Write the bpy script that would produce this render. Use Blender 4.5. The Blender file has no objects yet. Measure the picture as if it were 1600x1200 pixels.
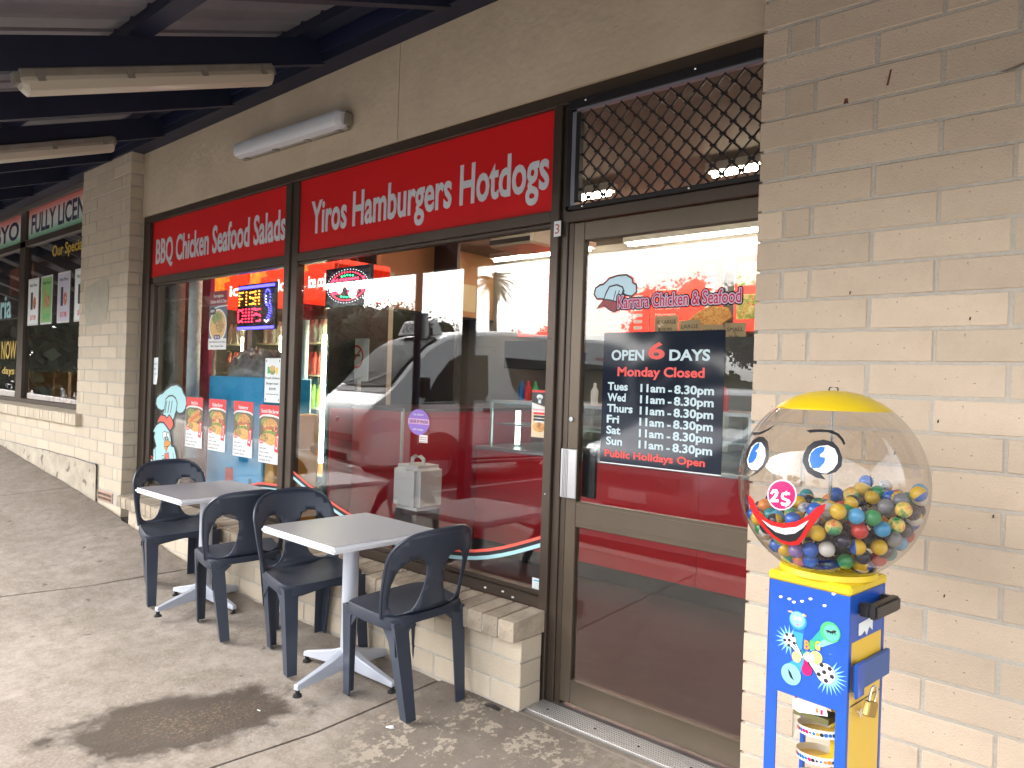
import bpy, bmesh, math, random
from math import sin, cos, pi, radians, sqrt, atan2, hypot
from mathutils import Vector, Matrix
from mathutils.geometry import delaunay_2d_cdt

random.seed(7)
SC = bpy.context.scene
COL = SC.collection

# ------------------------------------------------------------------ camera, sky, sun, exposure
cam = bpy.data.cameras.new('camera')
cam.sensor_width = 36.0
cam.lens = 1154.72 / 1600 * 36
cam.clip_start = 0.05
cam.clip_end = 900
cam_o = bpy.data.objects.new('camera', cam)
COL.objects.link(cam_o)
YAW, PIT, ROL = 0.72687, -0.0011, 0.03281
f_ = Vector((-sin(YAW) * cos(PIT), cos(YAW) * cos(PIT), sin(PIT)))
r_ = Vector((cos(YAW), sin(YAW), 0))
u_ = r_.cross(f_)
rr = r_ * cos(ROL) + u_ * sin(ROL)
uu = -r_ * sin(ROL) + u_ * cos(ROL)
cam_o.matrix_world = Matrix(((rr.x, uu.x, -f_.x, 1.0412), (rr.y, uu.y, -f_.y, -2.3775), (rr.z, uu.z, -f_.z, 1.4038), (0, 0, 0, 1)))
SC.camera = cam_o

world = bpy.data.worlds.new('World')
SC.world = world
world.use_nodes = True
wn = world.node_tree
wn.nodes.clear()
sky = wn.nodes.new('ShaderNodeTexSky')
sky.sky_type = 'NISHITA'
sky.sun_disc = False
sky.sun_elevation = radians(35.5)
sky.sun_rotation = radians(245)
sky.dust_density = 4.0
sky.air_density = 1.0
hs = wn.nodes.new('ShaderNodeHueSaturation')
hs.inputs['Saturation'].default_value = 0.22
hs.inputs['Value'].default_value = 1.0
bgn = wn.nodes.new('ShaderNodeBackground')
bgn.inputs['Strength'].default_value = 0.15
wo = wn.nodes.new('ShaderNodeOutputWorld')
wn.links.new(sky.outputs[0], hs.inputs['Color'])
wn.links.new(hs.outputs[0], bgn.inputs['Color'])
wn.links.new(bgn.outputs[0], wo.inputs[0])

sun = bpy.data.lights.new('sun', 'SUN')
sun.energy = 0.5
sun.angle = radians(110)
sun.color = (1.0, 0.975, 0.95)
sun_o = bpy.data.objects.new('sun', sun)
COL.objects.link(sun_o)
sun_o.rotation_euler = Vector((-0.74, -0.34, 0.58)).to_track_quat('Z', 'Y').to_euler()
SC.view_settings.view_transform = 'Standard'
SC.view_settings.look = 'None'
SC.view_settings.gamma = 1.0
SC.view_settings.exposure = 2.8

# ------------------------------------------------------------------ materials
MATS = {}


def mat(name, col, rough=0.6, metal=0.0, noise=None, bump=None, emit=None, rv=0.0, spec=0.5, speck=None, coat=0.0):
    """procedural principled material. noise=(scale, amount, colour2), bump=(scale, strength), rv = per-object brightness spread"""
    if name in MATS:
        return MATS[name]
    m = bpy.data.materials.new(name)
    m.use_nodes = True
    nt = m.node_tree
    N = nt.nodes
    L = nt.links
    b = N['Principled BSDF']
    b.inputs['Roughness'].default_value = rough
    b.inputs['Metallic'].default_value = metal
    b.inputs['Specular IOR Level'].default_value = spec
    b.inputs['Coat Weight'].default_value = coat
    col = tuple(col) + (1,)
    b.inputs['Base Color'].default_value = col
    tc = N.new('ShaderNodeTexCoord')
    src = None
    if noise:
        sc, amt, c2 = noise
        n = N.new('ShaderNodeTexNoise')
        n.inputs['Scale'].default_value = sc
        n.inputs['Detail'].default_value = 6
        n.inputs['Roughness'].default_value = 0.65
        L.new(tc.outputs['Object'], n.inputs['Vector'])
        r = N.new('ShaderNodeMapRange')
        r.inputs[1].default_value = 0.35
        r.inputs[2].default_value = 0.65
        r.inputs[4].default_value = amt
        L.new(n.outputs[0], r.inputs[0])
        mx = N.new('ShaderNodeMix')
        mx.data_type = 'RGBA'
        mx.inputs[6].default_value = col
        mx.inputs[7].default_value = tuple(c2) + (1,)
        L.new(r.outputs[0], mx.inputs[0])
        src = mx.outputs[2]
    if speck:
        sc, thr, c2 = speck
        n = N.new('ShaderNodeTexNoise')
        n.inputs['Scale'].default_value = sc
        n.inputs['Detail'].default_value = 3
        L.new(tc.outputs['Object'], n.inputs['Vector'])
        r = N.new('ShaderNodeMapRange')
        r.inputs[1].default_value = thr
        r.inputs[2].default_value = thr + 0.06
        L.new(n.outputs[0], r.inputs[0])
        mx = N.new('ShaderNodeMix')
        mx.data_type = 'RGBA'
        if src:
            L.new(src, mx.inputs[6])
        else:
            mx.inputs[6].default_value = col
        mx.inputs[7].default_value = tuple(c2) + (1,)
        L.new(r.outputs[0], mx.inputs[0])
        src = mx.outputs[2]
    if rv:
        oi = N.new('ShaderNodeObjectInfo')
        r = N.new('ShaderNodeMapRange')
        r.inputs[3].default_value = 1 - rv
        r.inputs[4].default_value = 1 + rv
        L.new(oi.outputs['Random'], r.inputs[0])
        h = N.new('ShaderNodeHueSaturation')
        if src:
            L.new(src, h.inputs['Color'])
        else:
            h.inputs['Color'].default_value = col
        L.new(r.outputs[0], h.inputs['Value'])
        src = h.outputs[0]
    if src:
        L.new(src, b.inputs['Base Color'])
    if bump:
        sc, st = bump
        n = N.new('ShaderNodeTexNoise')
        n.inputs['Scale'].default_value = sc
        n.inputs['Detail'].default_value = 5
        L.new(tc.outputs['Object'], n.inputs['Vector'])
        bp = N.new('ShaderNodeBump')
        bp.inputs['Strength'].default_value = st
        bp.inputs['Distance'].default_value = 0.01
        L.new(n.outputs[0], bp.inputs['Height'])
        L.new(bp.outputs[0], b.inputs['Normal'])
    if emit:
        b.inputs['Emission Color'].default_value = tuple(emit[0]) + (1,)
        b.inputs['Emission Strength'].default_value = emit[1]
    MATS[name] = m
    return m


def glass(name, tint=(1, 1, 1), r0=0.045, rough=0.0, wob=0.0):
    if name in MATS:
        return MATS[name]
    m = bpy.data.materials.new(name)
    m.use_nodes = True
    nt = m.node_tree
    N, L = nt.nodes, nt.links
    N.clear()
    out = N.new('ShaderNodeOutputMaterial')
    mix = N.new('ShaderNodeMixShader')
    tr = N.new('ShaderNodeBsdfTransparent')
    tr.inputs[0].default_value = tuple(tint) + (1,)
    gl = N.new('ShaderNodeBsdfGlossy')
    gl.inputs['Roughness'].default_value = rough
    lw = N.new('ShaderNodeLayerWeight')
    lw.inputs[0].default_value = 0.5
    pw = N.new('ShaderNodeMath')
    pw.operation = 'POWER'
    pw.inputs[1].default_value = 3.6
    L.new(lw.outputs['Facing'], pw.inputs[0])
    mr = N.new('ShaderNodeMapRange')
    mr.inputs[3].default_value = r0
    mr.inputs[4].default_value = 1.0
    L.new(pw.outputs[0], mr.inputs[0])
    L.new(mr.outputs[0], mix.inputs[0])
    L.new(tr.outputs[0], mix.inputs[1])
    L.new(gl.outputs[0], mix.inputs[2])
    L.new(mix.outputs[0], out.inputs[0])
    if wob:
        tc = N.new('ShaderNodeTexCoord')
        n = N.new('ShaderNodeTexNoise')
        n.inputs['Scale'].default_value = 1.3
        n.inputs['Detail'].default_value = 1
        L.new(tc.outputs['Object'], n.inputs['Vector'])
        bp = N.new('ShaderNodeBump')
        bp.inputs['Strength'].default_value = wob
        bp.inputs['Distance'].default_value = 0.01
        L.new(n.outputs[0], bp.inputs['Height'])
        L.new(bp.outputs[0], gl.inputs['Normal'])
    MATS[name] = m
    return m


def gradient_mat(name, stops, z0, z1, rough=0.4):
    """flat print whose colour changes with world height (a printed sign)"""
    m = bpy.data.materials.new(name)
    m.use_nodes = True
    N, L = m.node_tree.nodes, m.node_tree.links
    b = N['Principled BSDF']
    b.inputs['Roughness'].default_value = rough
    g = N.new('ShaderNodeNewGeometry')
    s = N.new('ShaderNodeSeparateXYZ')
    L.new(g.outputs['Position'], s.inputs[0])
    r = N.new('ShaderNodeMapRange')
    r.inputs[1].default_value = z0
    r.inputs[2].default_value = z1
    L.new(s.outputs['Z'], r.inputs[0])
    cr = N.new('ShaderNodeValToRGB')
    e = cr.color_ramp.elements
    e[0].position, e[0].color = stops[0][0], tuple(stops[0][1]) + (1,)
    e[1].position, e[1].color = stops[-1][0], tuple(stops[-1][1]) + (1,)
    for p, c in stops[1:-1]:
        x = e.new(p)
        x.color = tuple(c) + (1,)
    L.new(r.outputs[0], cr.inputs[0])
    L.new(cr.outputs[0], b.inputs['Base Color'])
    return m


def food_mat(name, cols, scale=60):
    """printed food photograph: blotches of several colours"""
    if name in MATS:
        return MATS[name]
    m = bpy.data.materials.new(name)
    m.use_nodes = True
    N, L = m.node_tree.nodes, m.node_tree.links
    b = N['Principled BSDF']
    b.inputs['Roughness'].default_value = 0.45
    tc = N.new('ShaderNodeTexCoord')
    v = N.new('ShaderNodeTexVoronoi')
    v.inputs['Scale'].default_value = scale
    L.new(tc.outputs['Object'], v.inputs['Vector'])
    s = N.new('ShaderNodeSeparateColor')
    L.new(v.outputs['Color'], s.inputs[0])
    n = N.new('ShaderNodeTexNoise')
    n.inputs['Scale'].default_value = scale * 1.3
    n.inputs['Detail'].default_value = 4
    L.new(tc.outputs['Object'], n.inputs['Vector'])
    ad = N.new('ShaderNodeMath')
    ad.operation = 'MULTIPLY_ADD'
    ad.inputs[1].default_value = 0.5
    L.new(s.outputs[0], ad.inputs[0])
    L.new(n.outputs[0], ad.inputs[2])
    sb = N.new('ShaderNodeMath')
    sb.operation = 'SUBTRACT'
    sb.inputs[1].default_value = 0.25
    L.new(ad.outputs[0], sb.inputs[0])
    cr = N.new('ShaderNodeValToRGB')
    e = cr.color_ramp.elements
    k = len(cols)
    e[0].position, e[0].color = 0.1, tuple(cols[0]) + (1,)
    e[1].position, e[1].color = 0.9, tuple(cols[-1]) + (1,)
    for i in range(1, k - 1):
        x = e.new(0.1 + 0.8 * i / (k - 1))
        x.color = tuple(cols[i]) + (1,)
    L.new(sb.outputs[0], cr.inputs[0])
    L.new(cr.outputs[0], b.inputs['Base Color'])
    MATS[name] = m
    return m


# ------------------------------------------------------------------ objects
def link(name, me, m, parent=None, label=None, kind=None, loc=None, rot=None, local=False):
    o = bpy.data.objects.new(name, me)
    COL.objects.link(o)
    if m is not None and not me.materials:
        me.materials.append(m)
    if loc is not None:
        o.location = loc
    if rot is not None:
        o.rotation_euler = rot
    if parent is not None:
        o.parent = parent
        if not local:
            top = parent
            while top.parent is not None:
                top = top.parent
            # every part is modelled in world space: undo the base offset of its thing once
            if parent is top:
                o.matrix_parent_inverse = (Matrix.Translation(top.location) @ top.rotation_euler.to_matrix().to_4x4()).inverted()
            elif parent.location.length > 0 or parent.rotation_euler.to_matrix() != Matrix.Identity(3):
                o.matrix_parent_inverse = (Matrix.Translation(parent.location) @ parent.rotation_euler.to_matrix().to_4x4()).inverted()
    if label:
        o['label'] = label
    if kind:
        o['kind'] = kind
    return o


def thing(name, label, cat, group=None, loc=(0, 0, 0), rotz=0.0):
    o = bpy.data.objects.new(name, None)
    o.empty_display_size = 0.1
    COL.objects.link(o)
    o.location = loc
    o.rotation_euler = (0, 0, rotz)
    o['label'] = label
    o['category'] = cat
    if group:
        o['group'] = group
    return o


def tag(o, label, cat, group=None):
    o['label'] = label
    o['category'] = cat
    if group:
        o['group'] = group
    return o


def copy_tree(o, parent=None):
    c = o.copy()
    COL.objects.link(c)
    if parent is not None:
        c.parent = parent
    for ch in list(o.children):
        copy_tree(ch, c)
    return c


class MB:
    def __init__(s):
        s.v = []
        s.f = []

    def add(s, vs, fs):
        n = len(s.v)
        s.v += [tuple(v) for v in vs]
        s.f += [tuple(i + n for i in f) for f in fs]
        return s

    def box(s, x0, x1, y0, y1, z0, z1, T=None):
        vs = [(x0, y0, z0), (x1, y0, z0), (x1, y1, z0), (x0, y1, z0), (x0, y0, z1), (x1, y0, z1), (x1, y1, z1), (x0, y1, z1)]
        if T is not None:
            vs = [tuple(T @ Vector(v)) for v in vs]
        return s.add(vs, [(0, 3, 2, 1), (4, 5, 6, 7), (0, 1, 5, 4), (1, 2, 6, 5), (2, 3, 7, 6), (3, 0, 4, 7)])

    def prism(s, pts, p0, p1):
        """closed 2-D section list of 3-D points pts swept from offset p0 to p1"""
        n = len(pts)
        a = [tuple(Vector(p) + Vector(p0)) for p in pts]
        b = [tuple(Vector(p) + Vector(p1)) for p in pts]
        return s.add(a + b, [tuple(range(n))[::-1], tuple(range(n, 2 * n))] + [(i, (i + 1) % n, n + (i + 1) % n, n + i) for i in range(n)])

    def loft(s, rings, cap=True, closed=True):
        n = len(rings[0])
        vs = [p for r in rings for p in r]
        fs = []
        for k in range(len(rings) - 1):
            for i in range(n if closed else n - 1):
                j = (i + 1) % n
                fs.append((k * n + i, k * n + j, (k + 1) * n + j, (k + 1) * n + i))
        if cap:
            fs.append(tuple(range(n))[::-1])
            fs.append(tuple(range((len(rings) - 1) * n, len(rings) * n)))
        return s.add(vs, fs)

    def tube(s, path, r, n=8, cap=True):
        path = [Vector(p) for p in path]
        rs = r if isinstance(r, (list, tuple)) else [r] * len(path)
        rings = []
        ref = None
        for i, p in enumerate(path):
            d = (path[min(i + 1, len(path) - 1)] - path[max(i - 1, 0)]).normalized()
            if ref is None:
                ref = Vector((0, 0, 1)) if abs(d.z) < 0.9 else Vector((1, 0, 0))
            a = d.cross(ref).normalized()
            b = d.cross(a).normalized()
            ref = -b if False else ref
            rings.append([tuple(p + (a * cos(t * 2 * pi / n) + b * sin(t * 2 * pi / n)) * rs[i]) for t in range(n)])
        return s.loft(rings, cap)

    def lathe(s, prof, c=(0, 0, 0), n=24, a0=0, a1=2 * pi):
        full = abs(a1 - a0 - 2 * pi) < 1e-6
        k = n if full else n + 1
        rings = [[(c[0] + r * cos(a0 + (a1 - a0) * t / n), c[1] + r * sin(a0 + (a1 - a0) * t / n), c[2] + z) for t in range(k)] for r, z in prof]
        return s.loft(rings, cap=False, closed=full)

    def sphere(s, c, r, n=12, m=8, sx=1, sy=1, sz=1):
        prof = [(r * sin(pi * i / m), -r * cos(pi * i / m)) for i in range(m + 1)]
        rings = [[(c[0] + q * cos(t * 2 * pi / n) * sx, c[1] + q * sin(t * 2 * pi / n) * sy, c[2] + z * sz) for t in range(n)] for q, z in prof]
        return s.loft(rings, cap=False)

    def mesh(s, name, smooth=False, bevel=0, seg=1, merge=True):
        me = bpy.data.meshes.new(name)
        me.from_pydata(s.v, [], s.f)
        bm = bmesh.new()
        bm.from_mesh(me)
        if merge:
            bmesh.ops.remove_doubles(bm, verts=bm.verts, dist=1e-5)
        bmesh.ops.recalc_face_normals(bm, faces=bm.faces)
        if bevel:
            ed = [e for e in bm.edges if e.is_manifold and e.calc_face_angle(0) > 0.5]
            bmesh.ops.bevel(bm, geom=ed, offset=bevel, segments=seg, affect='EDGES', clamp_overlap=True)
        if smooth:
            for f in bm.faces:
                f.smooth = True
            if smooth != 'all':
                for e in bm.edges:
                    if e.is_manifold and e.calc_face_angle(0) > 0.6:
                        e.smooth = False
        bm.to_mesh(me)
        bm.free()
        return me

    def build(s, name, m, parent=None, label=None, kind=None, smooth=False, bevel=0, seg=1, local=False):
        return link(name, s.mesh(name, smooth, bevel, seg), m, parent, label, kind, local=local)


def cdt(loops, step=0):
    """triangulate loops (first outer, rest holes) in 2-D, optionally with inner grid points"""
    vs, es = [], []
    for lp in loops:
        n0 = len(vs)
        vs += [Vector(p) for p in lp]
        es += [(n0 + i, n0 + (i + 1) % len(lp)) for i in range(len(lp))]
    if step:
        xs = [p[0] for p in loops[0]]
        ys = [p[1] for p in loops[0]]
        x = min(xs) + step / 2
        while x < max(xs):
            y = min(ys) + step / 2
            while y < max(ys):
                vs.append(Vector((x, y)))
                y += step
            x += step
    r = delaunay_2d_cdt(vs, es, [], 1, 1e-6)
    ov, of = r[0], r[2]

    def inside(p, lp):
        c = False
        for i in range(len(lp)):
            a, b = lp[i], lp[i - 1]
            if (a[1] > p[1]) != (b[1] > p[1]) and p[0] < (b[0] - a[0]) * (p[1] - a[1]) / (b[1] - a[1]) + a[0]:
                c = not c
        return c
    fs = []
    for f in of:
        c = sum((ov[i] for i in f), Vector((0, 0))) / len(f)
        if inside(c, loops[0]) and not any(inside(c, h) for h in loops[1:]):
            fs.append(tuple(f))
    return [tuple(v) for v in ov], fs


def flat(name, pts, m, parent=None, y=0.158, th=0.0006, map3=None, step=0, holes=(), label=None, local=False, smooth=False):
    """thin sheet with a 2-D outline (x, z) standing at depth y, front towards -y; map3 bends it into place"""
    v, f = cdt([pts] + list(holes), step)
    n = len(v)
    if map3 is None:
        def map3(a, b, d):
            return (a, y + d, b)
    V = [map3(a, b, 0) for a, b in v] + [map3(a, b, th) for a, b in v]
    F = [tuple(t) for t in f] + [tuple(i + n for i in t[::-1]) for t in f]
    cnt = {}
    for t in f:
        for i in range(len(t)):
            e = (t[i], t[(i + 1) % len(t)])
            cnt[e] = 1
    for (a, b) in list(cnt):
        if (b, a) not in cnt:
            F.append((b, a, a + n, b + n))
    mb = MB()
    mb.add(V, F)
    return link(name, mb.mesh(name, smooth), m, parent, label, local=local)


def rect(x0, x1, z0, z1):
    return [(x0, z0), (x1, z0), (x1, z1), (x0, z1)]


def ell(cx, cz, rx, rz, n=20, a0=0, a1=360):
    return [(cx + rx * cos(radians(a0 + (a1 - a0) * i / n)), cz + rz * sin(radians(a0 + (a1 - a0) * i / n))) for i in range(n if a1 - a0 == 360 else n + 1)]


def rrect(x0, x1, z0, z1, r, n=4):
    o = []
    for cx, cz, a in ((x1 - r, z1 - r, 0), (x0 + r, z1 - r, 90), (x0 + r, z0 + r, 180), (x1 - r, z0 + r, 270)):
        for i in range(n + 1):
            t = radians(a + 90 * i / n)
            o.append((cx + r * cos(t), cz + r * sin(t)))
    return o


TXT = {}


def text_mesh(s, bold=0.0, ext=0.0, shear=0.0):
    k = (s, bold, ext, shear)
    if k in TXT:
        return TXT[k]
    cu = bpy.data.curves.new('t', 'FONT')
    cu.body = s
    cu.offset = bold
    cu.extrude = ext
    cu.shear = shear
    cu.resolution_u = 3
    o = bpy.data.objects.new('t', cu)
    COL.objects.link(o)
    dg = bpy.context.evaluated_depsgraph_get()
    me = bpy.data.meshes.new_from_object(o.evaluated_get(dg))
    vs = [tuple(v.co) for v in me.vertices]
    fs = [tuple(p.vertices) for p in me.polygons]
    bpy.data.objects.remove(o)
    bpy.data.curves.remove(cu)
    bpy.data.meshes.remove(me)
    TXT[k] = (vs, fs)
    return TXT[k]


def text(s, x0, x1, z0, h, m, parent, y=0.156, bold=0.0, name='lettering', map3=None, local=False, label=None, slope=0.0, serif=False, th=0.0005):
    """lettering with baseline z0, from x0 to x1, capital height h; faces -y"""
    vs, fs = text_mesh(s, bold)
    if not vs:
        return None
    xa = min(v[0] for v in vs)
    xb = max(v[0] for v in vs)
    cap = 0.70
    k = (x1 - x0) / (xb - xa)
    if map3 is None:
        def map3(a, b, d):
            return (a, y + d, b)
    P = [map3(x0 + (v[0] - xa) * k, z0 + v[1] / cap * h + slope * (v[0] - xa) * k, 0) for v in vs]
    me = bpy.data.meshes.new(name)
    me.from_pydata(P, [], fs)
    bm = bmesh.new()
    bm.from_mesh(me)
    bmesh.ops.remove_doubles(bm, verts=bm.verts, dist=1e-6)
    r = bmesh.ops.extrude_face_region(bm, geom=list(bm.faces))
    off = Vector(map3(0, 0, th)) - Vector(map3(0, 0, 0))
    for e in r['geom']:
        if isinstance(e, bmesh.types.BMVert):
            e.co += off
    bmesh.ops.recalc_face_normals(bm, faces=bm.faces)
    bm.to_mesh(me)
    bm.free()
    return link(name, me, m, parent, label, local=local)


# ------------------------------------------------------------------ palette
BRICK = mat('brick_cream', (0.555, 0.445, 0.335), 0.85, noise=(5, 0.8, (0.475, 0.375, 0.28)), bump=(160, 0.35), rv=0.10, speck=(55, 0.69, (0.22, 0.18, 0.14)))
BRICK_L = mat('brick_pale', (0.54, 0.455, 0.345), 0.85, noise=(6, 0.6, (0.46, 0.385, 0.29)), bump=(140, 0.3), rv=0.10, speck=(80, 0.70, (0.25, 0.2, 0.15)))
SILLB = mat('brick_sill', (0.42, 0.345, 0.26), 0.85, noise=(14, 0.9, (0.27, 0.22, 0.165)), bump=(90, 0.4), rv=0.14, speck=(60, 0.66, (0.12, 0.1, 0.08)))
MORTAR = mat('mortar_grey', (0.46, 0.42, 0.365), 0.95, noise=(20, 0.7, (0.38, 0.345, 0.295)), bump=(120, 0.5))
PLASTER = mat('plaster_beige', (0.60, 0.49, 0.36), 0.9, noise=(3.5, 0.8, (0.50, 0.405, 0.29)), bump=(26, 0.4))
RENDER = mat('render_stained', (0.47, 0.41, 0.32), 0.9, noise=(6, 0.9, (0.33, 0.28, 0.215)), bump=(30, 0.6), speck=(9, 0.60, (0.17, 0.14, 0.11)))
BROWN = mat('anodised_brown', (0.060, 0.042, 0.030), 0.42, 0.35, noise=(3, 0.5, (0.085, 0.062, 0.046)))
BRONZE = mat('door_bronze', (0.115, 0.088, 0.062), 0.40, 0.45, noise=(2.5, 0.6, (0.085, 0.064, 0.045)))
BLACKM = mat('black_metal', (0.012, 0.011, 0.012), 0.5, 0.2)
NAVY = mat('steel_navy', (0.009, 0.012, 0.034), 0.5, noise=(6, 0.5, (0.015, 0.019, 0.046)))
ZINC = mat('roof_sheet_grey', (0.26, 0.26, 0.285), 0.55, 0.3, noise=(2, 0.5, (0.14, 0.14, 0.165)))
GALV = mat('grey_galvanised', (0.33, 0.31, 0.27), 0.5, 0.5, noise=(8, 0.6, (0.22, 0.19, 0.15)))
DIFF = mat('lamp_diffuser', (0.62, 0.64, 0.68), 0.35)
DIFFY = mat('lamp_diffuser_aged', (0.50, 0.45, 0.36), 0.35)
REDS = mat('sign_red', (0.66, 0.013, 0.016), 0.5, noise=(2.2, 0.6, (0.54, 0.010, 0.012)), spec=0.2)
LETT = mat('sign_lettering_grey', (0.62, 0.64, 0.68), 0.45)
WHITE = mat('print_white', (0.68, 0.69, 0.68), 0.55, spec=0.3)
PAPER = mat('paper_white', (0.72, 0.76, 0.76), 0.7)
BLACK = mat('print_black', (0.012, 0.012, 0.016), 0.45)
DARKB = mat('board_black', (0.014, 0.018, 0.030), 0.35)
RED = mat('print_red', (0.62, 0.02, 0.025), 0.45)
REDD = mat('print_dark_red', (0.25, 0.012, 0.02), 0.45)
CORAL = mat('print_coral', (0.72, 0.10, 0.07), 0.5)
ORANGE = mat('print_orange', (0.75, 0.25, 0.03), 0.5)
YELLOW = mat('print_yellow', (0.78, 0.52, 0.03), 0.45)
PALE = mat('decal_pale_blue', (0.36, 0.60, 0.63), 0.55, spec=0.3)
BLUE = mat('print_blue', (0.008, 0.12, 0.42), 0.4)
GREEN = mat('print_green', (0.05, 0.38, 0.12), 0.5)
PURPLE = mat('print_purple', (0.20, 0.10, 0.42), 0.5)
PINK = mat('print_pink', (0.50, 0.010, 0.11), 0.4, spec=0.3)
GLASS = glass('window_glass', (0.93, 0.95, 0.95), 0.056, wob=0.04)
CHROME = mat('chrome', (0.75, 0.75, 0.75), 0.15, 1.0)
ALU = mat('aluminium', (0.55, 0.55, 0.56), 0.35, 0.9)
FOODBUN = food_mat('food_bun', [(0.25, 0.10, 0.03), (0.50, 0.22, 0.05), (0.62, 0.36, 0.12), (0.42, 0.13, 0.03)], 55)
FOODMIX = food_mat('food_mix', [(0.25, 0.06, 0.02), (0.55, 0.20, 0.05), (0.10, 0.14, 0.02), (0.60, 0.45, 0.22), (0.50, 0.05, 0.02)], 110)
FOODMEAT = food_mat('food_meat', [(0.10, 0.03, 0.015), (0.35, 0.12, 0.05), (0.60, 0.12, 0.05), (0.75, 0.66, 0.5)], 50)
CHIPS = food_mat('food_chips', [(0.45, 0.2, 0.05), (0.62, 0.33, 0.07), (0.66, 0.45, 0.16), (0.45, 0.12, 0.03)], 130)
SALAD = food_mat('food_salad', [(0.05, 0.10, 0.02), (0.14, 0.22, 0.04), (0.32, 0.34, 0.10), (0.08, 0.10, 0.02)], 110)
# ================================================================== SETTING
HX = [(-30, 1.05), (-14, 0.85), (-8.67, 0.552), (-7.8, 0.473), (-7.04, 0.405), (-6.5, 0.365), (-6.1, 0.325), (-5.75, 0.288), (-5.25, 0.240), (-4.59, 0.186), (-4.28, 0.143),
      (-4.0, 0.118), (-3.83, 0.085), (-3.6, 0.052), (-3.2, 0.044), (-1.0, 0.038), (0.5, 0.02), (4, -0.03), (30, -0.3)]


def lerp(tab, x):
    for (a, b), (c, d) in zip(tab, tab[1:]):
        if x <= c:
            return b + (d - b) * max(0, x - a) / (c - a)
    return tab[-1][1]


def gz(x, y):
    """pavement height: it climbs to the left and falls away from the shops"""
    t = max(0.0, -0.04 - y)
    return lerp(HX, x) - 0.13 * min(t, 0.6) - 0.045 * max(0.0, t - 0.6)


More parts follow.
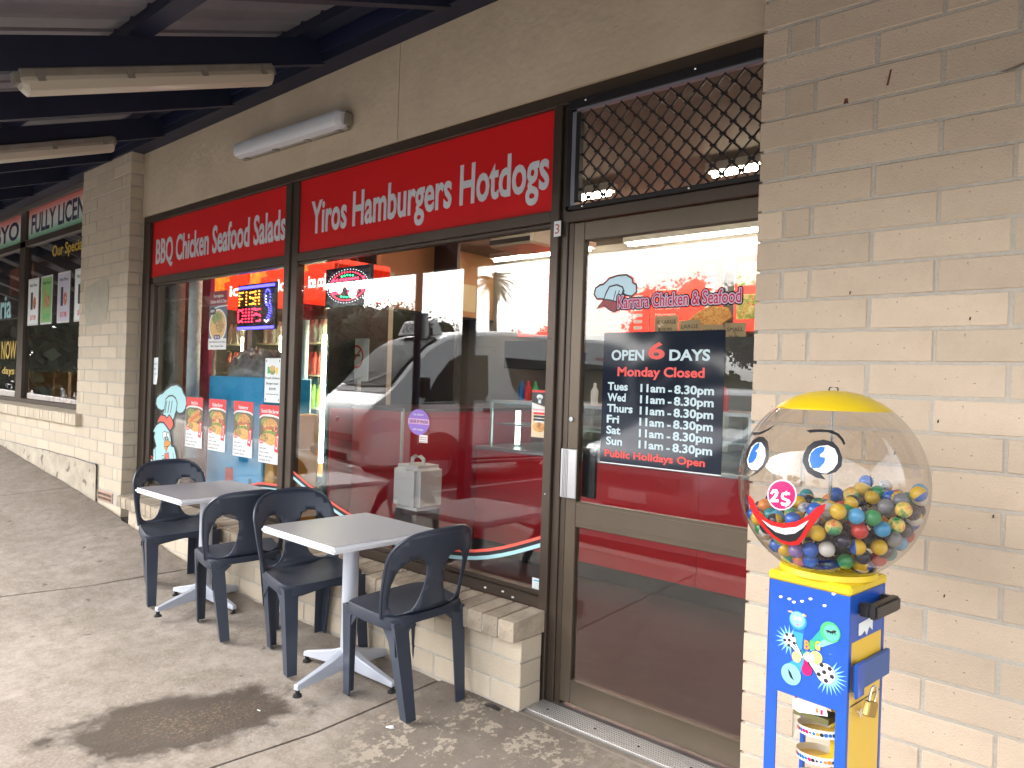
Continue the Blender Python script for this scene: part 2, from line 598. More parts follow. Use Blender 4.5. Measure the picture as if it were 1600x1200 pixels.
def concrete():
    m = bpy.data.materials.new('pavement_concrete')
    m.use_nodes = True
    N, L = m.node_tree.nodes, m.node_tree.links
    b = N['Principled BSDF']
    b.inputs['Specular IOR Level'].default_value = 0.3
    g = N.new('ShaderNodeNewGeometry')

    def noise(sc, det=6, ro=0.6, vec=None):
        n = N.new('ShaderNodeTexNoise')
        n.inputs['Scale'].default_value = sc
        n.inputs['Detail'].default_value = det
        n.inputs['Roughness'].default_value = ro
        L.new(vec or g.outputs['Position'], n.inputs['Vector'])
        return n.outputs[0]

    def rng(s, a, b_, c=0, d=1):
        r = N.new('ShaderNodeMapRange')
        for i, v in enumerate((a, b_, c, d)):
            r.inputs[i + 1].default_value = v
        L.new(s, r.inputs[0])
        return r.outputs[0]

    def mix(f, A, B, blend='MIX'):
        x = N.new('ShaderNodeMix')
        x.data_type = 'RGBA'
        x.blend_type = blend
        if isinstance(f, float):
            x.inputs[0].default_value = f
        else:
            L.new(f, x.inputs[0])
        for i, c in ((6, A), (7, B)):
            if isinstance(c, tuple):
                x.inputs[i].default_value = c + (1,)
            else:
                L.new(c, x.inputs[i])
        return x.outputs[2]

    def math_(op, a, b_=None, v=None):
        x = N.new('ShaderNodeMath')
        x.operation = op
        L.new(a, x.inputs[0])
        if b_ is not None:
            L.new(b_, x.inputs[1])
        if v is not None:
            x.inputs[1].default_value = v
        return x.outputs[0]
    c = mix(rng(noise(1.7), 0.35, 0.65), (0.285, 0.248, 0.213), (0.205, 0.174, 0.146))
    c = mix(rng(noise(11, 8, 0.7), 0.40, 0.64, 0, 0.75), c, (0.15, 0.118, 0.09))
    c = mix(rng(noise(3.2, 9, 0.75), 0.52, 0.66, 0, 0.6), c, (0.135, 0.105, 0.08))
    c = mix(rng(noise(70, 4), 0.45, 0.7, 0, 0.5), c, (0.31, 0.265, 0.215))
    # dropped gum and oil spots
    v = N.new('ShaderNodeTexVoronoi')
    v.inputs['Scale'].default_value = 5.5
    mp = N.new('ShaderNodeVectorMath')
    mp.operation = 'MULTIPLY_ADD'
    mp.inputs[1].default_value = (1, 1, 0.0)
    n3 = N.new('ShaderNodeTexNoise')
    n3.inputs['Scale'].default_value = 14
    L.new(g.outputs['Position'], n3.inputs['Vector'])
    sc = N.new('ShaderNodeVectorMath')
    sc.operation = 'SCALE'
    sc.inputs[3].default_value = 0.10
    L.new(n3.outputs['Color'], sc.inputs[0])
    L.new(g.outputs['Position'], mp.inputs[0])
    L.new(sc.outputs[0], mp.inputs[2])
    L.new(mp.outputs[0], v.inputs['Vector'])
    sp = rng(v.outputs['Distance'], 0.05, 0.12, 0.75, 0)
    sp = math_('MULTIPLY', sp, rng(noise(2.3, 2), 0.42, 0.50))
    c = mix(sp, c, (0.075, 0.058, 0.045))
    # blotchy darker band along the foot of the wall
    s = N.new('ShaderNodeSeparateXYZ')
    L.new(g.outputs['Position'], s.inputs[0])
    wl = rng(s.outputs['Y'], -0.32, -0.02, 0, 0.5)
    c = mix(math_('MULTIPLY', wl, rng(noise(9), 0.4, 0.6)), c, (0.13, 0.105, 0.08))
    # wet patch: a leaning oval with a torn edge
    ad = N.new('ShaderNodeVectorMath')
    ad.operation = 'SUBTRACT'
    ad.inputs[1].default_value = (-1.985, -0.955, -0.09)
    L.new(g.outputs['Position'], ad.inputs[0])
    rt = N.new('ShaderNodeVectorRotate')
    rt.rotation_type = 'Z_AXIS'
    rt.inputs['Angle'].default_value = radians(-62)
    L.new(ad.outputs[0], rt.inputs['Vector'])
    sq = N.new('ShaderNodeVectorMath')
    sq.operation = 'MULTIPLY'
    sq.inputs[1].default_value = (1 / 0.50, 1 / 0.285, 0)
    L.new(rt.outputs[0], sq.inputs[0])
    ln = N.new('ShaderNodeVectorMath')
    ln.operation = 'LENGTH'
    L.new(sq.outputs[0], ln.inputs[0])
    d = math_('ADD', ln.outputs['Value'], rng(noise(4.2, 7, 0.7), 0.3, 0.7, -0.34, 0.34))
    wet = rng(d, 0.82, 1.04, 1, 0)
    core = rng(d, 0.35, 0.75, 1, 0)
    c = mix(math_('MULTIPLY', wet, None, 0.90), c, (0.055, 0.042, 0.032))
    v2 = N.new('ShaderNodeTexVoronoi')
    v2.inputs['Scale'].default_value = 75
    L.new(g.outputs['Position'], v2.inputs['Vector'])
    c = mix(math_('MULTIPLY', core, rng(v2.outputs['Distance'], 0.1, 0.55, 0.8, 0)), c, mix(rng(noise(60, 2), 0.4, 0.6), (0.17, 0.10, 0.055), (0.26, 0.21, 0.16)))
    # remains of pale paint by the door step
    ad2 = N.new('ShaderNodeVectorMath')
    ad2.operation = 'SUBTRACT'
    ad2.inputs[1].default_value = (-0.93, -0.34, 0)
    L.new(g.outputs['Position'], ad2.inputs[0])
    m2 = N.new('ShaderNodeVectorMath')
    m2.operation = 'MULTIPLY'
    m2.inputs[1].default_value = (1 / 0.62, 1 / 0.55, 0)
    L.new(ad2.outputs[0], m2.inputs[0])
    l2 = N.new('ShaderNodeVectorMath')
    l2.operation = 'LENGTH'
    L.new(m2.outputs[0], l2.inputs[0])
    zone = rng(l2.outputs['Value'], 0.6, 1.1, 1, 0)
    c = mix(math_('MULTIPLY', zone, None, 0.7), c, (0.115, 0.092, 0.073))
    pt = math_('MULTIPLY', zone, rng(math_('MULTIPLY', noise(6, 3), noise(34, 5, 0.7)), 0.285, 0.305, 0, 0.9))
    c = mix(pt, c, (0.30, 0.255, 0.20))
    L.new(c, b.inputs['Base Color'])
    rgh = N.new('ShaderNodeMath')
    rgh.operation = 'MULTIPLY_ADD'
    rgh.inputs[1].default_value = -0.45
    rgh.inputs[2].default_value = 0.85
    L.new(wet, rgh.inputs[0])
    L.new(rgh.outputs[0], b.inputs['Roughness'])
    bp = N.new('ShaderNodeBump')
    bp.inputs['Strength'].default_value = 0.35
    bp.inputs['Distance'].default_value = 0.006
    hh = math_('ADD', noise(95, 5), math_('MULTIPLY', noise(12, 6), None, 2.0))
    L.new(hh, bp.inputs['Height'])
    L.new(bp.outputs[0], b.inputs['Normal'])
    return m


CONC = concrete()
ASPH = mat('asphalt', (0.09, 0.088, 0.088), 0.9, noise=(1.2, 0.7, (0.12, 0.117, 0.112)), bump=(60, 0.5))
EARTH = mat('joint_dirt', (0.045, 0.036, 0.028), 0.95, noise=(12, 0.8, (0.10, 0.08, 0.06)))

# far ground and car park
mb = MB().box(-300, 300, -400, -3.25, -0.6, -0.06)
mb.build('car_park', ASPH, kind='structure')
mb = MB().box(-300, 300, -3.3, 40, -0.9, -0.35)
mb.build('ground', EARTH, kind='structure')
# dirt bed under the slabs, seen in the joints
xs = [-30, -20, -14, -11, -8.67, -7.8, -7.04, -6.5, -6.1, -5.75, -5.25, -4.59, -4.28, -4.0, -3.83, -3.6, -3.2, -1.0, 0.5, 4, 12]
ys = [-3.05, -0.64, -0.04, 0.06]
mb = MB()
mb.add([(x, y, gz(x, y) - 0.022) for y in ys for x in xs], [(j * len(xs) + i, j * len(xs) + i + 1, (j + 1) * len(xs) + i + 1, (j + 1) * len(xs) + i) for j in range(len(ys) - 1) for i in range(len(xs) - 1)])
mb.build('paving_bed', EARTH, kind='structure')


def joint_x(k, y):
    """joints between slabs lean a little"""
    return k + 0.16 * min(0, y + 0.04) * (1 if k > -2 else 0.28 / 0.16)


pave = thing('pavement', 'concrete pavement in large slabs climbing towards the left shop', 'pavement')
del pave['category'], pave['label']
pave['kind'] = 'structure'
JX = [-30, -13.5, -11.1, -8.72, -6.3, -3.85, -1.42, 1.05, 3.5, 6.0, 12]
for a, b in zip(JX, JX[1:]):
    nx = max(4, min(26, int((b - a) / 0.12)))
    yl = [-3.05, -2.4, -1.8, -1.3, -1.0, -0.8, -0.64, -0.5, -0.38, -0.26, -0.16, -0.09, -0.055]
    if a >= -1.5:
        yl += [-0.045, -0.036]
    V, F = [], []
    for j, y in enumerate(yl):
        for i in range(nx + 1):
            x0 = joint_x(a, y) + 0.007
            x1 = joint_x(b, y) - 0.007
            x = x0 + (x1 - x0) * i / nx
            yy = y
            if yl[j] == -0.055:
                yy = (-0.052 if x > -5.1 else -0.022) - 0.008 * (0.5 + 0.5 * sin(x * 17 + sin(x * 5) * 3)) * (0.5 + 0.5 * sin(x * 41))
                if a >= -1.5:
                    yy = y
            z = gz(x, yy)
            if i in (0, nx):
                z -= 0.004
            V.append((x, yy, z))
    w = nx + 1
    for j in range(len(yl) - 1):
        for i in range(nx):
            F.append((j * w + i, j * w + i + 1, (j + 1) * w + i + 1, (j + 1) * w + i))
    n = len(V)
    V2 = [(x, y, z - 0.1) for x, y, z in V]
    edge = [i for i in range(w)] + [j * w + nx for j in range(1, len(yl))] + [(len(yl) - 1) * w + i for i in range(nx - 1, -1, -1)] + [j * w for j in range(len(yl) - 2, 0, -1)]
    F += [(edge[i], edge[(i + 1) % len(edge)], edge[(i + 1) % len(edge)] + n, edge[i] + n) for i in range(len(edge))]
    m = MB()
    m.add(V + V2, F)
    m.build('paving_slab', CONC, pave, smooth=True)
m = MB()
kx = [-30, -14, -8.7, -5.2, -3.6, 0, 4, 12]
for a, b in zip(kx, kx[1:]):
    m.add([(a, -3.25, gz(a, -3.06)), (b, -3.25, gz(b, -3.06)), (b, -3.06, gz(b, -3.06)), (a, -3.06, gz(a, -3.06)),
           (a, -3.25, -0.3), (b, -3.25, -0.3), (b, -3.06, -0.3), (a, -3.06, -0.3)], [(0, 1, 2, 3), (0, 4, 5, 1), (2, 6, 7, 3), (1, 5, 6, 2), (3, 7, 4, 0)])
m.build('kerb', mat('kerb_concrete', (0.38, 0.36, 0.32), 0.85, noise=(4, 0.5, (0.3, 0.28, 0.25))), pave)
LINE = mat('line_paint', (0.7, 0.7, 0.68), 0.8)
for k, x in enumerate((-11.9, -9.1, -6.2, -3.5, -0.8, 1.9, 4.6)):
    MB().box(x, x + 0.1, -8.6, -3.6, -0.058, -0.054).build('bay_line', LINE, kind='structure')

# ================================================================== BRICKWORK
BR = {}


def brick_mesh(w, d, h, back=False):
    k = (round(w, 3), round(d, 3), round(h, 3))
    if k in BR:
        return BR[k]
    c = 0.003
    x, z = w / 2, h / 2
    V = [(-x, d, -z), (x, d, -z), (x, d, z), (-x, d, z), (-x, c, -z), (x, c, -z), (x, c, z), (-x, c, z),
         (-x + c, 0, -z + c), (x - c, 0, -z + c), (x - c, 0, z - c), (-x + c, 0, z - c)]
    F = [(0, 3, 2, 1), (0, 1, 5, 4), (1, 2, 6, 5), (2, 3, 7, 6), (3, 0, 4, 7), (4, 5, 9, 8), (5, 6, 10, 9), (6, 7, 11, 10), (7, 4, 8, 11), (8, 9, 10, 11)]
    me = bpy.data.meshes.new('brick')
    me.from_pydata(V, [], F)
    BR[k] = me
    return me


def brick(parent, x0, x1, y, z0, z1, d=0.09, m=BRICK, name='brick'):
    w, h = x1 - x0, z1 - z0
    me = brick_mesh(w, d, h)
    if not me.materials:
        me.materials.append(m)
    o = bpy.data.objects.new(name, me)
    COL.objects.link(o)
    o.parent = parent
    if me.materials[0] != m:
        o.material_slots[0].link = 'OBJECT'
        o.material_slots[0].material = m
    o.location = ((x0 + x1) / 2 + random.uniform(-.0012, .0012), y + random.uniform(-.0015, .0018), (z0 + z1) / 2 + random.uniform(-.001, .001))
    o.rotation_euler = (random.uniform(-.004, .004), random.uniform(-.003, .003), random.uniform(-.002, .002))
    return o


S, Lb, J = 0.0889, 0.3577, 0.009
# right wall: header pair, then stretchers, every second course
wall = thing('brick_wall', 'cream brick wall right of the shop door, behind the ball machine', 'brick wall')
MB().box(0.012, 2.0, 0.0028, 0.30, -0.3, 3.9).build('mortar', MORTAR, wall)
for k in range(0, 35):
    z0, z1 = k * .1 + J / 2, (k + 1) * .1 - J / 2
    x = 0.0
    seq = [Lb] * 6 if k % 2 == 0 else [S, S] + [Lb] * 6
    for w in seq:
        if x > 1.85:
            break
        if x + w > 1.85 and k < 0:
            break
        brick(wall, x + (0 if x == 0 else J / 2), min(x + w, 1.97) - J / 2, 0, z0, z1, 0.11 if x == 0 else 0.06)
        x += w
# left pillar
pil = thing('brick_pillar', 'pale brick pillar between the two shopfronts with a grey smudge', 'brick pillar')
PX0, PX1 = -6.327, -5.257
MB().box(PX0 + 0.01, PX1 - 0.007, 0.0028, 0.30, 0.0, 3.6).build('mortar', MORTAR, pil)
for k in range(2, 34):
    z0, z1 = k * .1 + J / 2, (k + 1) * .1 - J / 2
    seq = [Lb] * 3 if k % 2 == 0 else [S, S, Lb, Lb, S, S]
    x = PX0
    for i, w in enumerate(seq):
        if k == 3 and x < -5.42:
            x += w
            continue
        if k < 6 and x + w < -5.7:
            x += w
            continue
        last = i == len(seq) - 1
        brick(pil, x + (J / 2 if i else 0), x + w - (0 if last else J / 2), 0, z0, z1, (0.088 if k % 2 else 0.113) if last else 0.06, BRICK_L)
        x += w
    if k % 2:
        b_ = brick(pil, PX1 - 0.055, PX1 - 0.001, 0.097, z0, z1, 0.018, BRICK_L)
RUST = mat('rust_mark', (0.16, 0.045, 0.025), 0.9, noise=(60, 0.8, (0.08, 0.04, 0.03)))
flat('rust_streak', [(0.395, 2.375), (0.400, 2.375), (0.392, 2.33), (0.386, 2.33)], RUST, wall, y=-0.0022, th=0.002)
flat('rust_streak', [(0.268, 2.318), (0.276, 2.318), (0.279, 2.302), (0.264, 2.303)], RUST, wall, y=-0.0022, th=0.002)
mat('soot_mark', (0.05, 0.03, 0.025), 0.9)
flat('soot_smear', [(0.675, 2.298), (0.70, 2.302), (0.735, 2.312), (0.738, 2.307), (0.71, 2.298), (0.69, 2.295)], mat('soot_smear', (0.19, 0.14, 0.115), 0.9), wall, y=-0.0022, th=0.002)
for a, b in ((0.44, 1.23), (0.62, 1.62), (0.30, 1.71), (0.58, 0.84), (0.36, 0.93), (0.69, 1.08), (0.55, 1.33)):
    flat('dark_chip', [(a, b), (a + .004, b + .001), (a + .005, b + .010), (a + .001, b + .009)], MATS['soot_mark'], wall, y=-0.0022, th=0.002)
sm = mat('cement_smudge', (0.36, 0.345, 0.28), 0.95, noise=(9, 0.9, (0.47, 0.40, 0.31)))
flat('smudge', [(-6.19, 2.13), (-6.02, 2.15), (-5.80, 2.19), (-5.66, 2.17), (-5.64, 1.98), (-5.68, 1.83), (-5.9, 1.80), (-6.12, 1.78), (-6.2, 1.9)], sm, pil, y=-0.0026, th=0.002)
vent = MB().box(-5.742, -5.42, -0.004, 0.05, 0.302, 0.388)
TERR = mat('terracotta', (0.42, 0.27, 0.19), 0.85, noise=(20, 0.5, (0.33, 0.2, 0.14)))
vo = vent.build('vent_brick', TERR, pil, bevel=0.003)
for r in range(2):
    hm = MB()
    for i in range(11):
        hm.box(-5.728 + i * 0.0275, -5.714 + i * 0.0275, -0.006, -0.0035, 0.318 + r * 0.034, 0.338 + r * 0.034)
    hm.build('vent_slots', BLACK, vo)

# low wall under the shop windows with a brick-on-edge sill
low = thing('low_brick_wall', 'low cream brick wall with brick-on-edge sill under the red shop windows', 'low wall')
MB().box(-5.0, -0.947, -0.0345, 0.10, -0.05, 0.338).build('mortar', MORTAR, low)
for k in range(-1, 4):
    z0, z1 = 0.04 + k * .1 + J / 2, 0.04 + (k + 1) * .1 - J / 2
    if k == 3:
        continue
    x = -0.94
    off = Lb * (0.47 if k % 2 == 0 else 1.0)
    first = True
    while x > -5.0:
        w = off if first else Lb
        x0 = max(x - w, -5.0)
        if x - x0 > 0.03 and z1 > gz((x + x0) / 2, -0.04) - 0.02:
            brick(low, x0 + J / 2, x - (0 if first else J / 2), -0.037, z0, z1, 0.13 if first else 0.05, BRICK_L)
        x = x0
        first = False
x = -0.94
while x > -5.10:
    me = None
    x0 = x - 0.082
    k = ('s', 0)
    if k not in BR:
        m = MB()
        m.add([(-.041, 0, -.047), (.041, 0, -.047), (.041, .205, -.047), (-.041, .205, -.047), (-.041, 0, .038), (.041, 0, .038), (.041, .205, .047), (-.041, .205, .047)],
              [(0, 3, 2, 1), (4, 5, 6, 7), (0, 1, 5, 4), (1, 2, 6, 5), (2, 3, 7, 6), (3, 0, 4, 7)])
        BR[k] = m.mesh('sill_brick', bevel=0.003)
        BR[k].materials.append(SILLB)
    o = bpy.data.objects.new('sill_brick', BR[k])
    COL.objects.link(o)
    o.parent = low
    o.location = ((x + x0) / 2, -0.092 + random.uniform(-.002, .002), 0.385 + random.uniform(-.0015, .0015))
    o.rotation_euler = (random.uniform(-.004, .004), random.uniform(-.003, .003), random.uniform(-.006, .006))
    x = x0 - 0.0085
MB().box(-5.09, -0.945, -0.086, 0.11, 0.345, 0.415).build('mortar', MORTAR, low)

# left shop's wall and rendered plinth
lw = thing('neighbour_wall', 'pale brick wall with brick-on-edge sill under the left shop window', 'low wall')
MB().box(-12.5, PX0, 0.0028, 0.30, 0.2, 0.92).build('mortar', MORTAR, lw)
for k in range(5, 9):
    z0, z1 = k * .1 + J / 2, (k + 1) * .1 - J / 2
    x = PX0 - (0 if k % 2 == 0 else Lb / 2)
    if k % 2:
        brick(lw, x + J / 2, PX0 - J / 2, 0, z0, z1, 0.06, BRICK_L)
    while x > -12.3:
        brick(lw, x - Lb + J / 2, x - J / 2, 0, z0, z1, 0.06, BRICK_L)
        x -= Lb
x = -6.19
sb = None
while x > -12.3:
    if sb is None:
        m = MB()
        m.add([(-.041, 0, -.055), (.041, 0, -.055), (.041, .17, -.055), (-.041, .17, -.055), (-.041, 0, .045), (.041, 0, .045), (.041, .17, .06), (-.041, .17, .06)],
              [(0, 3, 2, 1), (4, 5, 6, 7), (0, 1, 5, 4), (1, 2, 6, 5), (2, 3, 7, 6), (3, 0, 4, 7)])
        sb = m.mesh('sill_brick', bevel=0.003)
        sb.materials.append(BRICK_L)
    o = bpy.data.objects.new('sill_brick', sb)
    COL.objects.link(o)
    o.parent = lw
    o.location = (x - .041, -0.05 + random.uniform(-.002, .002), 0.955 + random.uniform(-.002, .002))
    o.rotation_euler = (random.uniform(-.004, .004), random.uniform(-.01, .01), random.uniform(-.006, .006))
    x -= 0.0895
MB().box(-12.3, -6.195, -0.045, 0.10, 0.905, 0.99).build('mortar', MORTAR, lw)
plv, plf = [], []
tx = [-13.0, -11, -9.5, -8.6, -8.0, -7.48, -7.1, -6.7, -6.258, -6.0, -5.765]
tz = [0.62, 0.60, 0.598, 0.595, 0.602, 0.600, 0.610, 0.603, 0.606, 0.596, 0.598]
m = MB()
m.add([(x, -0.014, gz(x, -0.05) - 0.06) for x in tx] + [(x, -0.016, z) for x, z in zip(tx, tz)] + [(x, 0.05, z) for x, z in zip(tx, tz)] + [(x, 0.05, gz(x, 0) - 0.06) for x in tx],
      [(r * 11 + i, r * 11 + i + 1, (r + 1) * 11 + i + 1, (r + 1) * 11 + i) for r in range(3) for i in range(10)] + [(10, 43, 32, 21), (0, 11, 22, 33)])
tag(m.build('plinth', RENDER), 'stained rendered concrete plinth stepping out below the pale brick pillar', 'plinth')
m = MB()
m.tube([(x, -0.017, z + 0.002) for x, z in zip(tx, tz)] + [(-5.755, -0.012, 0.58), (-5.752, -0.010, 0.45), (-5.757, -0.010, 0.33), (-5.752, -0.01, 0.29)], [0.0015, 0.001, 0.002, 0.001, 0.003, 0.002, 0.004, 0.003, 0.005, 0.004, 0.006, 0.006, 0.006, 0.007, 0.006], 5)
m.build('crack', BLACK, bpy.data.objects['plinth'])

# ================================================================== FASCIA, SHOPFRONT FRAME
fa = thing('plaster_fascia', 'beige textured plaster wall above the red shop signs', 'wall')
MB().box(-5.256, -2.027, 0.10, 0.28, 2.66, 3.75).build('plaster_panel', PLASTER, fa)
MB().box(-2.022, 0.05, 0.10, 0.28, 2.66, 3.75).build('plaster_panel', PLASTER, fa)

FY = 0.115
fr = thing('shopfront_frame', 'dark brown aluminium shopfront frame around the windows, signs and door', 'window frame')


def member(x0, x1, z0, z1, name='rail', y0=FY, y1=0.185, m=BROWN):
    return MB().box(x0, x1, y0, y1, z0, z1).build(name, m, fr, bevel=0.003)


member(-5.256, 0.1, 2.604, 2.66, 'head_rail')
member(-5.256, -5.137, 0.43, 2.604, 'jamb')
member(-5.137, -5.065, 0.43, 2.108, 'jamb_inner', 0.13)
member(-3.120, -3.060, 0.43, 2.604, 'mullion')
member(-3.060, -2.990, 0.43, 2.604, 'mullion', 0.128)
member(-0.981, -0.935, -0.02, 2.604, 'mullion', 0.112)
member(-0.935, -0.897, -0.02, 2.604, 'mullion', 0.130)
member(-5.065, -3.120, 2.108, 2.158, 'transom_rail', 0.117)
member(-2.990, -0.981, 2.108, 2.158, 'transom_rail', 0.117)
member(-5.065, -3.120, 2.092, 2.108, 'glazing_bead', 0.137)
member(-2.990, -0.981, 2.092, 2.108, 'glazing_bead', 0.137)
member(-5.065, -3.120, 0.43, 0.478, 'sill_rail', 0.117)
member(-2.990, -0.981, 0.43, 0.478, 'sill_rail', 0.117)
member(-5.065, -3.120, 0.478, 0.50, 'glazing_bead', 0.137)
member(-2.990, -0.981, 0.478, 0.50, 'glazing_bead', 0.137)
member(-0.897, 0.1, 2.096, 2.142, 'door_head', 0.119, m=BROWN)
member(-0.897, -0.868, -0.02, 2.096, 'door_jamb', 0.138, m=BROWN)
for x in (-0.89,):
    pass
MB().box(-5.065, -3.120, 0.148, 0.154, 0.50, 2.092).build('window_pane', GLASS, fr)
MB().box(-2.990, -0.981, 0.148, 0.154, 0.50, 2.092).build('window_pane', GLASS, fr)
MB().box(-0.897, 0.1, 0.166, 0.172, 2.142, 2.604).build('transom_pane', glass('transom_glass', (0.95, 0.95, 0.93), 0.03), fr)
for (x, z) in ((-0.955, 0.41), (-0.96, 0.93), (-0.965, 0.33), (-0.962, 1.6), (-0.958, 0.15)):
    MB().sphere((x, 0.111, z), 0.004, 8, 4).build('screw', CHROME, fr)
for (x, z) in ((-1.13, 0.447), (-1.30, 0.455), (-1.19, 0.46)):
    MB().sphere((x, 0.115, z), 0.005, 8, 4, sx=1.6).build('paint_fleck', WHITE, fr)

# ================================================================== SIGNS
for (nm, x0, x1, body, tx0, tx1, lab) in (
        ('shop_sign', -5.137, -3.120, 'BBQ Chicken Seafood Salads', -5.07, -3.150, 'red sign panel reading BBQ Chicken Seafood Salads above the left window'),
        ('shop_sign', -2.990, -0.981, 'Yiros Hamburgers Hotdogs', -2.865, -1.018, 'red sign panel reading Yiros Hamburgers Hotdogs above the middle window')):
    t = thing(nm, lab, 'sign', 'red shop signs above the windows')
    MB().box(x0, x1, 0.140, 0.150, 2.158, 2.604).build('sign_panel', REDS, t)
    text(body, tx0, tx1, 2.270, 0.190, LETT, t, y=0.1375, bold=0.022, th=0.002)
    MB().box(x0, x1, 0.150, 0.184, 2.16, 2.60).build('backing', BLACK, t)
t = thing('number_plate', 'small white number 3 plate at the top of the door mullion', 'house number')
flat('plate', rect(-0.958, -0.921, 2.040, 2.106), PAPER, t, y=0.1095, th=0.002)
text('3', -0.951, -0.928, 2.052, 0.042, mat('faded_red', (0.45, 0.15, 0.14), 0.6), t, y=0.1085, bold=0.01)

# ================================================================== DOOR
dr = thing('shop_door', 'bronze aluminium glazed shop door with flat pull handle', 'door')
DX0, DX1 = -0.866, 0.085


def dm(x0, x1, z0, z1, n, y0=0.134, y1=0.172, m=BRONZE):
    return MB().box(x0, x1, y0, y1, z0, z1).build(n, m, dr, bevel=0.003)


dm(DX0, -0.812, 0.064, 2.092, 'stile')
dm(-0.0, DX1, 0.064, 2.092, 'stile')
dm(-0.812, 0.0, 2.014, 2.092, 'top_rail', 0.1345)
dm(-0.812, 0.0, 0.808, 0.915, 'mid_rail', 0.1345)
dm(-0.812, 0.0, 0.064, 0.165, 'bottom_rail', 0.1345)
for z in (0.826, 0.897, 0.152):
    MB().box(-0.812, 0.0, 0.1315, 0.136, z, z + 0.006).build('rail_rib', BRONZE, dr)
MB().box(-0.812, 0.0, 0.148, 0.153, 0.915, 2.014).build('door_pane', GLASS, dr)
MB().box(-0.812, 0.0, 0.148, 0.153, 0.165, 0.808).build('door_pane', glass('door_glass_low', (0.90, 0.91, 0.91), 0.05), dr)
h = MB().box(-0.872, -0.790, 0.098, 0.106, 0.930, 1.138).build('pull_handle', ALU, dr, bevel=0.003)
for z in (0.95, 1.11):
    MB().box(-0.85, -0.83, 0.106, 0.134, z, z + 0.015).build('handle_bracket', ALU, h)
mb = MB()
for i in range(4):
    mb.box(-0.860 + i * 0.008, -0.857 + i * 0.008, 0.0965, 0.0985, 0.935, 1.133)
mb.build('handle_rib', mat('alu_dark', (0.3, 0.3, 0.3), 0.4, 0.8), h)
MB().tube([(-0.846, 0.136, 1.26), (-0.846, 0.126, 1.26)], 0.010, 14).build('lock_cylinder', CHROME, dr, smooth=True)
MB().box(-0.800, -0.735, 0.156, 0.172, 0.935, 1.14).build('inner_push_plate', BLACKM, dr)

th = thing('door_threshold', 'ribbed aluminium threshold strip in front of the glazed shop door', 'threshold')
MB().box(-0.94, 0.0, -0.008, 0.215, -0.02, 0.046).build('base_plate', mat('alu_worn', (0.30, 0.29, 0.28), 0.5, 0.7, noise=(7, 0.5, (0.2, 0.19, 0.18))), th)
mb = MB()
for i in range(9):
    mb.box(-0.938, 0.0, 0.0 + i * 0.0135, 0.0065 + i * 0.0135, 0.046, 0.0505)
mb.build('rib', mat('alu_rib', (0.62, 0.60, 0.58), 0.4, 0.8), th)
for x in (-0.86, -0.62, -0.42, -0.2):
    MB().sphere((x, 0.05, 0.0505), 0.006, 8, 4, sz=0.4).build('screw', BLACKM, th)
MB().box(-0.938, 0.0, -0.0355, -0.009, -0.05, 0.040).build('step_edge', mat('step_concrete', (0.15, 0.125, 0.10), 0.9, noise=(8, 0.7, (0.22, 0.18, 0.14)), bump=(50, 0.5)), th)

# ------------------------------------------------------------------ security grille over the door
gr = thing('security_grille', 'black diamond mesh security grille over the transom above the door', 'grille')
GX0, GX1, GZ0, GZ1 = -0.893, 0.04, 2.142, 2.602
for nm, a in (('grille_frame', (-0.893, 0.04, 2.566, 2.602)), ('grille_frame', (-0.893, -0.872, 2.142, 2.566)), ('grille_frame', (-0.848, -0.826, 2.176, 2.548)), ('grille_frame', (-0.893, 0.04, 2.142, 2.160))):
    MB().box(a[0], a[1], 0.098, 0.128, a[2], a[3]).build(nm, BLACKM, gr, bevel=0.002)
MB().box(-0.872, -0.850, 0.104, 0.128, 2.160, 2.566).build('trim_strip', mat('trim_grey', (0.25, 0.25, 0.30), 0.4, 0.4), gr)
MB().box(-0.872, 0.04, 0.104, 0.128, 2.556, 2.566).build('trim_strip', mat('trim_grey', (0.25, 0.25, 0.30), 0.4, 0.4), gr)
mb = MB()
p = 0.074
for sgn in (1, -1):
    k = -12
    while k < 26:
        pts = []
        x = GX0 + k * p
        z = GZ0 + 0.01
        row = 0
        path = []
        while z <= 2.556:
            path.append((x, z))
            x += sgn * p / 2
            z += p / 2 * 0.98
            row += 1
        seg = []
        for q_ in path:
            if -0.83 <= q_[0] <= 0.035:
                seg.append(q_)
            else:
                if len(seg) > 1:
                    mb.tube([(a, 0.112 + sgn * 0.003, b) for a, b in seg], 0.0042, 5)
                seg = []
        if len(seg) > 1:
            mb.tube([(a, 0.112 + sgn * 0.003, b) for a, b in seg], 0.0042, 5)
        k += 1
mb.build('mesh', BLACKM, gr)
knots = MB()
z = GZ0 + 0.01
r = 0
while z < 2.55:
    for k in range(-1, 14):
        x = GX0 + k * p + (p / 2 if r % 2 else 0)
        if -0.82 < x < 0.03:
            knots.box(x - 0.011, x + 0.011, 0.106, 0.118, z - 0.004, z + 0.004)
    z += p / 2 * 0.98
    r += 1
knots.build('mesh_knot', BLACKM, gr, kind='stuff')
for x, z in ((-0.80, 2.590), (-0.30, 2.590), (-0.80, 2.150), (-0.31, 2.150)):
    MB().sphere((x, 0.096, z), 0.006, 8, 4).build('screw', CHROME, gr)

# ================================================================== AWNING
aw = thing('awning', 'navy steel awning with grey corrugated sheets over the pavement', 'awning', loc=(0, 0, 0))
SL = 0.363


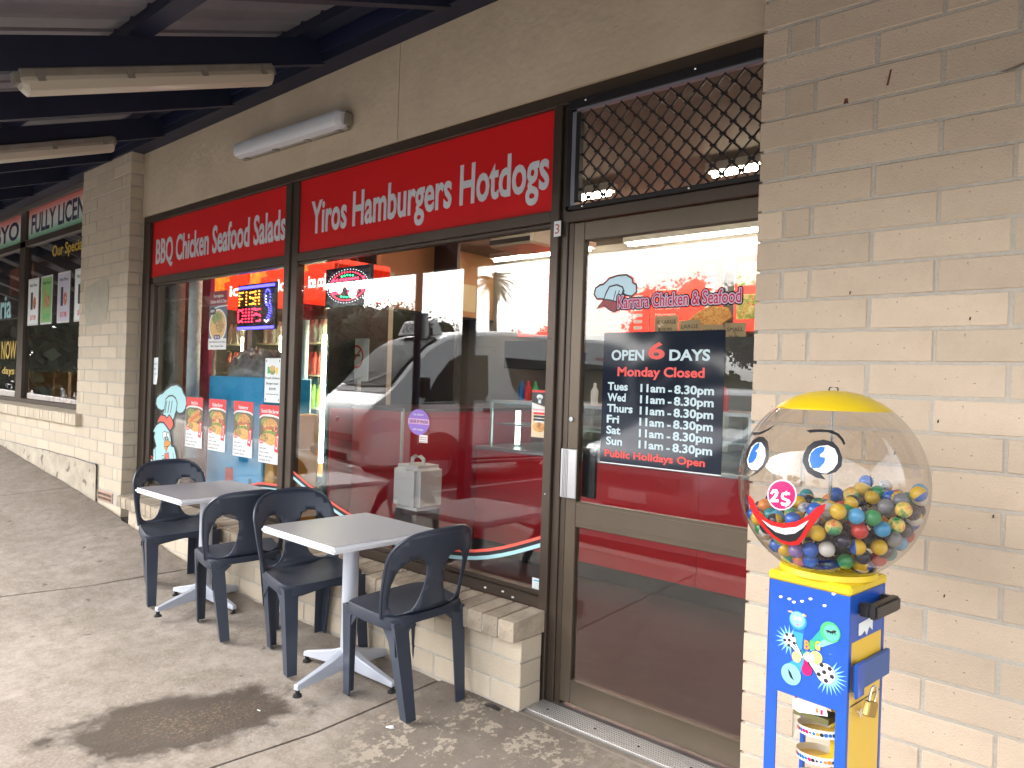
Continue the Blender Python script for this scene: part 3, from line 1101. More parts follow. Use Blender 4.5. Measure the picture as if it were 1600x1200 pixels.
def slope_box(x0, x1, ya, yb, zoff, h, name, m, par=aw):
    """member following the roof fall: bottom at wall line Z=3.205+zoff"""
    def zz(y):
        return 3.205 + zoff + SL * (y - 0.1)
    return MB().add([(x0, ya, zz(ya)), (x1, ya, zz(ya)), (x1, yb, zz(yb)), (x0, yb, zz(yb)), (x0, ya, zz(ya) + h), (x1, ya, zz(ya) + h), (x1, yb, zz(yb) + h), (x0, yb, zz(yb) + h)],
                    [(0, 3, 2, 1), (4, 5, 6, 7), (0, 1, 5, 4), (1, 2, 6, 5), (2, 3, 7, 6), (3, 0, 4, 7)]).build(name, m, par)


for i in range(-6, 30):  # far left run is out of view, carried on to shade the pavement
    x = -2.62 - 1.03 * i
    slope_box(x, x + 0.055, -1.98, 0.05, 0.0, 0.15, 'rafter', NAVY)
for y in (-1.85, -1.0, -0.12):
    zb = 3.205 + 0.15 + SL * (y - 0.1)
    MB().box(-34, 4.0, y - 0.045, y + 0.045, zb, zb + 0.07).build('purlin', NAVY, aw)
MB().box(-34, 4.0, -0.02, 0.098, 3.172, 3.36).build('ledger', NAVY, aw)
MB().box(-34, 4.0, -0.032, -0.022, 3.225, 3.36).build('ledger_trim', mat('ledger_blue', (0.014, 0.02, 0.06), 0.5), aw)
MB().box(-34, 4.0, -2.08, -1.98, 2.44, 2.76).build('gutter', NAVY, aw)
V, F = [], []
xx = []
x = -34.0
while x < 4.0:
    xx += [(x, 0), (x + 0.085, 0), (x + 0.10, 0.022), (x + 0.125, 0.022), (x + 0.14, 0)]
    x += 0.19
n = len(xx)
for y in (-2.0, 0.09):
    for x, dz in xx:
        V.append((x, y, 3.205 + 0.222 + SL * (y - 0.1) + dz))
F = [(i, i + 1, n + i + 1, n + i) for i in range(n - 1)]
m = MB()
m.add(V, F)
m.add([(a, b, c + 0.004) for a, b, c in V], F)
m.build('roof_sheet', ZINC, aw)
for x in (-3.68, -7.6, -12, -17, -22, -28, 3.6):
    z0 = gz(x, -2.0)
    MB().box(x - 0.045, x + 0.045, -2.07, -1.98, z0 - 0.05, 2.44).build('post', NAVY, aw)
# building mass above and behind the shops (keeps daylight out of the rooms)
bl = thing('shop_building', 'rear and upper walls of the shop block behind the fascia', 'building')
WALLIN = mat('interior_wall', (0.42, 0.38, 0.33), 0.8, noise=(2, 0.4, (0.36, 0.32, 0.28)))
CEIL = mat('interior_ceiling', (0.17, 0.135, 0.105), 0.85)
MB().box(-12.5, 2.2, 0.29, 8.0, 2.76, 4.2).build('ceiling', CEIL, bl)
MB().box(-34, -12.4, .06, .30, 0.0, 3.75).build('far_front_wall', BRICK_L, bl)  # unseen wall, added with the longer awning to shade the far pavement
MB().box(-12.62, -12.5, .30, 5.2, 0.0, 2.76).build('end_wall', WALLIN, bl)
MB().box(-12.5, -6.35, 5.0, 5.2, 0.0, 2.76).build('back_wall', WALLIN, bl)
MB().box(-6.25, 2.2, 3.5, 3.7, -0.02, 2.76).build('back_wall', WALLIN, bl)
MB().box(-6.35, -6.25, 0.31, 5.0, 0.0, 2.76).build('party_wall', mat('party_wall_paint', (0.35, 0.3, 0.26), 0.8), bl)
MB().box(1.3, 1.4, 0.31, 3.5, -0.02, 2.76).build('side_wall', WALLIN, bl)
MB().box(-12.5, 2.2, 0.28, 0.30, 2.66, 3.75).build('fascia_backing', BLACK, bl)
MB().box(-12.5, -5.256, 0.20, 0.28, 3.16, 3.75).build('upper_wall', PLASTER, bl)
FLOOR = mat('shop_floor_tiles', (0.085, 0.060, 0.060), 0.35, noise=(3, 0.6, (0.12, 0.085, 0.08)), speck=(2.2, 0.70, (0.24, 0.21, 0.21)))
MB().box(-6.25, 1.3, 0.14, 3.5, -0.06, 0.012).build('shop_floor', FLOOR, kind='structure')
MB().box(-12.5, -6.35, 0.3, 5.0, 0.2, 0.45).build('neighbour_floor', mat('neighbour_floor_wood', (0.10, 0.06, 0.04), 0.4), kind='structure')
# outlines of the window decals (metres on the glass) and of the globe decals (longitude, latitude)
D={'hat':[(-4.891,1.103),(-4.958,1.114),(-4.994,1.146),(-4.986,1.189),(-4.933,1.22),(-4.875,1.23),(-4.827,1.257),(-4.733,1.292),(-4.64,1.304),(-4.557,1.283),(-4.524,1.243),(-4.482,1.218),(-4.469,1.173),(-4.486,1.132),(-4.524,1.103),(-4.584,1.095),(-4.62,1.107),(-4.641,1.175),(-4.707,1.219),(-4.791,1.206),(-4.82,1.168),(-4.838,1.115)],'band':[(-4.866,1.052),(-4.837,1.106),(-4.819,1.158),(-4.817,1.187),(-4.77,1.21),(-4.707,1.217),(-4.653,1.2),(-4.624,1.167),(-4.637,1.111),(-4.683,1.035),(-4.736,1.041),(-4.8,1.042)],'comb':[(-4.959,0.98),(-4.94,1.02),(-4.899,1.06),(-4.822,1.055),(-4.789,1.038),(-4.748,1.066),(-4.693,1.034),(-4.674,0.998),(-4.719,0.958),(-4.783,0.959),(-4.796,0.986),(-4.851,1.001),(-4.916,0.997)],'body':[(-5.012,0.939),(-4.97,0.975),(-4.905,0.998),(-4.84,0.997),(-4.791,0.972),(-4.739,0.943),(-4.715,0.903),(-4.701,0.857),(-4.699,0.83),(-4.647,0.825),(-4.611,0.763),(-4.596,0.687),(-5.024,0.64),(-5.008,0.728),(-5.011,0.775),(-4.958,0.809),(-4.983,0.845),(-5.008,0.881),(-4.988,0.916),(-5.023,0.924)],'beak':[(-4.818,0.848),(-4.766,0.876),(-4.701,0.857),(-4.732,0.836),(-4.763,0.825),(-4.809,0.821)],'jaw':[(-4.816,0.817),(-4.752,0.82),(-4.777,0.784)],'tie':[(-4.805,0.765),(-4.738,0.775),(-4.724,0.735),(-4.759,0.718),(-4.788,0.738)],'flagr':[(-5.154,0.754),(-5.136,0.759),(-5.022,0.715),(-5.028,0.702)],'flagw':[(-5.152,0.726),(-5.134,0.732),(-5.02,0.686),(-5.026,0.673)],'eye1':[(-4.846,0.903),(-4.843,0.926),(-4.818,0.937),(-4.792,0.93),(-4.786,0.907),(-4.793,0.883),(-4.813,0.871),(-4.835,0.88)],'eye2':[(-4.777,0.909),(-4.77,0.931),(-4.754,0.935),(-4.735,0.912),(-4.742,0.887),(-4.762,0.881)],'pup1':[(-4.819,0.89),(-4.811,0.9),(-4.794,0.897),(-4.792,0.88),(-4.809,0.875)],'pup2':[(-4.772,0.897),(-4.76,0.903),(-4.751,0.895),(-4.758,0.883)],'st0':[(-4.806,1.178),(-4.795,1.178),(-4.82,1.083),(-4.831,1.082)],'st1':[(-4.757,1.18),(-4.746,1.18),(-4.771,1.086),(-4.782,1.085)],'st2':[(-4.708,1.182),(-4.698,1.182),(-4.723,1.088),(-4.733,1.087)],'dhat':[(-0.758,1.786),(-0.752,1.809),(-0.732,1.819),(-0.715,1.821),(-0.686,1.844),(-0.646,1.852),(-0.607,1.852),(-0.581,1.837),(-0.577,1.82),(-0.561,1.811),(-0.559,1.786),(-0.578,1.771),(-0.604,1.777),(-0.617,1.784),(-0.628,1.807),(-0.651,1.817),(-0.684,1.813),(-0.697,1.789),(-0.71,1.767),(-0.744,1.769)],'dband':[(-0.712,1.756),(-0.697,1.789),(-0.684,1.81),(-0.651,1.815),(-0.625,1.805),(-0.618,1.79),(-0.63,1.774),(-0.645,1.741),(-0.655,1.75),(-0.682,1.757)],'dcomb':[(-0.745,1.726),(-0.709,1.758),(-0.682,1.754),(-0.655,1.747),(-0.639,1.752),(-0.638,1.719),(-0.66,1.711),(-0.681,1.721),(-0.708,1.739)],'eLk':[(-137.4,13.5),(-139.1,16.8),(-138.6,21.3),(-136.1,25.6),(-130.5,28.6),(-123.6,29.1),(-117.1,26.6),(-113.2,21.7),(-111.6,16.1),(-113.6,11.0),(-118.2,7.3),(-127.0,3.5),(-120.4,7.8),(-126.3,7.5),(-132.5,9.3)],'eLw':[(-133.4,13.0),(-133.2,17.3),(-132.8,21.7),(-128.5,24.8),(-122.8,25.3),(-117.0,22.2),(-114.4,17.4),(-115.2,12.4),(-119.2,8.7),(-124.8,8.1),(-129.6,9.6)],'eLb':[(-131.9,14.0),(-131.2,18.8),(-129.7,22.9),(-125.8,24.8),(-123.7,24.3),(-123.5,21.7),(-126.0,19.3),(-123.0,19.1),(-122.5,15.8),(-124.9,12.6),(-129.5,11.5)],'eRk':[(-88.2,16.7),(-88.3,20.6),(-86.6,25.6),(-82.9,29.2),(-77.0,30.6),(-71.0,29.5),(-67.7,26.0),(-65.7,20.6),(-66.1,16.0),(-69.1,12.5),(-73.4,10.9),(-77.1,10.9),(-74.4,8.0),(-80.0,8.7),(-84.8,11.2)],'eRw':[(-84.8,17.8),(-84.6,20.9),(-83.0,24.2),(-79.1,26.5),(-74.2,27.3),(-70.1,25.5),(-68.3,21.6),(-68.4,17.4),(-70.6,13.9),(-74.2,11.4),(-77.2,11.5),(-81.0,12.7),(-83.5,14.4)],'eRb':[(-84.2,17.8),(-83.9,21.8),(-81.4,24.8),(-78.2,26.2),(-75.8,25.9),(-76.4,23.5),(-78.6,21.4),(-78.1,20.2),(-75.4,20.0),(-75.6,17.3),(-78.1,14.1),(-82.3,13.5)],'bL':[(-118.2,38.0),(-123.8,34.6),(-132.2,31.6),(-149.6,30.5),(-142.0,29.0),(-128.5,30.4),(-121.0,34.3)],'bR':[(-89.6,35.7),(-86.1,36.6),(-79.5,37.2),(-72.1,36.9),(-67.5,34.9),(-64.6,31.5),(-63.5,28.7),(-64.8,28.0),(-66.3,31.0),(-69.3,33.9),(-74.7,35.4),(-81.1,35.3),(-86.6,34.4)],'nose':[(-90.1,-1.9),(-90.5,-4.9),(-92.1,-7.7),(-94.6,-10.0),(-97.7,-11.5),(-101.2,-12.1),(-104.5,-11.5),(-107.3,-9.9),(-109.0,-7.4),(-109.5,-4.4),(-108.9,-1.3),(-107.1,1.6),(-104.4,3.9),(-101.2,5.3),(-97.9,5.7),(-94.8,5.0),(-92.3,3.3),(-90.7,1.0)],'nosein':[(-90.9,-2.0),(-91.3,-4.7),(-92.7,-7.3),(-95.0,-9.4),(-97.8,-10.8),(-101.0,-11.2),(-104.0,-10.7),(-106.4,-9.2),(-108.0,-7.0),(-108.5,-4.3),(-107.9,-1.5),(-106.3,1.2),(-103.9,3.3),(-101.0,4.5),(-98.0,4.9),(-95.2,4.3),(-92.9,2.8),(-91.4,0.6)],'n2':[(-107.1,-3.2),(-105.2,-0.6),(-102.4,-0.2),(-101.2,-2.0),(-102.3,-4.5),(-104.4,-6.3),(-101.2,-5.7),(-101.3,-7.4),(-107.4,-8.3),(-107.0,-6.7),(-104.2,-3.9),(-103.4,-2.3),(-105.0,-2.5),(-105.4,-3.6)],'nS':[(-94.0,-2.4),(-97.4,-2.5),(-98.2,-3.7),(-96.9,-4.5),(-94.4,-5.0),(-93.5,-6.4),(-94.9,-8.4),(-99.3,-9.0),(-100.1,-7.7),(-99.4,-7.0),(-97.4,-7.3),(-95.7,-6.7),(-96.5,-6.0),(-98.9,-5.5),(-99.8,-4.1),(-99.1,-1.9),(-97.0,-1.1),(-94.0,-1.1)],'nSbar':[(-96.8,-0.4),(-95.8,-0.3),(-96.0,-9.5),(-97.2,-9.6)],'mR':[(-128.5,-6.6),(-122.4,-9.0),(-119.4,-14.3),(-113.7,-18.8),(-106.1,-20.0),(-99.1,-19.7),(-90.7,-17.1),(-84.0,-13.0),(-78.7,-7.3),(-74.0,-4.9),(-75.0,-9.6),(-78.7,-14.7),(-82.7,-20.6),(-86.6,-26.9),(-91.2,-32.4),(-97.8,-34.3),(-105.6,-34.1),(-111.6,-31.4),(-116.4,-28.1),(-121.0,-23.5),(-125.4,-18.2),(-128.3,-12.8)],'mK':[(-117.4,-20.2),(-109.1,-22.7),(-100.7,-23.0),(-91.1,-20.5),(-83.3,-15.3),(-86.0,-21.1),(-89.1,-25.9),(-92.5,-29.7),(-98.0,-31.7),(-104.4,-31.4),(-110.2,-28.8),(-114.6,-24.6)],'mW':[(-116.7,-20.3),(-109.1,-22.7),(-99.7,-22.8),(-91.1,-20.5),(-83.1,-15.2),(-86.8,-20.3),(-92.5,-24.7),(-99.7,-26.8),(-106.9,-26.3),(-112.8,-23.4)]}
# ================================================================== LAMPS
def batten(name, label, T, ln, m_diff, r=0.055):
    """surface batten light, built along local x, diffuser towards local -z"""
    t = thing(name, label, 'light', 'weatherproof batten lights')
    t.matrix_world = T
    m = MB().box(0, ln, -0.05, 0.05, 0, 0.035)
    m.build('body', GALV, t, bevel=0.006, local=True)
    sec = [(-0.045, 0.0), (-0.052, -0.02), (-0.042, -0.055), (-0.02, -0.068), (0.02, -0.068), (0.042, -0.055), (0.052, -0.02), (0.045, 0.0)]
    MB().loft([[(x, a * k, b * k2) for a, b in sec] for x, k, k2 in ((0.0, .75, .6), (0.02, 1, 1), (ln - 0.02, 1, 1), (ln, .75, .6))]).build('diffuser', m_diff, t, smooth=True, local=True)
    for x in (0.06, ln * .36, ln * .66, ln - 0.08):
        for s in (-1, 1):
            MB().box(x, x + 0.03, s * 0.052 - 0.004, s * 0.052 + 0.004, -0.022, 0.02).build('clip', GALV, t, local=True)
    for x in (-0.018, ln):
        MB().box(x, x + 0.018, -0.03, 0.03, -0.02, 0.028).build('end_cap', GALV, t, local=True)
    return t


th_ = math.atan(SL)
Ry = Matrix.Translation((-2.60, -1.465, 2.610)) @ Matrix.Rotation(radians(90), 4, 'Z') @ Matrix.Rotation(-th_, 4, 'Y')
batten('awning_light', 'aged batten light under the nearest awning rafter, the longer one seen whole', Ry, 1.22, DIFFY)
Ry = Matrix.Translation((-4.62, -1.52, 2.61)) @ Matrix.Rotation(radians(90), 4, 'Z') @ Matrix.Rotation(-th_, 4, 'Y')
batten('awning_light', 'aged batten light under the farther awning rafter, beside the pillar top', Ry, 1.22, DIFFY)
Rw = Matrix.Translation((-3.60, 0.10, 2.865)) @ Matrix.Rotation(radians(-1.8), 4, 'Y') @ Matrix.Rotation(radians(-62), 4, 'X') @ Matrix.Rotation(0, 4, 'Z')
batten('wall_light', 'white batten light fixed to the beige plaster above the signs', Matrix.Translation((-3.60, 0.065, 2.875)) @ Matrix.Rotation(radians(1.4), 4, 'Y') @ Matrix.Rotation(radians(-90), 4, 'X'), 1.17, DIFF)

# ================================================================== CHAIRS
CHB = mat('chair_navy_plastic', (0.025, 0.033, 0.053), 0.38, noise=(7, 0.6, (0.038, 0.048, 0.070)), bump=(220, 0.05))


def make_chair(label):
    t = thing('cafe_chair', label, 'chair', 'navy plastic chairs at the two tables')
    SH = 0.43

    # --- seat: dished sheet with a turned-down edge (x forward)
    def seat_half(x):
        return 0.185 + 0.028 * (x + 0.2) / 0.4
    outline = []
    for a in range(0, 360, 15):
        c, s_ = cos(radians(a)), sin(radians(a))
        ex = abs(c) ** 0.42 * (1 if c > 0 else -1)
        ey = abs(s_) ** 0.42 * (1 if s_ > 0 else -1)
        x = 0.005 + 0.195 * ex
        outline.append((x, ey * seat_half(x)))
    v, f = cdt([outline], 0.045)

    def sz(x, y):
        return SH - 0.016 * max(0, 1 - (x / 0.2) ** 2) * max(0, 1 - (y / 0.2) ** 2) - 0.012 * max(0, (x - 0.12) / 0.08)
    mb = MB()
    n = len(v)
    mb.add([(a, b, sz(a, b)) for a, b in v] + [(a, b, sz(a, b) - 0.006) for a, b in v], [tuple(q_) for q_ in f] + [tuple(i + n for i in q_[::-1]) for q_ in f])
    k = len(outline)
    ring0 = [(a, b, sz(a, b)) for a, b in outline]
    ring1 = [(a * 1.03, b * 1.03, sz(a, b) - 0.008) for a, b in outline]
    ring2 = [(a * 1.045, b * 1.05, sz(a, b) - 0.030 - (0.018 if abs(b) > 0.12 else 0)) for a, b in outline]
    ring3 = [(a * 1.02, b * 1.02, sz(a, b) - 0.030 - (0.018 if abs(b) > 0.12 else 0)) for a, b in outline]
    mb.loft([ring0, ring1, ring2, ring3], cap=False)
    mb.build('seat', mat('chair_seat_plastic', (0.019, 0.024, 0.038), 0.62, noise=(9, 0.6, (0.032, 0.036, 0.046)), spec=0.22), t, smooth=True, local=True)

    # --- backrest: arched sheet with two openings
    H = 0.375

    def wid(vv):
        return 0.197 + 0.012 * sin(min(1, vv / 0.2) * pi / 2)
    out = []
    for vv in (0.0, 0.04, 0.08, 0.12, 0.16, 0.20, 0.24):
        out.append((wid(vv), vv))
    for a in range(8, 90, 9):
        out.append((wid(0.24) * cos(radians(a)) ** 0.58, 0.24 + (H - 0.24) * sin(radians(a)) ** 0.95))
    out.append((0.0, H))
    outer = out + [(-a, b) for a, b in out[-2::-1]]

    def hole(s_):
        w0 = []
        L_ = [(0.178, 0.05), (0.183, 0.10), (0.181, 0.15), (0.170, 0.20), (0.150, 0.236), (0.122, 0.257), (0.09, 0.259), (0.062, 0.245), (0.046, 0.215), (0.043, 0.17), (0.049, 0.12), (0.060, 0.08), (0.075, 0.045), (0.092, 0.024), (0.115, 0.014), (0.142, 0.014), (0.165, 0.026)]
        for a, b in L_:
            w0.append((s_ * a, b))
        return w0 if s_ > 0 else w0[::-1]

    def bmap(a, b, d):
        bow = 0.075 * (a / 0.2) ** 2 * (1 - 0.35 * b / H)
        x = -0.175 - 0.10 * (b / H) ** 1.15 + bow
        return (x - d, a, SH - 0.012 + b * 0.985)
    flat('backrest', outer, CHB, t, map3=bmap, th=0.0085, step=0.03, holes=(hole(1), hole(-1)), local=True, smooth='all')
    # rolled rim round the arch
    rim = MB()
    rim.tube([bmap(a, b, 0.004) for a, b in outer], [0.0075] * len(outer), 6)
    rim.build('back_rim', CHB, t, smooth=True, local=True)

    # --- legs: open angle sections, splayed
    def leg(top, foot, ax, ay):
        """ax, ay = +-1: which corner the angle's back points to"""
        A = 0.068
        B = 0.047
        rings = []
        for tt in (0, 0.12, 0.3, 0.6, 1.0):
            p = Vector(top).lerp(Vector(foot), tt)
            w = A * (1 - tt) + B * tt + (0.020 * (1 - tt / 0.12) if tt < 0.12 else 0)
            th = 0.008
            rings.append([(p.x, p.y - 0, p.z), (p.x - ax * w, p.y, p.z), (p.x - ax * w, p.y - ay * th, p.z), (p.x - ax * 0.013, p.y - ay * th, p.z),
                          (p.x - ax * th, p.y - ay * 0.013, p.z), (p.x - ax * th, p.y - ay * w, p.z), (p.x, p.y - ay * w, p.z), (p.x, p.y - ay * 0.010, p.z)])
        m = MB()
        m.loft(rings)
        m.build('leg', CHB, t, local=True)
    for s_ in (1, -1):
        leg((0.193, s_ * 0.207, SH - 0.022), (0.205, s_ * 0.208, 0), 1, s_)
        leg((-0.180, s_ * 0.180, SH - 0.022), (-0.213, s_ * 0.150, 0), -1, s_)
    # corner gussets between leg and skirt
    for sx in (1, -1):
        for s_ in (1, -1):
            y = s_ * (0.203 if sx > 0 else 0.176)
            x = sx * (0.185 if sx > 0 else 0.178)
            m = MB()
            m.add([(x, y, SH - 0.03), (x - sx * 0.11, y, SH - 0.045), (x - sx * 0.058, y, SH - 0.10), (x, y, SH - 0.16),
                   (x, y - s_ * 0.006, SH - 0.03), (x - sx * 0.11, y - s_ * 0.006, SH - 0.045), (x - sx * 0.058, y - s_ * 0.006, SH - 0.10), (x, y - s_ * 0.006, SH - 0.16)],
                  [(0, 1, 2, 3), (7, 6, 5, 4), (0, 4, 5, 1), (1, 5, 6, 2), (2, 6, 7, 3), (3, 7, 4, 0)])
            m.build('gusset', CHB, t, local=True)
            m = MB()
            m.add([(x, y, SH - 0.03), (x, y - s_ * 0.10, SH - 0.04), (x, y - s_ * 0.055, SH - 0.08), (x, y, SH - 0.15),
                   (x - sx * .006, y, SH - 0.03), (x - sx * .006, y - s_ * 0.10, SH - 0.04), (x - sx * .006, y - s_ * 0.055, SH - 0.08), (x - sx * .006, y, SH - 0.15)],
                  [(0, 1, 2, 3), (7, 6, 5, 4), (0, 4, 5, 1), (1, 5, 6, 2), (2, 6, 7, 3), (3, 7, 4, 0)])
            m.build('gusset', CHB, t, local=True)
    return t


def tilt_on_ground(o, x, y, rz):
    gx = (gz(x + .15, y) - gz(x - .15, y)) / .3
    gy = (gz(x, y + .15) - gz(x, y - .15)) / .3
    n = Vector((-gx, -gy, 1)).normalized()
    n = Vector((n.x * .5, n.y * .5, 1)).normalized()
    qz = Vector((0, 0, 1)).rotation_difference(n)
    o.location = (x, y, gz(x, y))
    o.rotation_mode = 'XYZ'
    o.rotation_euler = (qz.to_matrix() @ Matrix.Rotation(rz, 3, 'Z')).to_euler()


ch0 = make_chair('navy plastic chair at the far end of the farther table, nearest the pillar')
tilt_on_ground(ch0, -3.615, -0.262, radians(-12))
for lab, x, y, a in (('navy plastic chair at the near side of the farther table, back towards the other table', -2.79, -0.27, 163),
                     ('navy plastic chair at the far side of the nearer table, facing the door', -2.155, -0.235, -10),
                     ('navy plastic chair nearest the camera, drawn up to the nearer table by the door', -1.435, -0.214, 173)):
    c = copy_tree(ch0)
    c['label'] = lab
    tilt_on_ground(c, x, y, radians(a))

# ================================================================== TABLES
TTOP = mat('table_top_grey', (0.205, 0.207, 0.225), 0.45, noise=(3, 0.4, (0.215, 0.205, 0.21)), spec=0.2)
TEDGE = mat('table_edge_white', (0.78, 0.80, 0.84), 0.35)
SILV = mat('silver_paint', (0.50, 0.53, 0.60), 0.38, 0.35)
RUB = mat('black_rubber', (0.01, 0.01, 0.01), 0.7)


def make_table(label, hh):
    t = thing('cafe_table', label, 'table', 'small square cafe tables')
    MB().box(-0.30, 0.30, -0.30, 0.30, hh - 0.030, hh).build('table_top', TEDGE, t, bevel=0.010, seg=3, local=True, smooth=True)
    flat('top_surface', rrect(-0.291, 0.291, -0.291, 0.291, 0.012), TTOP, t, map3=lambda a, b, d: (a, b, hh + 0.0004 + d), th=0.0006, local=True)
    MB().tube([(0, 0, 0.075), (0, 0, hh - 0.03)], 0.037, 24).build('column', SILV, t, smooth=True, local=True)
    MB().box(-0.12, 0.12, -0.12, 0.12, hh - 0.038, hh - 0.0305).build('mounting_plate', SILV, t, local=True)
    for k in range(4):
        a = radians(8 + 90 * k)
        c, s_ = cos(a), sin(a)

        def R(x, y, z):
            return (x * c - y * s_, x * s_ + y * c, z)
        m = MB()
        m.loft([[R(x, -w, z1), R(x, w, z1), R(x, w * .75, z2), R(x, -w * .75, z2)] for x, w, z1, z2 in ((0.025, 0.026, 0.055, 0.135), (0.10, 0.024, 0.045, 0.105), (0.30, 0.016, 0.030, 0.052))])
        m.build('base_arm', SILV, t, local=True, bevel=0.003)
        x = 0.288
        MB().lathe([(0, 0.032), (0.010, 0.032), (0.010, 0.012), (0.019, 0.010), (0.021, 0), (0, 0)], R(x, 0, 0), 14).build('foot', RUB, t, local=True)
    return t


t1 = make_table('square grey-topped cafe table farther from the camera, near the pillar', 0.695)
t1.location = (-3.262, -0.262, 0.012)
t2 = copy_tree(t1)
t2['label'] = 'square grey-topped cafe table nearer the camera, in front of the middle window'
t2.location = (-1.800, -0.275, 0.006)
t2.rotation_euler = (0, 0, radians(-1.5))
tag(flat('wrapper_scrap', [(0, 0), (.03, .004), (.036, .018), (.018, .026), (.004, .018)], WHITE, None, map3=lambda a, b, d: (-1.305 + a, -0.445 + b, gz(-1.29, -0.435) + 0.002 + d + 0.004 * sin(a * 90)), step=0.01),
    'small scrap of white paper on the pavement beside the nearest chair', 'litter')
tag(flat('wrapper_scrap', [(0, 0), (.022, .002), (.02, .008), (.002, .006)], WHITE, None, map3=lambda a, b, d: (-1.86 + a, -0.70 + b, gz(-1.85, -0.70) + 0.002 + d), step=0.01),
    'tiny white scrap lying at the edge of the wet patch', 'litter')
tag(flat('bark_scrap', [(0, 0), (.05, -.01), (.10, .012), (.12, .03), (.05, .02), (.01, .03)], BLACK, None, map3=lambda a, b, d: (-1.10 + a, -0.085 + b, gz(-1.05, -0.08) + 0.002 + d + 0.01 * sin(a * 40)), step=0.02),
    'dark torn scrap lying at the foot of the low brick wall', 'litter')

# ================================================================== BALL VENDING MACHINE
CX, CY, CZ, GR = 0.404, -0.431, 1.175, 0.243
FH, FV = 0.926, 0.981      # the globe is slightly taller than wide
MYAW = radians(-6.2)
W2 = 0.1025
MBASE = gz(CX, CY)
ma = thing('ball_machine', 'blue and yellow toy ball vending machine with a clear face globe on top', 'vending machine', loc=(CX, CY, MBASE), rotz=MYAW)
MBLUE = mat('machine_blue', (0.006, 0.065, 0.36), 0.36, coat=0.15, noise=(9, 0.5, (0.009, 0.085, 0.42)), speck=(40, 0.72, (0.10, 0.16, 0.35)))
MYEL = mat('machine_yellow', (0.72, 0.52, 0.012), 0.34, coat=0.15, noise=(12, 0.5, (0.64, 0.43, 0.012)))
MYEL2 = mat('machine_yellow_deep', (0.72, 0.46, 0.03), 0.35, coat=0.2)


def L3(a, b, z):
    """local machine coordinates (z measured in the world) -> local"""
    return (a, b, z - MBASE)


def mbox(x0, x1, y0, y1, z0, z1, n, m, bevel=0.002, par=None):
    return MB().box(x0, x1, y0, y1, z0 - MBASE, z1 - MBASE).build(n, m, par or ma, bevel=bevel, local=True)


# lid
mbox(-W2 - .003, W2 + .003, -W2 - .003, W2 + .003, 0.928, 0.952, 'lid', MYEL, 0.006)
# corner posts / panels
mbox(-W2, W2, -W2, -W2 + .004, 0.652, 0.928, 'front_panel', MBLUE, 0.0008)
mbox(-W2, -0.072, -W2, -W2 + .004, MBASE + .05, 0.652, 'front_post', MBLUE, 0.0008)
mbox(0.076, W2, -W2, -W2 + .004, MBASE + .05, 0.652, 'front_post', MBLUE, 0.0008)
for a, b in ((-1, 1), (1, 1), (-1, -1), (1, -1)):
    mbox(a * W2 if a < 0 else W2 - .012, a * W2 + .012 if a < 0 else W2, W2 - .012 if b > 0 else -W2 + .004, W2 if b > 0 else -W2 + .016, MBASE + .05, 0.928, 'corner_post', MBLUE, 0.001)
mbox(-W2, W2, W2 - .004, W2, 0.66, 0.928, 'back_panel', MBLUE, 0.0008)
mbox(-W2, -W2 + .004, -W2, W2, 0.66, 0.928, 'side_panel', MBLUE, 0.0008)
mbox(W2 - .004, W2 - .0005, -W2 + .004, W2 - .004, 0.815, 0.928, 'side_panel', MBLUE, 0.0008)
mbox(W2 - .006, W2 - .002, -W2 + .012, W2 - .012, 0.70, 0.815, 'side_door_panel', MYEL2, 0.0008)
mbox(W2 - .005, W2 + .001, -W2 + .012, W2 - .018, MBASE + .06, 0.700, 'side_door', MYEL2, 0.001)
mbox(-W2 - .004, W2 + .004, -W2 - .004, W2 + .004, MBASE, MBASE + .05, 'plinth', MBLUE, 0.004)
mbox(-W2, W2, -W2, W2, MBASE + .05, MBASE + .16, 'lower_box', MBLUE, 0.002)
mbox(-W2 + .01, W2 - .01, -W2 + .01, W2 - .01, 0.655, 0.664, 'shelf', MBLUE, 0.001)
# latch band with hasp
mbox(W2 + .0005, W2 + .012, -W2 + .02, W2 + .012, 0.700, 0.764, 'latch_band', mat('machine_blue_dull', (0.03, 0.09, 0.28), 0.45), 0.002)
mbox(W2 + .012, W2 + .020, -W2 + .004, -W2 + .050, 0.690, 0.775, 'hasp', MBLUE, 0.004)
MB().tube([L3(W2 + .001, -0.03, 0.638), L3(W2 + .004, -0.03, 0.638)], 0.011, 16).build('key_lock', CHROME, ma, local=True, smooth=True)
mb = MB()
mb.add([L3(W2 + .0016, -W2 + .014, 0.668), L3(W2 + .0016, W2 - .02, 0.668), L3(W2 + .0016, W2 - .02, 0.6645), L3(W2 + .0016, -W2 + .014, 0.6645)], [(0, 1, 2, 3)])
mb.build('door_seam', BLACK, ma, local=True)
# black handle
h = MB()
h.box(W2 - .001, W2 + .030, -0.060, -0.038, 0.876 - MBASE, 0.908 - MBASE)
h.box(W2 - .001, W2 + .030, 0.060, 0.084, 0.876 - MBASE, 0.908 - MBASE)
h.box(W2 + .022, W2 + .045, -0.060, 0.084, 0.874 - MBASE, 0.910 - MBASE)
h.build('handle', mat('black_plastic', (0.015, 0.013, 0.014), 0.35), ma, local=True, bevel=0.005, seg=2)
flat('torn_sticker', [(-0.053, 0.856), (0.027, 0.860), (0.028, 0.826), (0.008, 0.838), (-0.006, 0.820), (-0.018, 0.833), (-0.036, 0.826), (-0.052, 0.827)], PAPER, ma, map3=lambda a, b, d: (W2 + .0006 + d, a, b - MBASE), local=True)
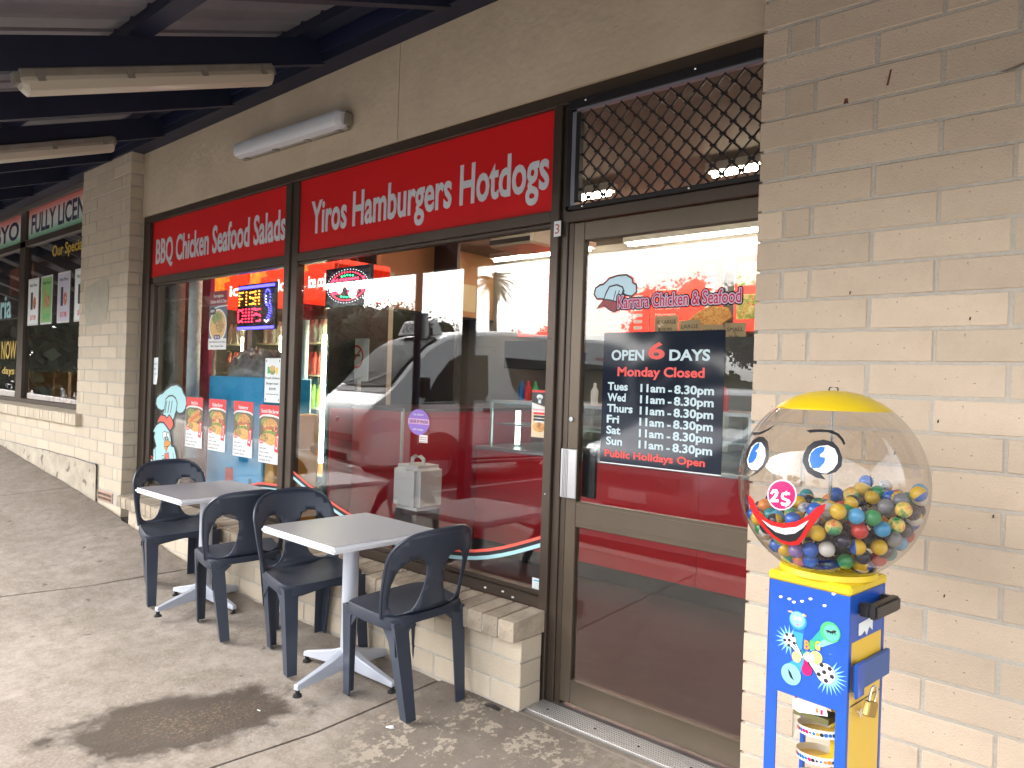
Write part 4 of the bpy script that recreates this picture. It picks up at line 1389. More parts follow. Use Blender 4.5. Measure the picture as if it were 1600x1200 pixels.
# spiral chute and column
MB().tube([L3(0.038, 0.02, MBASE + .12), L3(0.038, 0.02, 0.655)], 0.024, 20).build('spiral_column', MYEL, ma, local=True, smooth=True)
mb, rimm = MB(), MB()
prev = None
NS = 96
for i in range(NS + 1):
    a = 2 * pi * i / 24 * 1.0
    z = 0.60 - 0.066 * a / (2 * pi)
    ri, ro = 0.022, 0.072
    ca, sa = cos(-a + 2.2), sin(-a + 2.2)
    cx, cy = 0.012, 0.005
    p = [(cx + ri * ca, cy + ri * sa, z - MBASE), (cx + ro * ca, cy + ro * sa, z - 0.004 - MBASE), (cx + ro * ca, cy + ro * sa, z + 0.012 - MBASE)]
    q2 = [(cx + (ro + .0015) * ca, cy + (ro + .0015) * sa, z - 0.007 - MBASE), (cx + (ro + .0015) * ca, cy + (ro + .0015) * sa, z + 0.013 - MBASE)]
    if prev:
        mb.add(prev[0] + p, [(0, 1, 4, 3)])
        rimm.add(prev[1] + q2, [(0, 1, 3, 2)])
    prev = (p, q2)
mb.build('spiral_chute', MYEL2, ma, local=True, smooth=True)
rimm.build('spiral_rim', WHITE, ma, local=True, smooth=True)
dots = {}
for i in range(0, NS * 2):
    a = 2 * pi * i / 48
    z = 0.60 - 0.066 * a / (2 * pi)
    if z < 0.36:
        break
    ca, sa = cos(-a + 2.2), sin(-a + 2.2)
    cx, cy, ro = 0.012, 0.005, 0.0742
    key = random.choice(['b', 'b', 'o', 'p', 'c'])
    d = dots.setdefault(key, MB())
    tx_, ty_ = -sa, ca
    rr_ = random.choice((0.0032, 0.0042, 0.005))
    d.add([(cx + ro * ca + tx_ * rr_ * cos(t), cy + ro * sa + ty_ * rr_ * cos(t), z + 0.003 + rr_ * sin(t) - MBASE) for t in [k * pi / 4 for k in range(8)]], [tuple(range(8))])
for k, m in (('b', BLUE), ('o', ORANGE), ('p', PINK), ('c', BLACK)):
    if k in dots:
        dots[k].build('rim_print', m, ma, local=True, kind='stuff')
# price note held inside the opening
nt = flat('notice', [(-0.041, 0.651), (0.042, 0.655), (0.048, 0.622), (-0.025, 0.607), (-0.041, 0.612)], WHITE, ma, map3=lambda a, b, d: (a, -0.080 + d, b - MBASE), local=True)
flat('notice_mark', ell(-0.033, 0.643, .004, .004, 12), CORAL, ma, map3=lambda a, b, d: (a, -0.0808 + d, b - MBASE), local=True)
flat('notice_picture', rect(0.018, 0.026, 0.622, 0.634), FOODMIX, ma, map3=lambda a, b, d: (a, -0.0808 + d, b - MBASE), local=True)
flat('notice_picture', rect(0.030, 0.036, 0.621, 0.633), PINK, ma, map3=lambda a, b, d: (a, -0.0808 + d, b - MBASE), local=True)
mbox(-0.04, 0.05, -0.078, -0.02, 0.598, 0.612, 'outlet_bracket', mat('olive_metal', (0.10, 0.09, 0.03), 0.5), 0.001)


# printed picture on the front panel
def fm(a, b, d, k=1):
    return (a, -W2 - 0.0004 * k + d * 0.5, b - MBASE)


def fp(n, pts, m, k=1):
    return flat(n, pts, m, ma, map3=lambda a, b, d: fm(a, b, d, k), th=0.0003, local=True)


SKYB = mat('print_sky', (0.03, 0.27, 0.58), 0.4)
LSKY = mat('print_light_sky', (0.20, 0.50, 0.62), 0.4)
TEAL = mat('print_teal', (0.02, 0.30, 0.26), 0.4)
PEACH = mat('print_peach', (0.60, 0.38, 0.20), 0.4)
for (a, b) in ((-0.071, 0.888), (-0.048, 0.888), (-0.036, 0.883), (-0.015, 0.890), (0.006, 0.901), (0.041, 0.893), (0.062, 0.926)):
    fp('cloud_print', ell(a, b, .0042, .0032, 8), WHITE, 1)
    fp('cloud_print', ell(a + .003, b + .0015, .003, .0025, 8), WHITE, 2)
fp('beam_print', [(-0.040, 0.822), (-0.006, 0.822), (-0.010, 0.770), (-0.020, 0.768)], BLUE, 1)
fp('beam_print', [(-0.036, 0.812), (-0.008, 0.812), (-0.011, 0.772), (-0.017, 0.770)], SKYB, 2)
fp('ball_print', ell(-0.023, 0.841, .0225, .0225, 24), SKYB, 3)
fp('ball_print', ell(-0.024, 0.843, .0185, .0190, 24), LSKY, 4)
for a in (-0.029, -0.018):
    fp('face_print', ell(a, 0.846, .0045, .0055, 10), WHITE, 5)
    fp('face_print', ell(a + .001, 0.845, .0015, .002, 8), BLACK, 6)
fp('face_print', [(-0.032, 0.834), (-0.023, 0.828), (-0.014, 0.834), (-0.023, 0.831)], PINK, 5)
fp('face_print', [(-0.05, 0.859), (-0.038, 0.861), (-0.036, 0.857), (-0.046, 0.856)], PEACH, 5)
fp('face_print', [(0.0, 0.858), (-0.010, 0.862), (-0.012, 0.857), (-0.004, 0.855)], PEACH, 5)
fp('beam_print', [(0.042, 0.846), (0.078, 0.818), (0.012, 0.778), (0.002, 0.788)], TEAL, 1)
fp('beam_print', [(0.060, 0.826), (0.076, 0.816), (0.012, 0.776), (0.008, 0.782)], LSKY, 2)
fp('ball_print', ell(0.058, 0.834, .0245, .0245, 24), GREEN, 3)
fp('ball_print', ell(0.061, 0.833, .019, .0195, 24), mat('print_mint', (0.10, 0.42, 0.32), 0.4), 4)
fp('lizard_print', [(0.046, 0.835), (0.052, 0.838), (0.060, 0.837), (0.068, 0.842), (0.074, 0.840), (0.070, 0.836), (0.062, 0.832), (0.053, 0.833)], BLACK, 5)
for i in range(4):
    fp('lizard_print', [(0.050 + i * .006, 0.836), (0.052 + i * .006, 0.830), (0.0535 + i * .006, 0.830), (0.052 + i * .006, 0.837)], BLACK, 5)


def star(cx, cz, r0, r1, n, a0, a1):
    o = []
    for i in range(n * 2 + 1):
        t = radians(a0 + (a1 - a0) * i / (2 * n))
        r = r1 if i % 2 else r0
        o.append((cx + r * cos(t), cz + r * sin(t)))
    return o


fp('burst_print', star(-0.044, 0.786, .016, .038, 11, 60, 290), LSKY, 1)
fp('ball_tail_print', [(-0.046, 0.774), (-0.030, 0.792), (-0.004, 0.756), (-0.012, 0.750)], BLACK, 2)
for i in range(3):
    fp('ball_tail_print', [(-0.042 + i * .005, 0.777 + i * .005), (-0.040 + i * .005, 0.780 + i * .005), (-0.010 + i * .002, 0.753), (-0.012 + i * .002, 0.752)], WHITE, 3)
fp('football_print', ell(-0.042, 0.788, .0165, .0165, 20), WHITE, 4)
for a, b in ((-0.043, 0.787), (-0.050, 0.799), (-0.034, 0.800), (-0.030, 0.783), (-0.055, 0.784), (-0.044, 0.774)):
    fp('football_print', ell(a, b, .0048, .0045, 5), BLACK, 5)
fp('burst_print', star(0.056, 0.728, .020, .046, 13, -130, 70), LSKY, 1)
fp('ball_tail_print', [(0.008, 0.752), (0.004, 0.744), (0.036, 0.716), (0.056, 0.748)], BLACK, 2)
for i in range(4):
    fp('ball_tail_print', [(0.010, 0.748 - i * .001), (0.011, 0.750 - i * .001), (0.050 - i * .005, 0.744 - i * .007), (0.048 - i * .005, 0.741 - i * .007)], WHITE, 3)
fp('football_print', ell(0.050, 0.733, .0235, .0235, 24), WHITE, 4)
for a, b in ((0.047, 0.735), (0.060, 0.747), (0.040, 0.750), (0.034, 0.726), (0.052, 0.716), (0.066, 0.730)):
    fp('football_print', ell(a, b, .0062, .0058, 5), BLACK, 5)
fp('beam_print', [(-0.052, 0.722), (-0.012, 0.715), (-0.004, 0.752), (-0.014, 0.756)], SKYB, 1)
fp('ball_print', ell(-0.036, 0.704, .0255, .0260, 26), LSKY, 4)
fp('dolphin_print', [(-0.044, 0.716), (-0.036, 0.708), (-0.030, 0.696), (-0.026, 0.690), (-0.038, 0.696), (-0.042, 0.704)], BLACK, 5)
fp('ball_print', ell(-0.023, 0.751, .0125, .0135, 18), PEACH, 5)
fp('ball_print', ell(0.026, 0.764, .0155, .0155, 18), mat('print_lemon', (0.50, 0.55, 0.16), 0.4), 4)
fp('glow_print', ell(0.008, 0.760, .014, .012, 16), WHITE, 5)
fp('ball_print', ell(0.004, 0.727, .0130, .0135, 18), PINK, 5)
fp('beam_print', [(-0.004, 0.752), (0.002, 0.752), (0.012, 0.732), (-0.006, 0.732)], PINK, 4)
for i, (c_, m) in enumerate(zip('BIG', (ORANGE, GREEN, YELLOW))):
    text(c_, -0.004 + i * .0135, 0.009 + i * .0135, 0.778 + i * .003, 0.021, m, ma, map3=lambda a, b, d: fm(a, b, d, 8), bold=0.03, local=True, name='logo_lettering', th=.0002)
for i, c_ in enumerate('BALL'):
    text(c_, -0.010 + i * .0064, -0.0045 + i * .0064, 0.763 + i * .0008, 0.0095, [TEAL, GREEN, ORANGE, GREEN][i], ma, map3=lambda a, b, d: fm(a, b, d, 8), bold=0.02, local=True, name='logo_lettering', th=.0002)

# collar, globe, cap
NP = 40
MB().lathe([(0.060, 0.950), (0.113, 0.950), (0.116, 0.954), (0.114, 0.967), (0.105, 0.969), (0.101, 0.962), (0.060, 0.958)], (0, 0, -MBASE), NP).build('collar', MYEL, ma, local=True, smooth=True)
MB().lathe([(0.1015, 0.961), (0.1035, 0.970), (0.100, 0.973), (0.097, 0.962)], (0, 0, -MBASE), NP).build('collar_gasket', BLACKM, ma, local=True, smooth=True)
prof = []
for i in range(0, 37):
    la = radians(-62.5 + (53.5 + 62.5) * i / 36)
    prof.append((GR * FH * cos(la), CZ + GR * FV * sin(la)))
MB().lathe(prof, (0, 0, -MBASE), 64).build('globe', glass('acrylic_globe', (0.90, 0.885, 0.87), 0.075, rough=0.02), ma, local=True, smooth='all')
cap = [(0.0, 1.412), (0.03, 1.411), (0.06, 1.4055), (0.085, 1.397), (0.112, 1.383), (0.131, 1.370), (0.1365, 1.3655), (0.1365, 1.3625), (0.129, 1.3645), (0.10, 1.376), (0.0, 1.398)]
MB().lathe(cap, (0, 0, -MBASE), NP).build('cap', MYEL, ma, local=True, smooth=True)
MB().tube([L3(0, 0, 0.955), L3(0, 0, 1.41)], 0.0045, 10).build('centre_rod', CHROME, ma, local=True, smooth=True)
MB().tube([L3(-0.012, 0, 1.411), L3(-0.010, 0, 1.419), L3(0.0, 0, 1.421), L3(0.010, 0, 1.419), L3(0.012, 0, 1.411)], 0.0022, 6).build('cap_ring', mat('dark_steel', (0.08, 0.08, 0.08), 0.4, 0.8), ma, local=True)


def sph_map(R):
    def f(lon, lat, d):
        lo, la = radians(lon) - MYAW, radians(lat)
        r = R + d
        return (FH * r * cos(la) * cos(lo), FH * r * cos(la) * sin(lo), CZ - MBASE + FV * r * sin(la))
    return f


for i, (nm, part, m, k) in enumerate((('eLk', 'eye_outline', BLACK, 1), ('eLw', 'eye_white', WHITE, 2), ('eLb', 'iris', BLUE, 3), ('eRk', 'eye_outline', BLACK, 1), ('eRw', 'eye_white', WHITE, 2), ('eRb', 'iris', BLUE, 3),
                                     ('bL', 'eyebrow', BLACK, 1), ('bR', 'eyebrow', BLACK, 1), ('nose', 'nose_rim', mat('print_pale_pink', (0.85, 0.55, 0.62), 0.4), 1), ('nosein', 'nose', PINK, 2), ('n2', 'price_figure', WHITE, 3), ('nS', 'dollar_sign', WHITE, 3), ('nSbar', 'dollar_sign', WHITE, 3),
                                     ('mR', 'lips', mat('print_lip_red', (0.52, 0.008, 0.010), 0.4), 1), ('mK', 'mouth', BLACK, 2), ('mW', 'teeth', WHITE, 3))):
    flat(part, D[nm], m, ma, map3=sph_map(GR + 0.0010 + 0.0005 * k), th=0.0003, step=3.0, local=True, smooth=True)

# the balls
BALLM = {
    'yellow': mat('ball_yellow', (0.576, 0.360, 0.014), 0.25), 'orange': mat('ball_orange', (0.576, 0.180, 0.029), 0.25), 'red': mat('ball_red', (0.432, 0.022, 0.022), 0.25),
    'navy': mat('ball_navy', (0.009, 0.012, 0.036), 0.2), 'blue': mat('ball_blue', (0.014, 0.101, 0.432), 0.22), 'light blue': mat('ball_light_blue', (0.043, 0.274, 0.504), 0.22),
    'teal': mat('ball_teal', (0.007, 0.202, 0.230), 0.2), 'green': mat('ball_green', (0.022, 0.230, 0.072), 0.25), 'grey': mat('ball_grey', (0.158, 0.166, 0.187), 0.3), 'brown': mat('ball_brown', (0.115, 0.065, 0.029), 0.25),
    'white': mat('ball_white', (0.540, 0.526, 0.490), 0.25), 'purple': mat('ball_purple', (0.202, 0.130, 0.360), 0.25)}
swirl = food_mat('ball_swirl', [(0.01, 0.03, 0.2), (0.45, 0.45, 0.45), (0.45, 0.22, 0.03), (0.02, 0.14, 0.25)], 45)
swirl2 = food_mat('ball_marble', [(0.5, 0.02, 0.02), (0.75, 0.5, 0.1), (0.03, 0.25, 0.1), (0.02, 0.02, 0.05)], 40)
BALLM['blue and white swirled'] = swirl
BALLM['red and yellow marbled'] = swirl2
BRr = 0.0188
bmesh_cache = {}


def ball_mesh(c):
    if c not in bmesh_cache:
        bmesh_cache[c] = MB().sphere((0, 0, 0), BRr, 14, 10).mesh('toy_ball', smooth='all')
        bmesh_cache[c].materials.append(BALLM[c])
    return bmesh_cache[c]


def two_tone(c1, c2):
    k = (c1, c2)
    if k not in bmesh_cache:
        me = MB().sphere((0, 0, 0), BRr, 14, 10).mesh('toy_ball', smooth='all')
        me.materials.append(BALLM[c1])
        me.materials.append(BALLM[c2])
        for p_ in me.polygons:
            if p_.center.z > 0.004:
                p_.material_index = 1
        bmesh_cache[k] = me
    return bmesh_cache[k]


rnd = random.Random(11)
placed = []
grid = {}


def ok(p):
    k = tuple(int(math.floor(c / 0.04)) for c in p)
    for dx in (-1, 0, 1):
        for dy in (-1, 0, 1):
            for dz in (-1, 0, 1):
                for q2 in grid.get((k[0] + dx, k[1] + dy, k[2] + dz), ()):
                    if (q2[0] - p[0]) ** 2 + (q2[1] - p[1]) ** 2 + (q2[2] - p[2]) ** 2 < (2 * BRr * 1.03) ** 2:
                        return False
    return True


def put(p):
    placed.append(p)
    grid.setdefault(tuple(int(math.floor(c / 0.04)) for c in p), []).append(p)


RI = GR - 0.006 - BRr / FH


def level(x, y):
    return -0.048 + 0.22 * (x * 0.85 + y * 0.5) + 0.012 * sin(x * 30) + 0.012 * sin(y * 26 + 1)


def drop(tries, rmin):
    for _ in range(tries):
        a = rnd.uniform(0, 2 * pi)
        u = rnd.uniform(-1, 1)
        r = RI * (rmin + (1 - rmin) * rnd.random()) if rmin < 1 else RI
        s_ = sqrt(1 - u * u)
        p = (r * s_ * cos(a), r * s_ * sin(a), r * u)
        if p[2] < -0.205 + BRr * 0.6 or p[2] > level(p[0], p[1]):
            continue
        if ok(p):
            put(p)


drop(26000, 1.0)
for _ in range(26000):
    x, y = rnd.uniform(-RI, RI), rnd.uniform(-RI, RI)
    z = level(x, y) - rnd.random() ** 2 * 0.03
    if x * x + y * y + z * z > RI * RI or x * x + y * y < 0.026 ** 2:
        continue
    if ok((x, y, z)):
        put((x, y, z))
nshell = len(placed)
drop(9000, 0.25)
inner = placed[nshell:]
shell = placed[:nshell]
camv = Vector((1.04 - CX, -2.38 + CY * -1, 0.23))
shell.sort(key=lambda p: -(p[0] * 0.3 - p[1] * 0.95 + p[2] * 0.15))
weights = ['yellow'] * 10 + ['navy'] * 16 + ['blue'] * 6 + ['orange'] * 4 + ['red'] * 5 + ['teal'] * 3 + ['light blue'] * 3 + ['grey'] * 4 + ['brown'] * 3 + ['white'] * 1 + ['green'] * 3 + ['purple'] * 2 + ['blue and white swirled'] * 5 + ['red and yellow marbled'] * 5
rest = MB()
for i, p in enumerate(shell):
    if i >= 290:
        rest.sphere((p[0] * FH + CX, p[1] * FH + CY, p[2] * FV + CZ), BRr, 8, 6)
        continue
    c = rnd.choice(weights)
    # where it lies as seen from the pavement
    side = p[0] * 0.93 + p[1] * 0.36
    dep = -p[0] * 0.36 + p[1] * 0.93
    hz = 'far left' if side < -.12 else 'left' if side < -.045 else 'centre' if side < .045 else 'right' if side < .12 else 'far right'
    vz = 'top' if p[2] > level(p[0], p[1]) - .03 else 'upper' if p[2] > -.09 else 'midway' if p[2] > -.14 else 'low' if p[2] > -.175 else 'bottom'
    dz = 'front' if dep < -.10 else 'middle' if dep < .05 else 'back'
    if c in ('yellow', 'navy', 'orange') and rnd.random() < 0.45:
        c2 = rnd.choice([k for k in ('white', 'navy', 'yellow', 'blue') if k != c])
        me = two_tone(c, c2)
        c = '%s and %s' % (c, c2)
    else:
        me = ball_mesh(c)
    lab = '%s toy ball in the globe, %s %s, %s layer' % (c, vz, hz, dz)
    o = bpy.data.objects.new('toy_ball', me)
    COL.objects.link(o)
    o.location = (CX + p[0] * FH, CY + p[1] * FH, CZ + p[2] * FV)
    o.rotation_euler = (rnd.uniform(0, 6), rnd.uniform(0, 6), rnd.uniform(0, 6))
    tag(o, lab, 'ball', 'toy balls in the clear face globe')
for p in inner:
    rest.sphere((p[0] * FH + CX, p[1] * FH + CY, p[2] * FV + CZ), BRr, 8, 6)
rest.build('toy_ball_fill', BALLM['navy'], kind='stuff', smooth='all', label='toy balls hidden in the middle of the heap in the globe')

# padlock hanging on the hasp
def W(a, b, z):
    c, s_ = cos(MYAW), sin(MYAW)
    return (CX + a * c - b * s_, CY + a * s_ + b * c, z)


pl = thing('padlock', 'brass padlock hanging on the hasp at the side of the ball machine', 'padlock', loc=W(W2 + .03, -0.06, 0.66))
BRASS = mat('brass', (0.42, 0.30, 0.10), 0.35, 0.9)
a0 = Vector(W(W2 + .022, -W2 + .030, 0.712))
T = Matrix.Translation(W(W2 + .034, -0.046, 0.683)) @ Matrix.Rotation(MYAW + radians(78), 4, 'Z') @ Matrix.Rotation(radians(18), 4, 'Y')
MB().box(-0.018, 0.018, -0.008, 0.008, -0.038, -0.002, T).build('body', BRASS, pl, bevel=0.003)
sh = [T @ Vector(v) for v in ((-0.011, 0, -0.004), (-0.011, 0, 0.022), (-0.007, 0, 0.031), (0, 0, 0.034), (0.007, 0, 0.031), (0.011, 0, 0.022), (0.011, 0, -0.004))]
MB().tube(sh, 0.0028, 8).build('shackle', CHROME, pl, smooth=True)
# ================================================================== DECALS AND POSTERS ON THE GLASS
YG = 0.1474


def layer(n, pts, m, par, k):
    return flat(n, pts, m, par, y=YG - 0.0005 * k, th=0.0004)


ck = thing('chef_chicken_decal', 'cartoon chef chicken decal leaning at the left edge of the shop window', 'window decal')


def outline(name, pts, m, k, gap=0.010):
    gap *= 1.7
    """filled shape with a dark rim behind it"""
    cx = sum(p[0] for p in pts) / len(pts)
    cz = sum(p[1] for p in pts) / len(pts)
    big = []
    n = len(pts)
    area = sum(pts[i - 1][0] * pts[i][1] - pts[i][0] * pts[i - 1][1] for i in range(n))
    sg = 1 if area > 0 else -1
    for i in range(n):
        a, b, c = Vector(pts[i - 1]), Vector(pts[i]), Vector(pts[(i + 1) % n])
        e1, e2 = (b - a).normalized(), (c - b).normalized()
        nn = Vector((e1.y + e2.y, -e1.x - e2.x)) * sg
        if nn.length < 1e-6:
            nn = Vector((e1.y, -e1.x)) * sg
        nn.normalize()
        big.append(tuple(b + nn * gap))
    try:
        layer(name + '_outline', big, BLACK, ck_cur, k)
    except Exception:
        pass
    layer(name, pts, m, ck_cur, k + 0.5)


ck_cur = ck
outline('hat', D['hat'], PALE, 1)
outline('hat_band', D['band'], PALE, 2, 0.007)
for i in range(3):
    layer('hat_stripe', D['st%d' % i], BLACK, ck, 3.5)
outline('comb', D['comb'], CORAL, 4, 0.007)
outline('body', D['body'], PALE, 5, 0.009)
for n_, m_ in (('eye1', WHITE), ('eye2', WHITE)):
    outline('eye', D[n_], m_, 6, 0.004)
layer('pupil', D['pup1'], BLACK, ck, 8)
layer('pupil', D['pup2'], BLACK, ck, 8)
outline('beak', D['beak'], ORANGE, 8, 0.004)
outline('jaw', D['jaw'], ORANGE, 8, 0.004)
outline('tie', D['tie'], CORAL, 7, 0.004)
layer('pennant', D['flagr'], CORAL, ck, 1)
layer('pennant', D['flagw'], WHITE, ck, 1)
for i, (a, b) in enumerate(((-4.83, 0.735), (-4.80, 0.715), (-4.775, 0.695), (-4.75, 0.72))):
    layer('finger_outline', ell(a, b, .024, .018, 12), BLACK, ck, 7)
    layer('finger', ell(a, b, .018, .012, 12), PALE, ck, 7.5)
for pts in ([(-4.985, 0.80), (-4.979, 0.80), (-4.965, 0.70), (-4.972, 0.70)], [(-4.66, 0.78), (-4.654, 0.78), (-4.63, 0.70), (-4.637, 0.70)]):
    layer('wing_line', pts, BLACK, ck, 7)

lab = ['with a hot dog, leftmost of the four', 'with a chicken burger, second from the left of the four', 'with a hamburger, third from the left of the four', 'with a scotch fillet burger, beside the mullion']
ttl = ['Hot Dogs', 'Chicken Burger', 'Hamburger', 'Scotch-Fillet Burger']
for i, (x0, x1, zt, zb) in enumerate(((-4.462, -4.200, 1.222, 0.853), (-4.106, -3.856, 1.222, 0.856), (-3.745, -3.490, 1.222, 0.848), (-3.406, -3.150, 1.212, 0.836))):
    t = thing('meal_poster', 'red and white meal poster ' + lab[i], 'poster', 'meal posters in the left window')
    w = x1 - x0
    layer('sheet', rect(x0, x1, zb, zt), WHITE, t, 0)
    layer('header', [(x0, zt), (x0, zt - .082)] + [(x0 + w * k / 8, zt - .082 + .022 * sin(pi * (.15 + .75 * k / 8))) for k in range(1, 8)] + [(x1, zt - .080), (x1, zt)], RED, t, 2)
    tw = (.40, .62, .5, .82)[i]
    text(ttl[i], x0 + w * (.5 - tw / 2), x0 + w * (.5 + tw / 2), zt - .052, .024, WHITE, t, y=YG - .0016, bold=.02)
    layer('picture', rect(x0, x1, zb + .125, zt - .075), mat('print_picture_dark', (0.13, 0.10, 0.06), 0.5), t, 1)
    layer('white_curve', [(x0, zt - .094)] + [(x0 + w * k / 8, zt - .094 + .022 * sin(pi * (.15 + .75 * k / 8))) for k in range(1, 8)] + [(x1, zt - .092), (x1, zt - .080)] + [(x0 + w * k / 8, zt - .082 + .022 * sin(pi * (.15 + .75 * k / 8))) for k in range(7, 0, -1)] + [(x0, zt - .082)], WHITE, t, 2.5)
    cx, cz = (x0 + x1) / 2, zt - .15
    layer('salad_print', ell(cx - .05, cz + .035, .06, .03, 16), SALAD, t, 1.3)
    if i == 0:
        def tiltp(pts, a=.45, c=(cx, cz)):
            return [(c[0] + (p[0] - c[0]) * cos(a) - (p[1] - c[1]) * sin(a), c[1] + (p[0] - c[0]) * sin(a) + (p[1] - c[1]) * cos(a)) for p in pts]
        layer('bun_print', tiltp(ell(cx, cz + .012, .105, .030, 20)), FOODBUN, t, 1.6)
        layer('sausage_print', tiltp(ell(cx, cz - .004, .10, .017, 20)), mat('print_sausage', (0.55, 0.13, 0.04), 0.4), t, 1.8)
        layer('bun_print', tiltp(ell(cx + .01, cz - .028, .098, .017, 20)), FOODBUN, t, 2.0)
    else:
        layer('bun_print', ell(cx + .01, cz + .012, .085, .052, 20, 0, 180) + [(cx - .075, cz)], FOODBUN, t, 1.6)
        layer('meat_print', ell(cx + .01, cz - .008, .088, .022, 20), FOODMEAT, t, 1.8)
        layer('cheese_print', [(cx - .05, cz - .012), (cx + .03, cz - .008), (cx - .005, cz - .045)], YELLOW, t, 1.9)
        layer('salad_print', ell(cx, cz - .030, .08, .016, 16), SALAD, t, 2.0)
    layer('chips_print', ell(cx - .01, cz - .072, .11, .040, 20), CHIPS, t, 2.1)
    layer('food_print', ell(cx - .06, cz - .065, .045, .028, 16), FOODMIX, t, 2.2)
    layer('white_corner', [(x0, zb + .15), (x0, zb), (x1, zb), (x1, zb + .115), (x0 + w * .5, zb + .118)], WHITE, t, 2.4)
    layer('price_flash', rrect(x0 + .004, x0 + .058, zb + .122, zb + .148, .01), RED, t, 2.6)
    text('$9.50', x0 + .010, x0 + .052, zb + .129, .012, WHITE, t, y=YG - .0018, bold=.02)
    a = [(x1 - .065, zb + .085), (x1 - .020, zb + .075), (x1 - .002, zb + .19), (x1 - .045, zb + .20)]
    layer('drink_print', a, RED, t, 2.6)
    layer('drink_print', [(x1 - .052, zb + .10), (x1 - .030, zb + .096), (x1 - .018, zb + .18), (x1 - .037, zb + .185)], WHITE, t, 2.7)
    layer('drink_print', [(x1 - .047, zb + .112), (x1 - .034, zb + .110), (x1 - .024, zb + .17), (x1 - .034, zb + .172)], RED, t, 2.8)
    for r, (s_, e) in enumerate((('with Salad', .35), ('Sauce, onion', .5), ('Bun or with chips', .72), ('Available all day', .62))):
        text(s_, x0 + .012, x0 + .012 + (w - .03) * e, zb + .088 - r * .025, .011, BLACK, t, y=YG - .0016)

t = thing('parmigiana_poster', 'tall poster of a chicken parmigiana plate hanging in the left window', 'poster')
x0, x1, zt, zb = -4.147, -3.886, 1.99, 1.574
layer('sheet', rect(x0, x1, zb, zt), mat('print_slate', (0.10, 0.12, 0.17), .5), t, 0)
layer('header', rect(x0, x1, zt - .10, zt), mat('print_maroon', (0.22, 0.02, 0.03), .5), t, 1)
text('Parmigiana', x0 + .06, x1 - .06, zt - .045, .022, WHITE, t, y=YG - .0012, bold=.01)
text('Chicken Roll & Chips', x0 + .01, x1 - .01, zt - .085, .024, WHITE, t, y=YG - .0012, bold=.01)
layer('arc', [(x0, zt - .14), (x0 + .06, zt - .118), (x0 + .14, zt - .106), (x1, zt - .104), (x1, zt - .112), (x0 + .14, zt - .116), (x0 + .06, zt - .130), (x0, zt - .152)], WHITE, t, 1.5)
layer('plate_print', ell((x0 + x1) / 2, zt - .245, .128, .118, 30), mat('print_plate', (0.65, 0.66, 0.66), .5), t, 2)
layer('chips_print', ell((x0 + x1) / 2, zt - .245, .115, .105, 30), CHIPS, t, 2.2)
layer('salad_print', ell((x0 + x1) / 2 - .01, zt - .195, .075, .045, 18), SALAD, t, 2.4)
layer('food_print', ell((x0 + x1) / 2 + .03, zt - .25, .06, .05, 18), FOODMIX, t, 2.5)
layer('new_flash', ell(x0 + .05, zt - .14, .05, .026, 14), BLACK, t, 2.6)
text('NEW', x0 + .02, x0 + .08, zt - .149, .018, WHITE, t, y=YG - .0020, bold=.02)
layer('price_flash', rrect(x0 + .08, x1 - .09, zb + .072, zb + .104, .012), mat('print_indigo', (0.04, 0.03, 0.16), .4), t, 3)
text('$11.0', x0 + .095, x1 - .105, zb + .080, .016, WHITE, t, y=YG - .0022, bold=.02)
layer('caption', rect(x0, x1, zb, zb + .078), WHITE, t, 2.8)
text('New Meal for you & Chips', x0 + .015, x1 - .015, zb + .048, .014, BLACK, t, y=YG - .0022)
text('Mayo, Cheese & Chips', x0 + .04, x1 - .04, zb + .018, .014, BLACK, t, y=YG - .0022)

t = thing('meal_notice', 'white paper notice offering a fresh chicken burger meal taped to the left window', 'notice')
x0, x1, zt, zb = -3.357, -3.168, 1.514, 1.229
layer('sheet', rect(x0, x1, zb, zt), PAPER, t, 0)
for a, b in ((x0 + .012, zt - .02), (x1 - .02, zt - .02), (x0 + .012, zb + .015), (x1 - .02, zb + .015)):
    layer('tape', rect(a, a + .008, b - .004, b + .010), BLACK, t, 1)
layer('drink_print', rect(x0 + .03, x0 + .055, zt - .10, zt - .055), GREEN, t, 1)
layer('burger_print', ell(x0 + .09, zt - .085, .035, .022, 14), SALAD, t, 1.5)
layer('bun_print', ell(x0 + .09, zt - .065, .033, .018, 14), CHIPS, t, 1.7)
layer('drink_print', rect(x0 + .13, x0 + .155, zt - .10, zt - .06), YELLOW, t, 1)
for s_, a, b, r in (('Fresh chicken', .05, .95, .135), ('Burger meal', .12, .86, .170), ('$10.90', .30, .72, .205)):
    text(s_, x0 + .189 * a, x0 + .189 * b, zt - r, .016, BLACK, t, y=YG - .0012)
text('served all day with chips', x0 + .02, x1 - .02, zt - .235, .008, BLACK, t, y=YG - .0012)
t = thing('paper_note', 'small white handwritten note with a cut corner at the left window edge', 'notice')
layer('sheet', [(-5.125, 1.303), (-5.125 + .012, 1.47), (-5.08, 1.512), (-4.985, 1.517), (-4.985, 1.36), (-5.005, 1.30)], PAPER, t, 0)
for i, (s_, a, b) in enumerate((('Closed', .02, .12), ('Monday', .03, .11), ('thank you', .02, .12))):
    text(s_, -5.125 + a, -5.125 + b, 1.46 - i * .04, .014, mat('pen_blue', (.2, .28, .4), .6), t, y=YG - .0012)

t = thing('sweep_decal', 'red, black and white curved stripe decal sweeping along the foot of the windows', 'window decal')


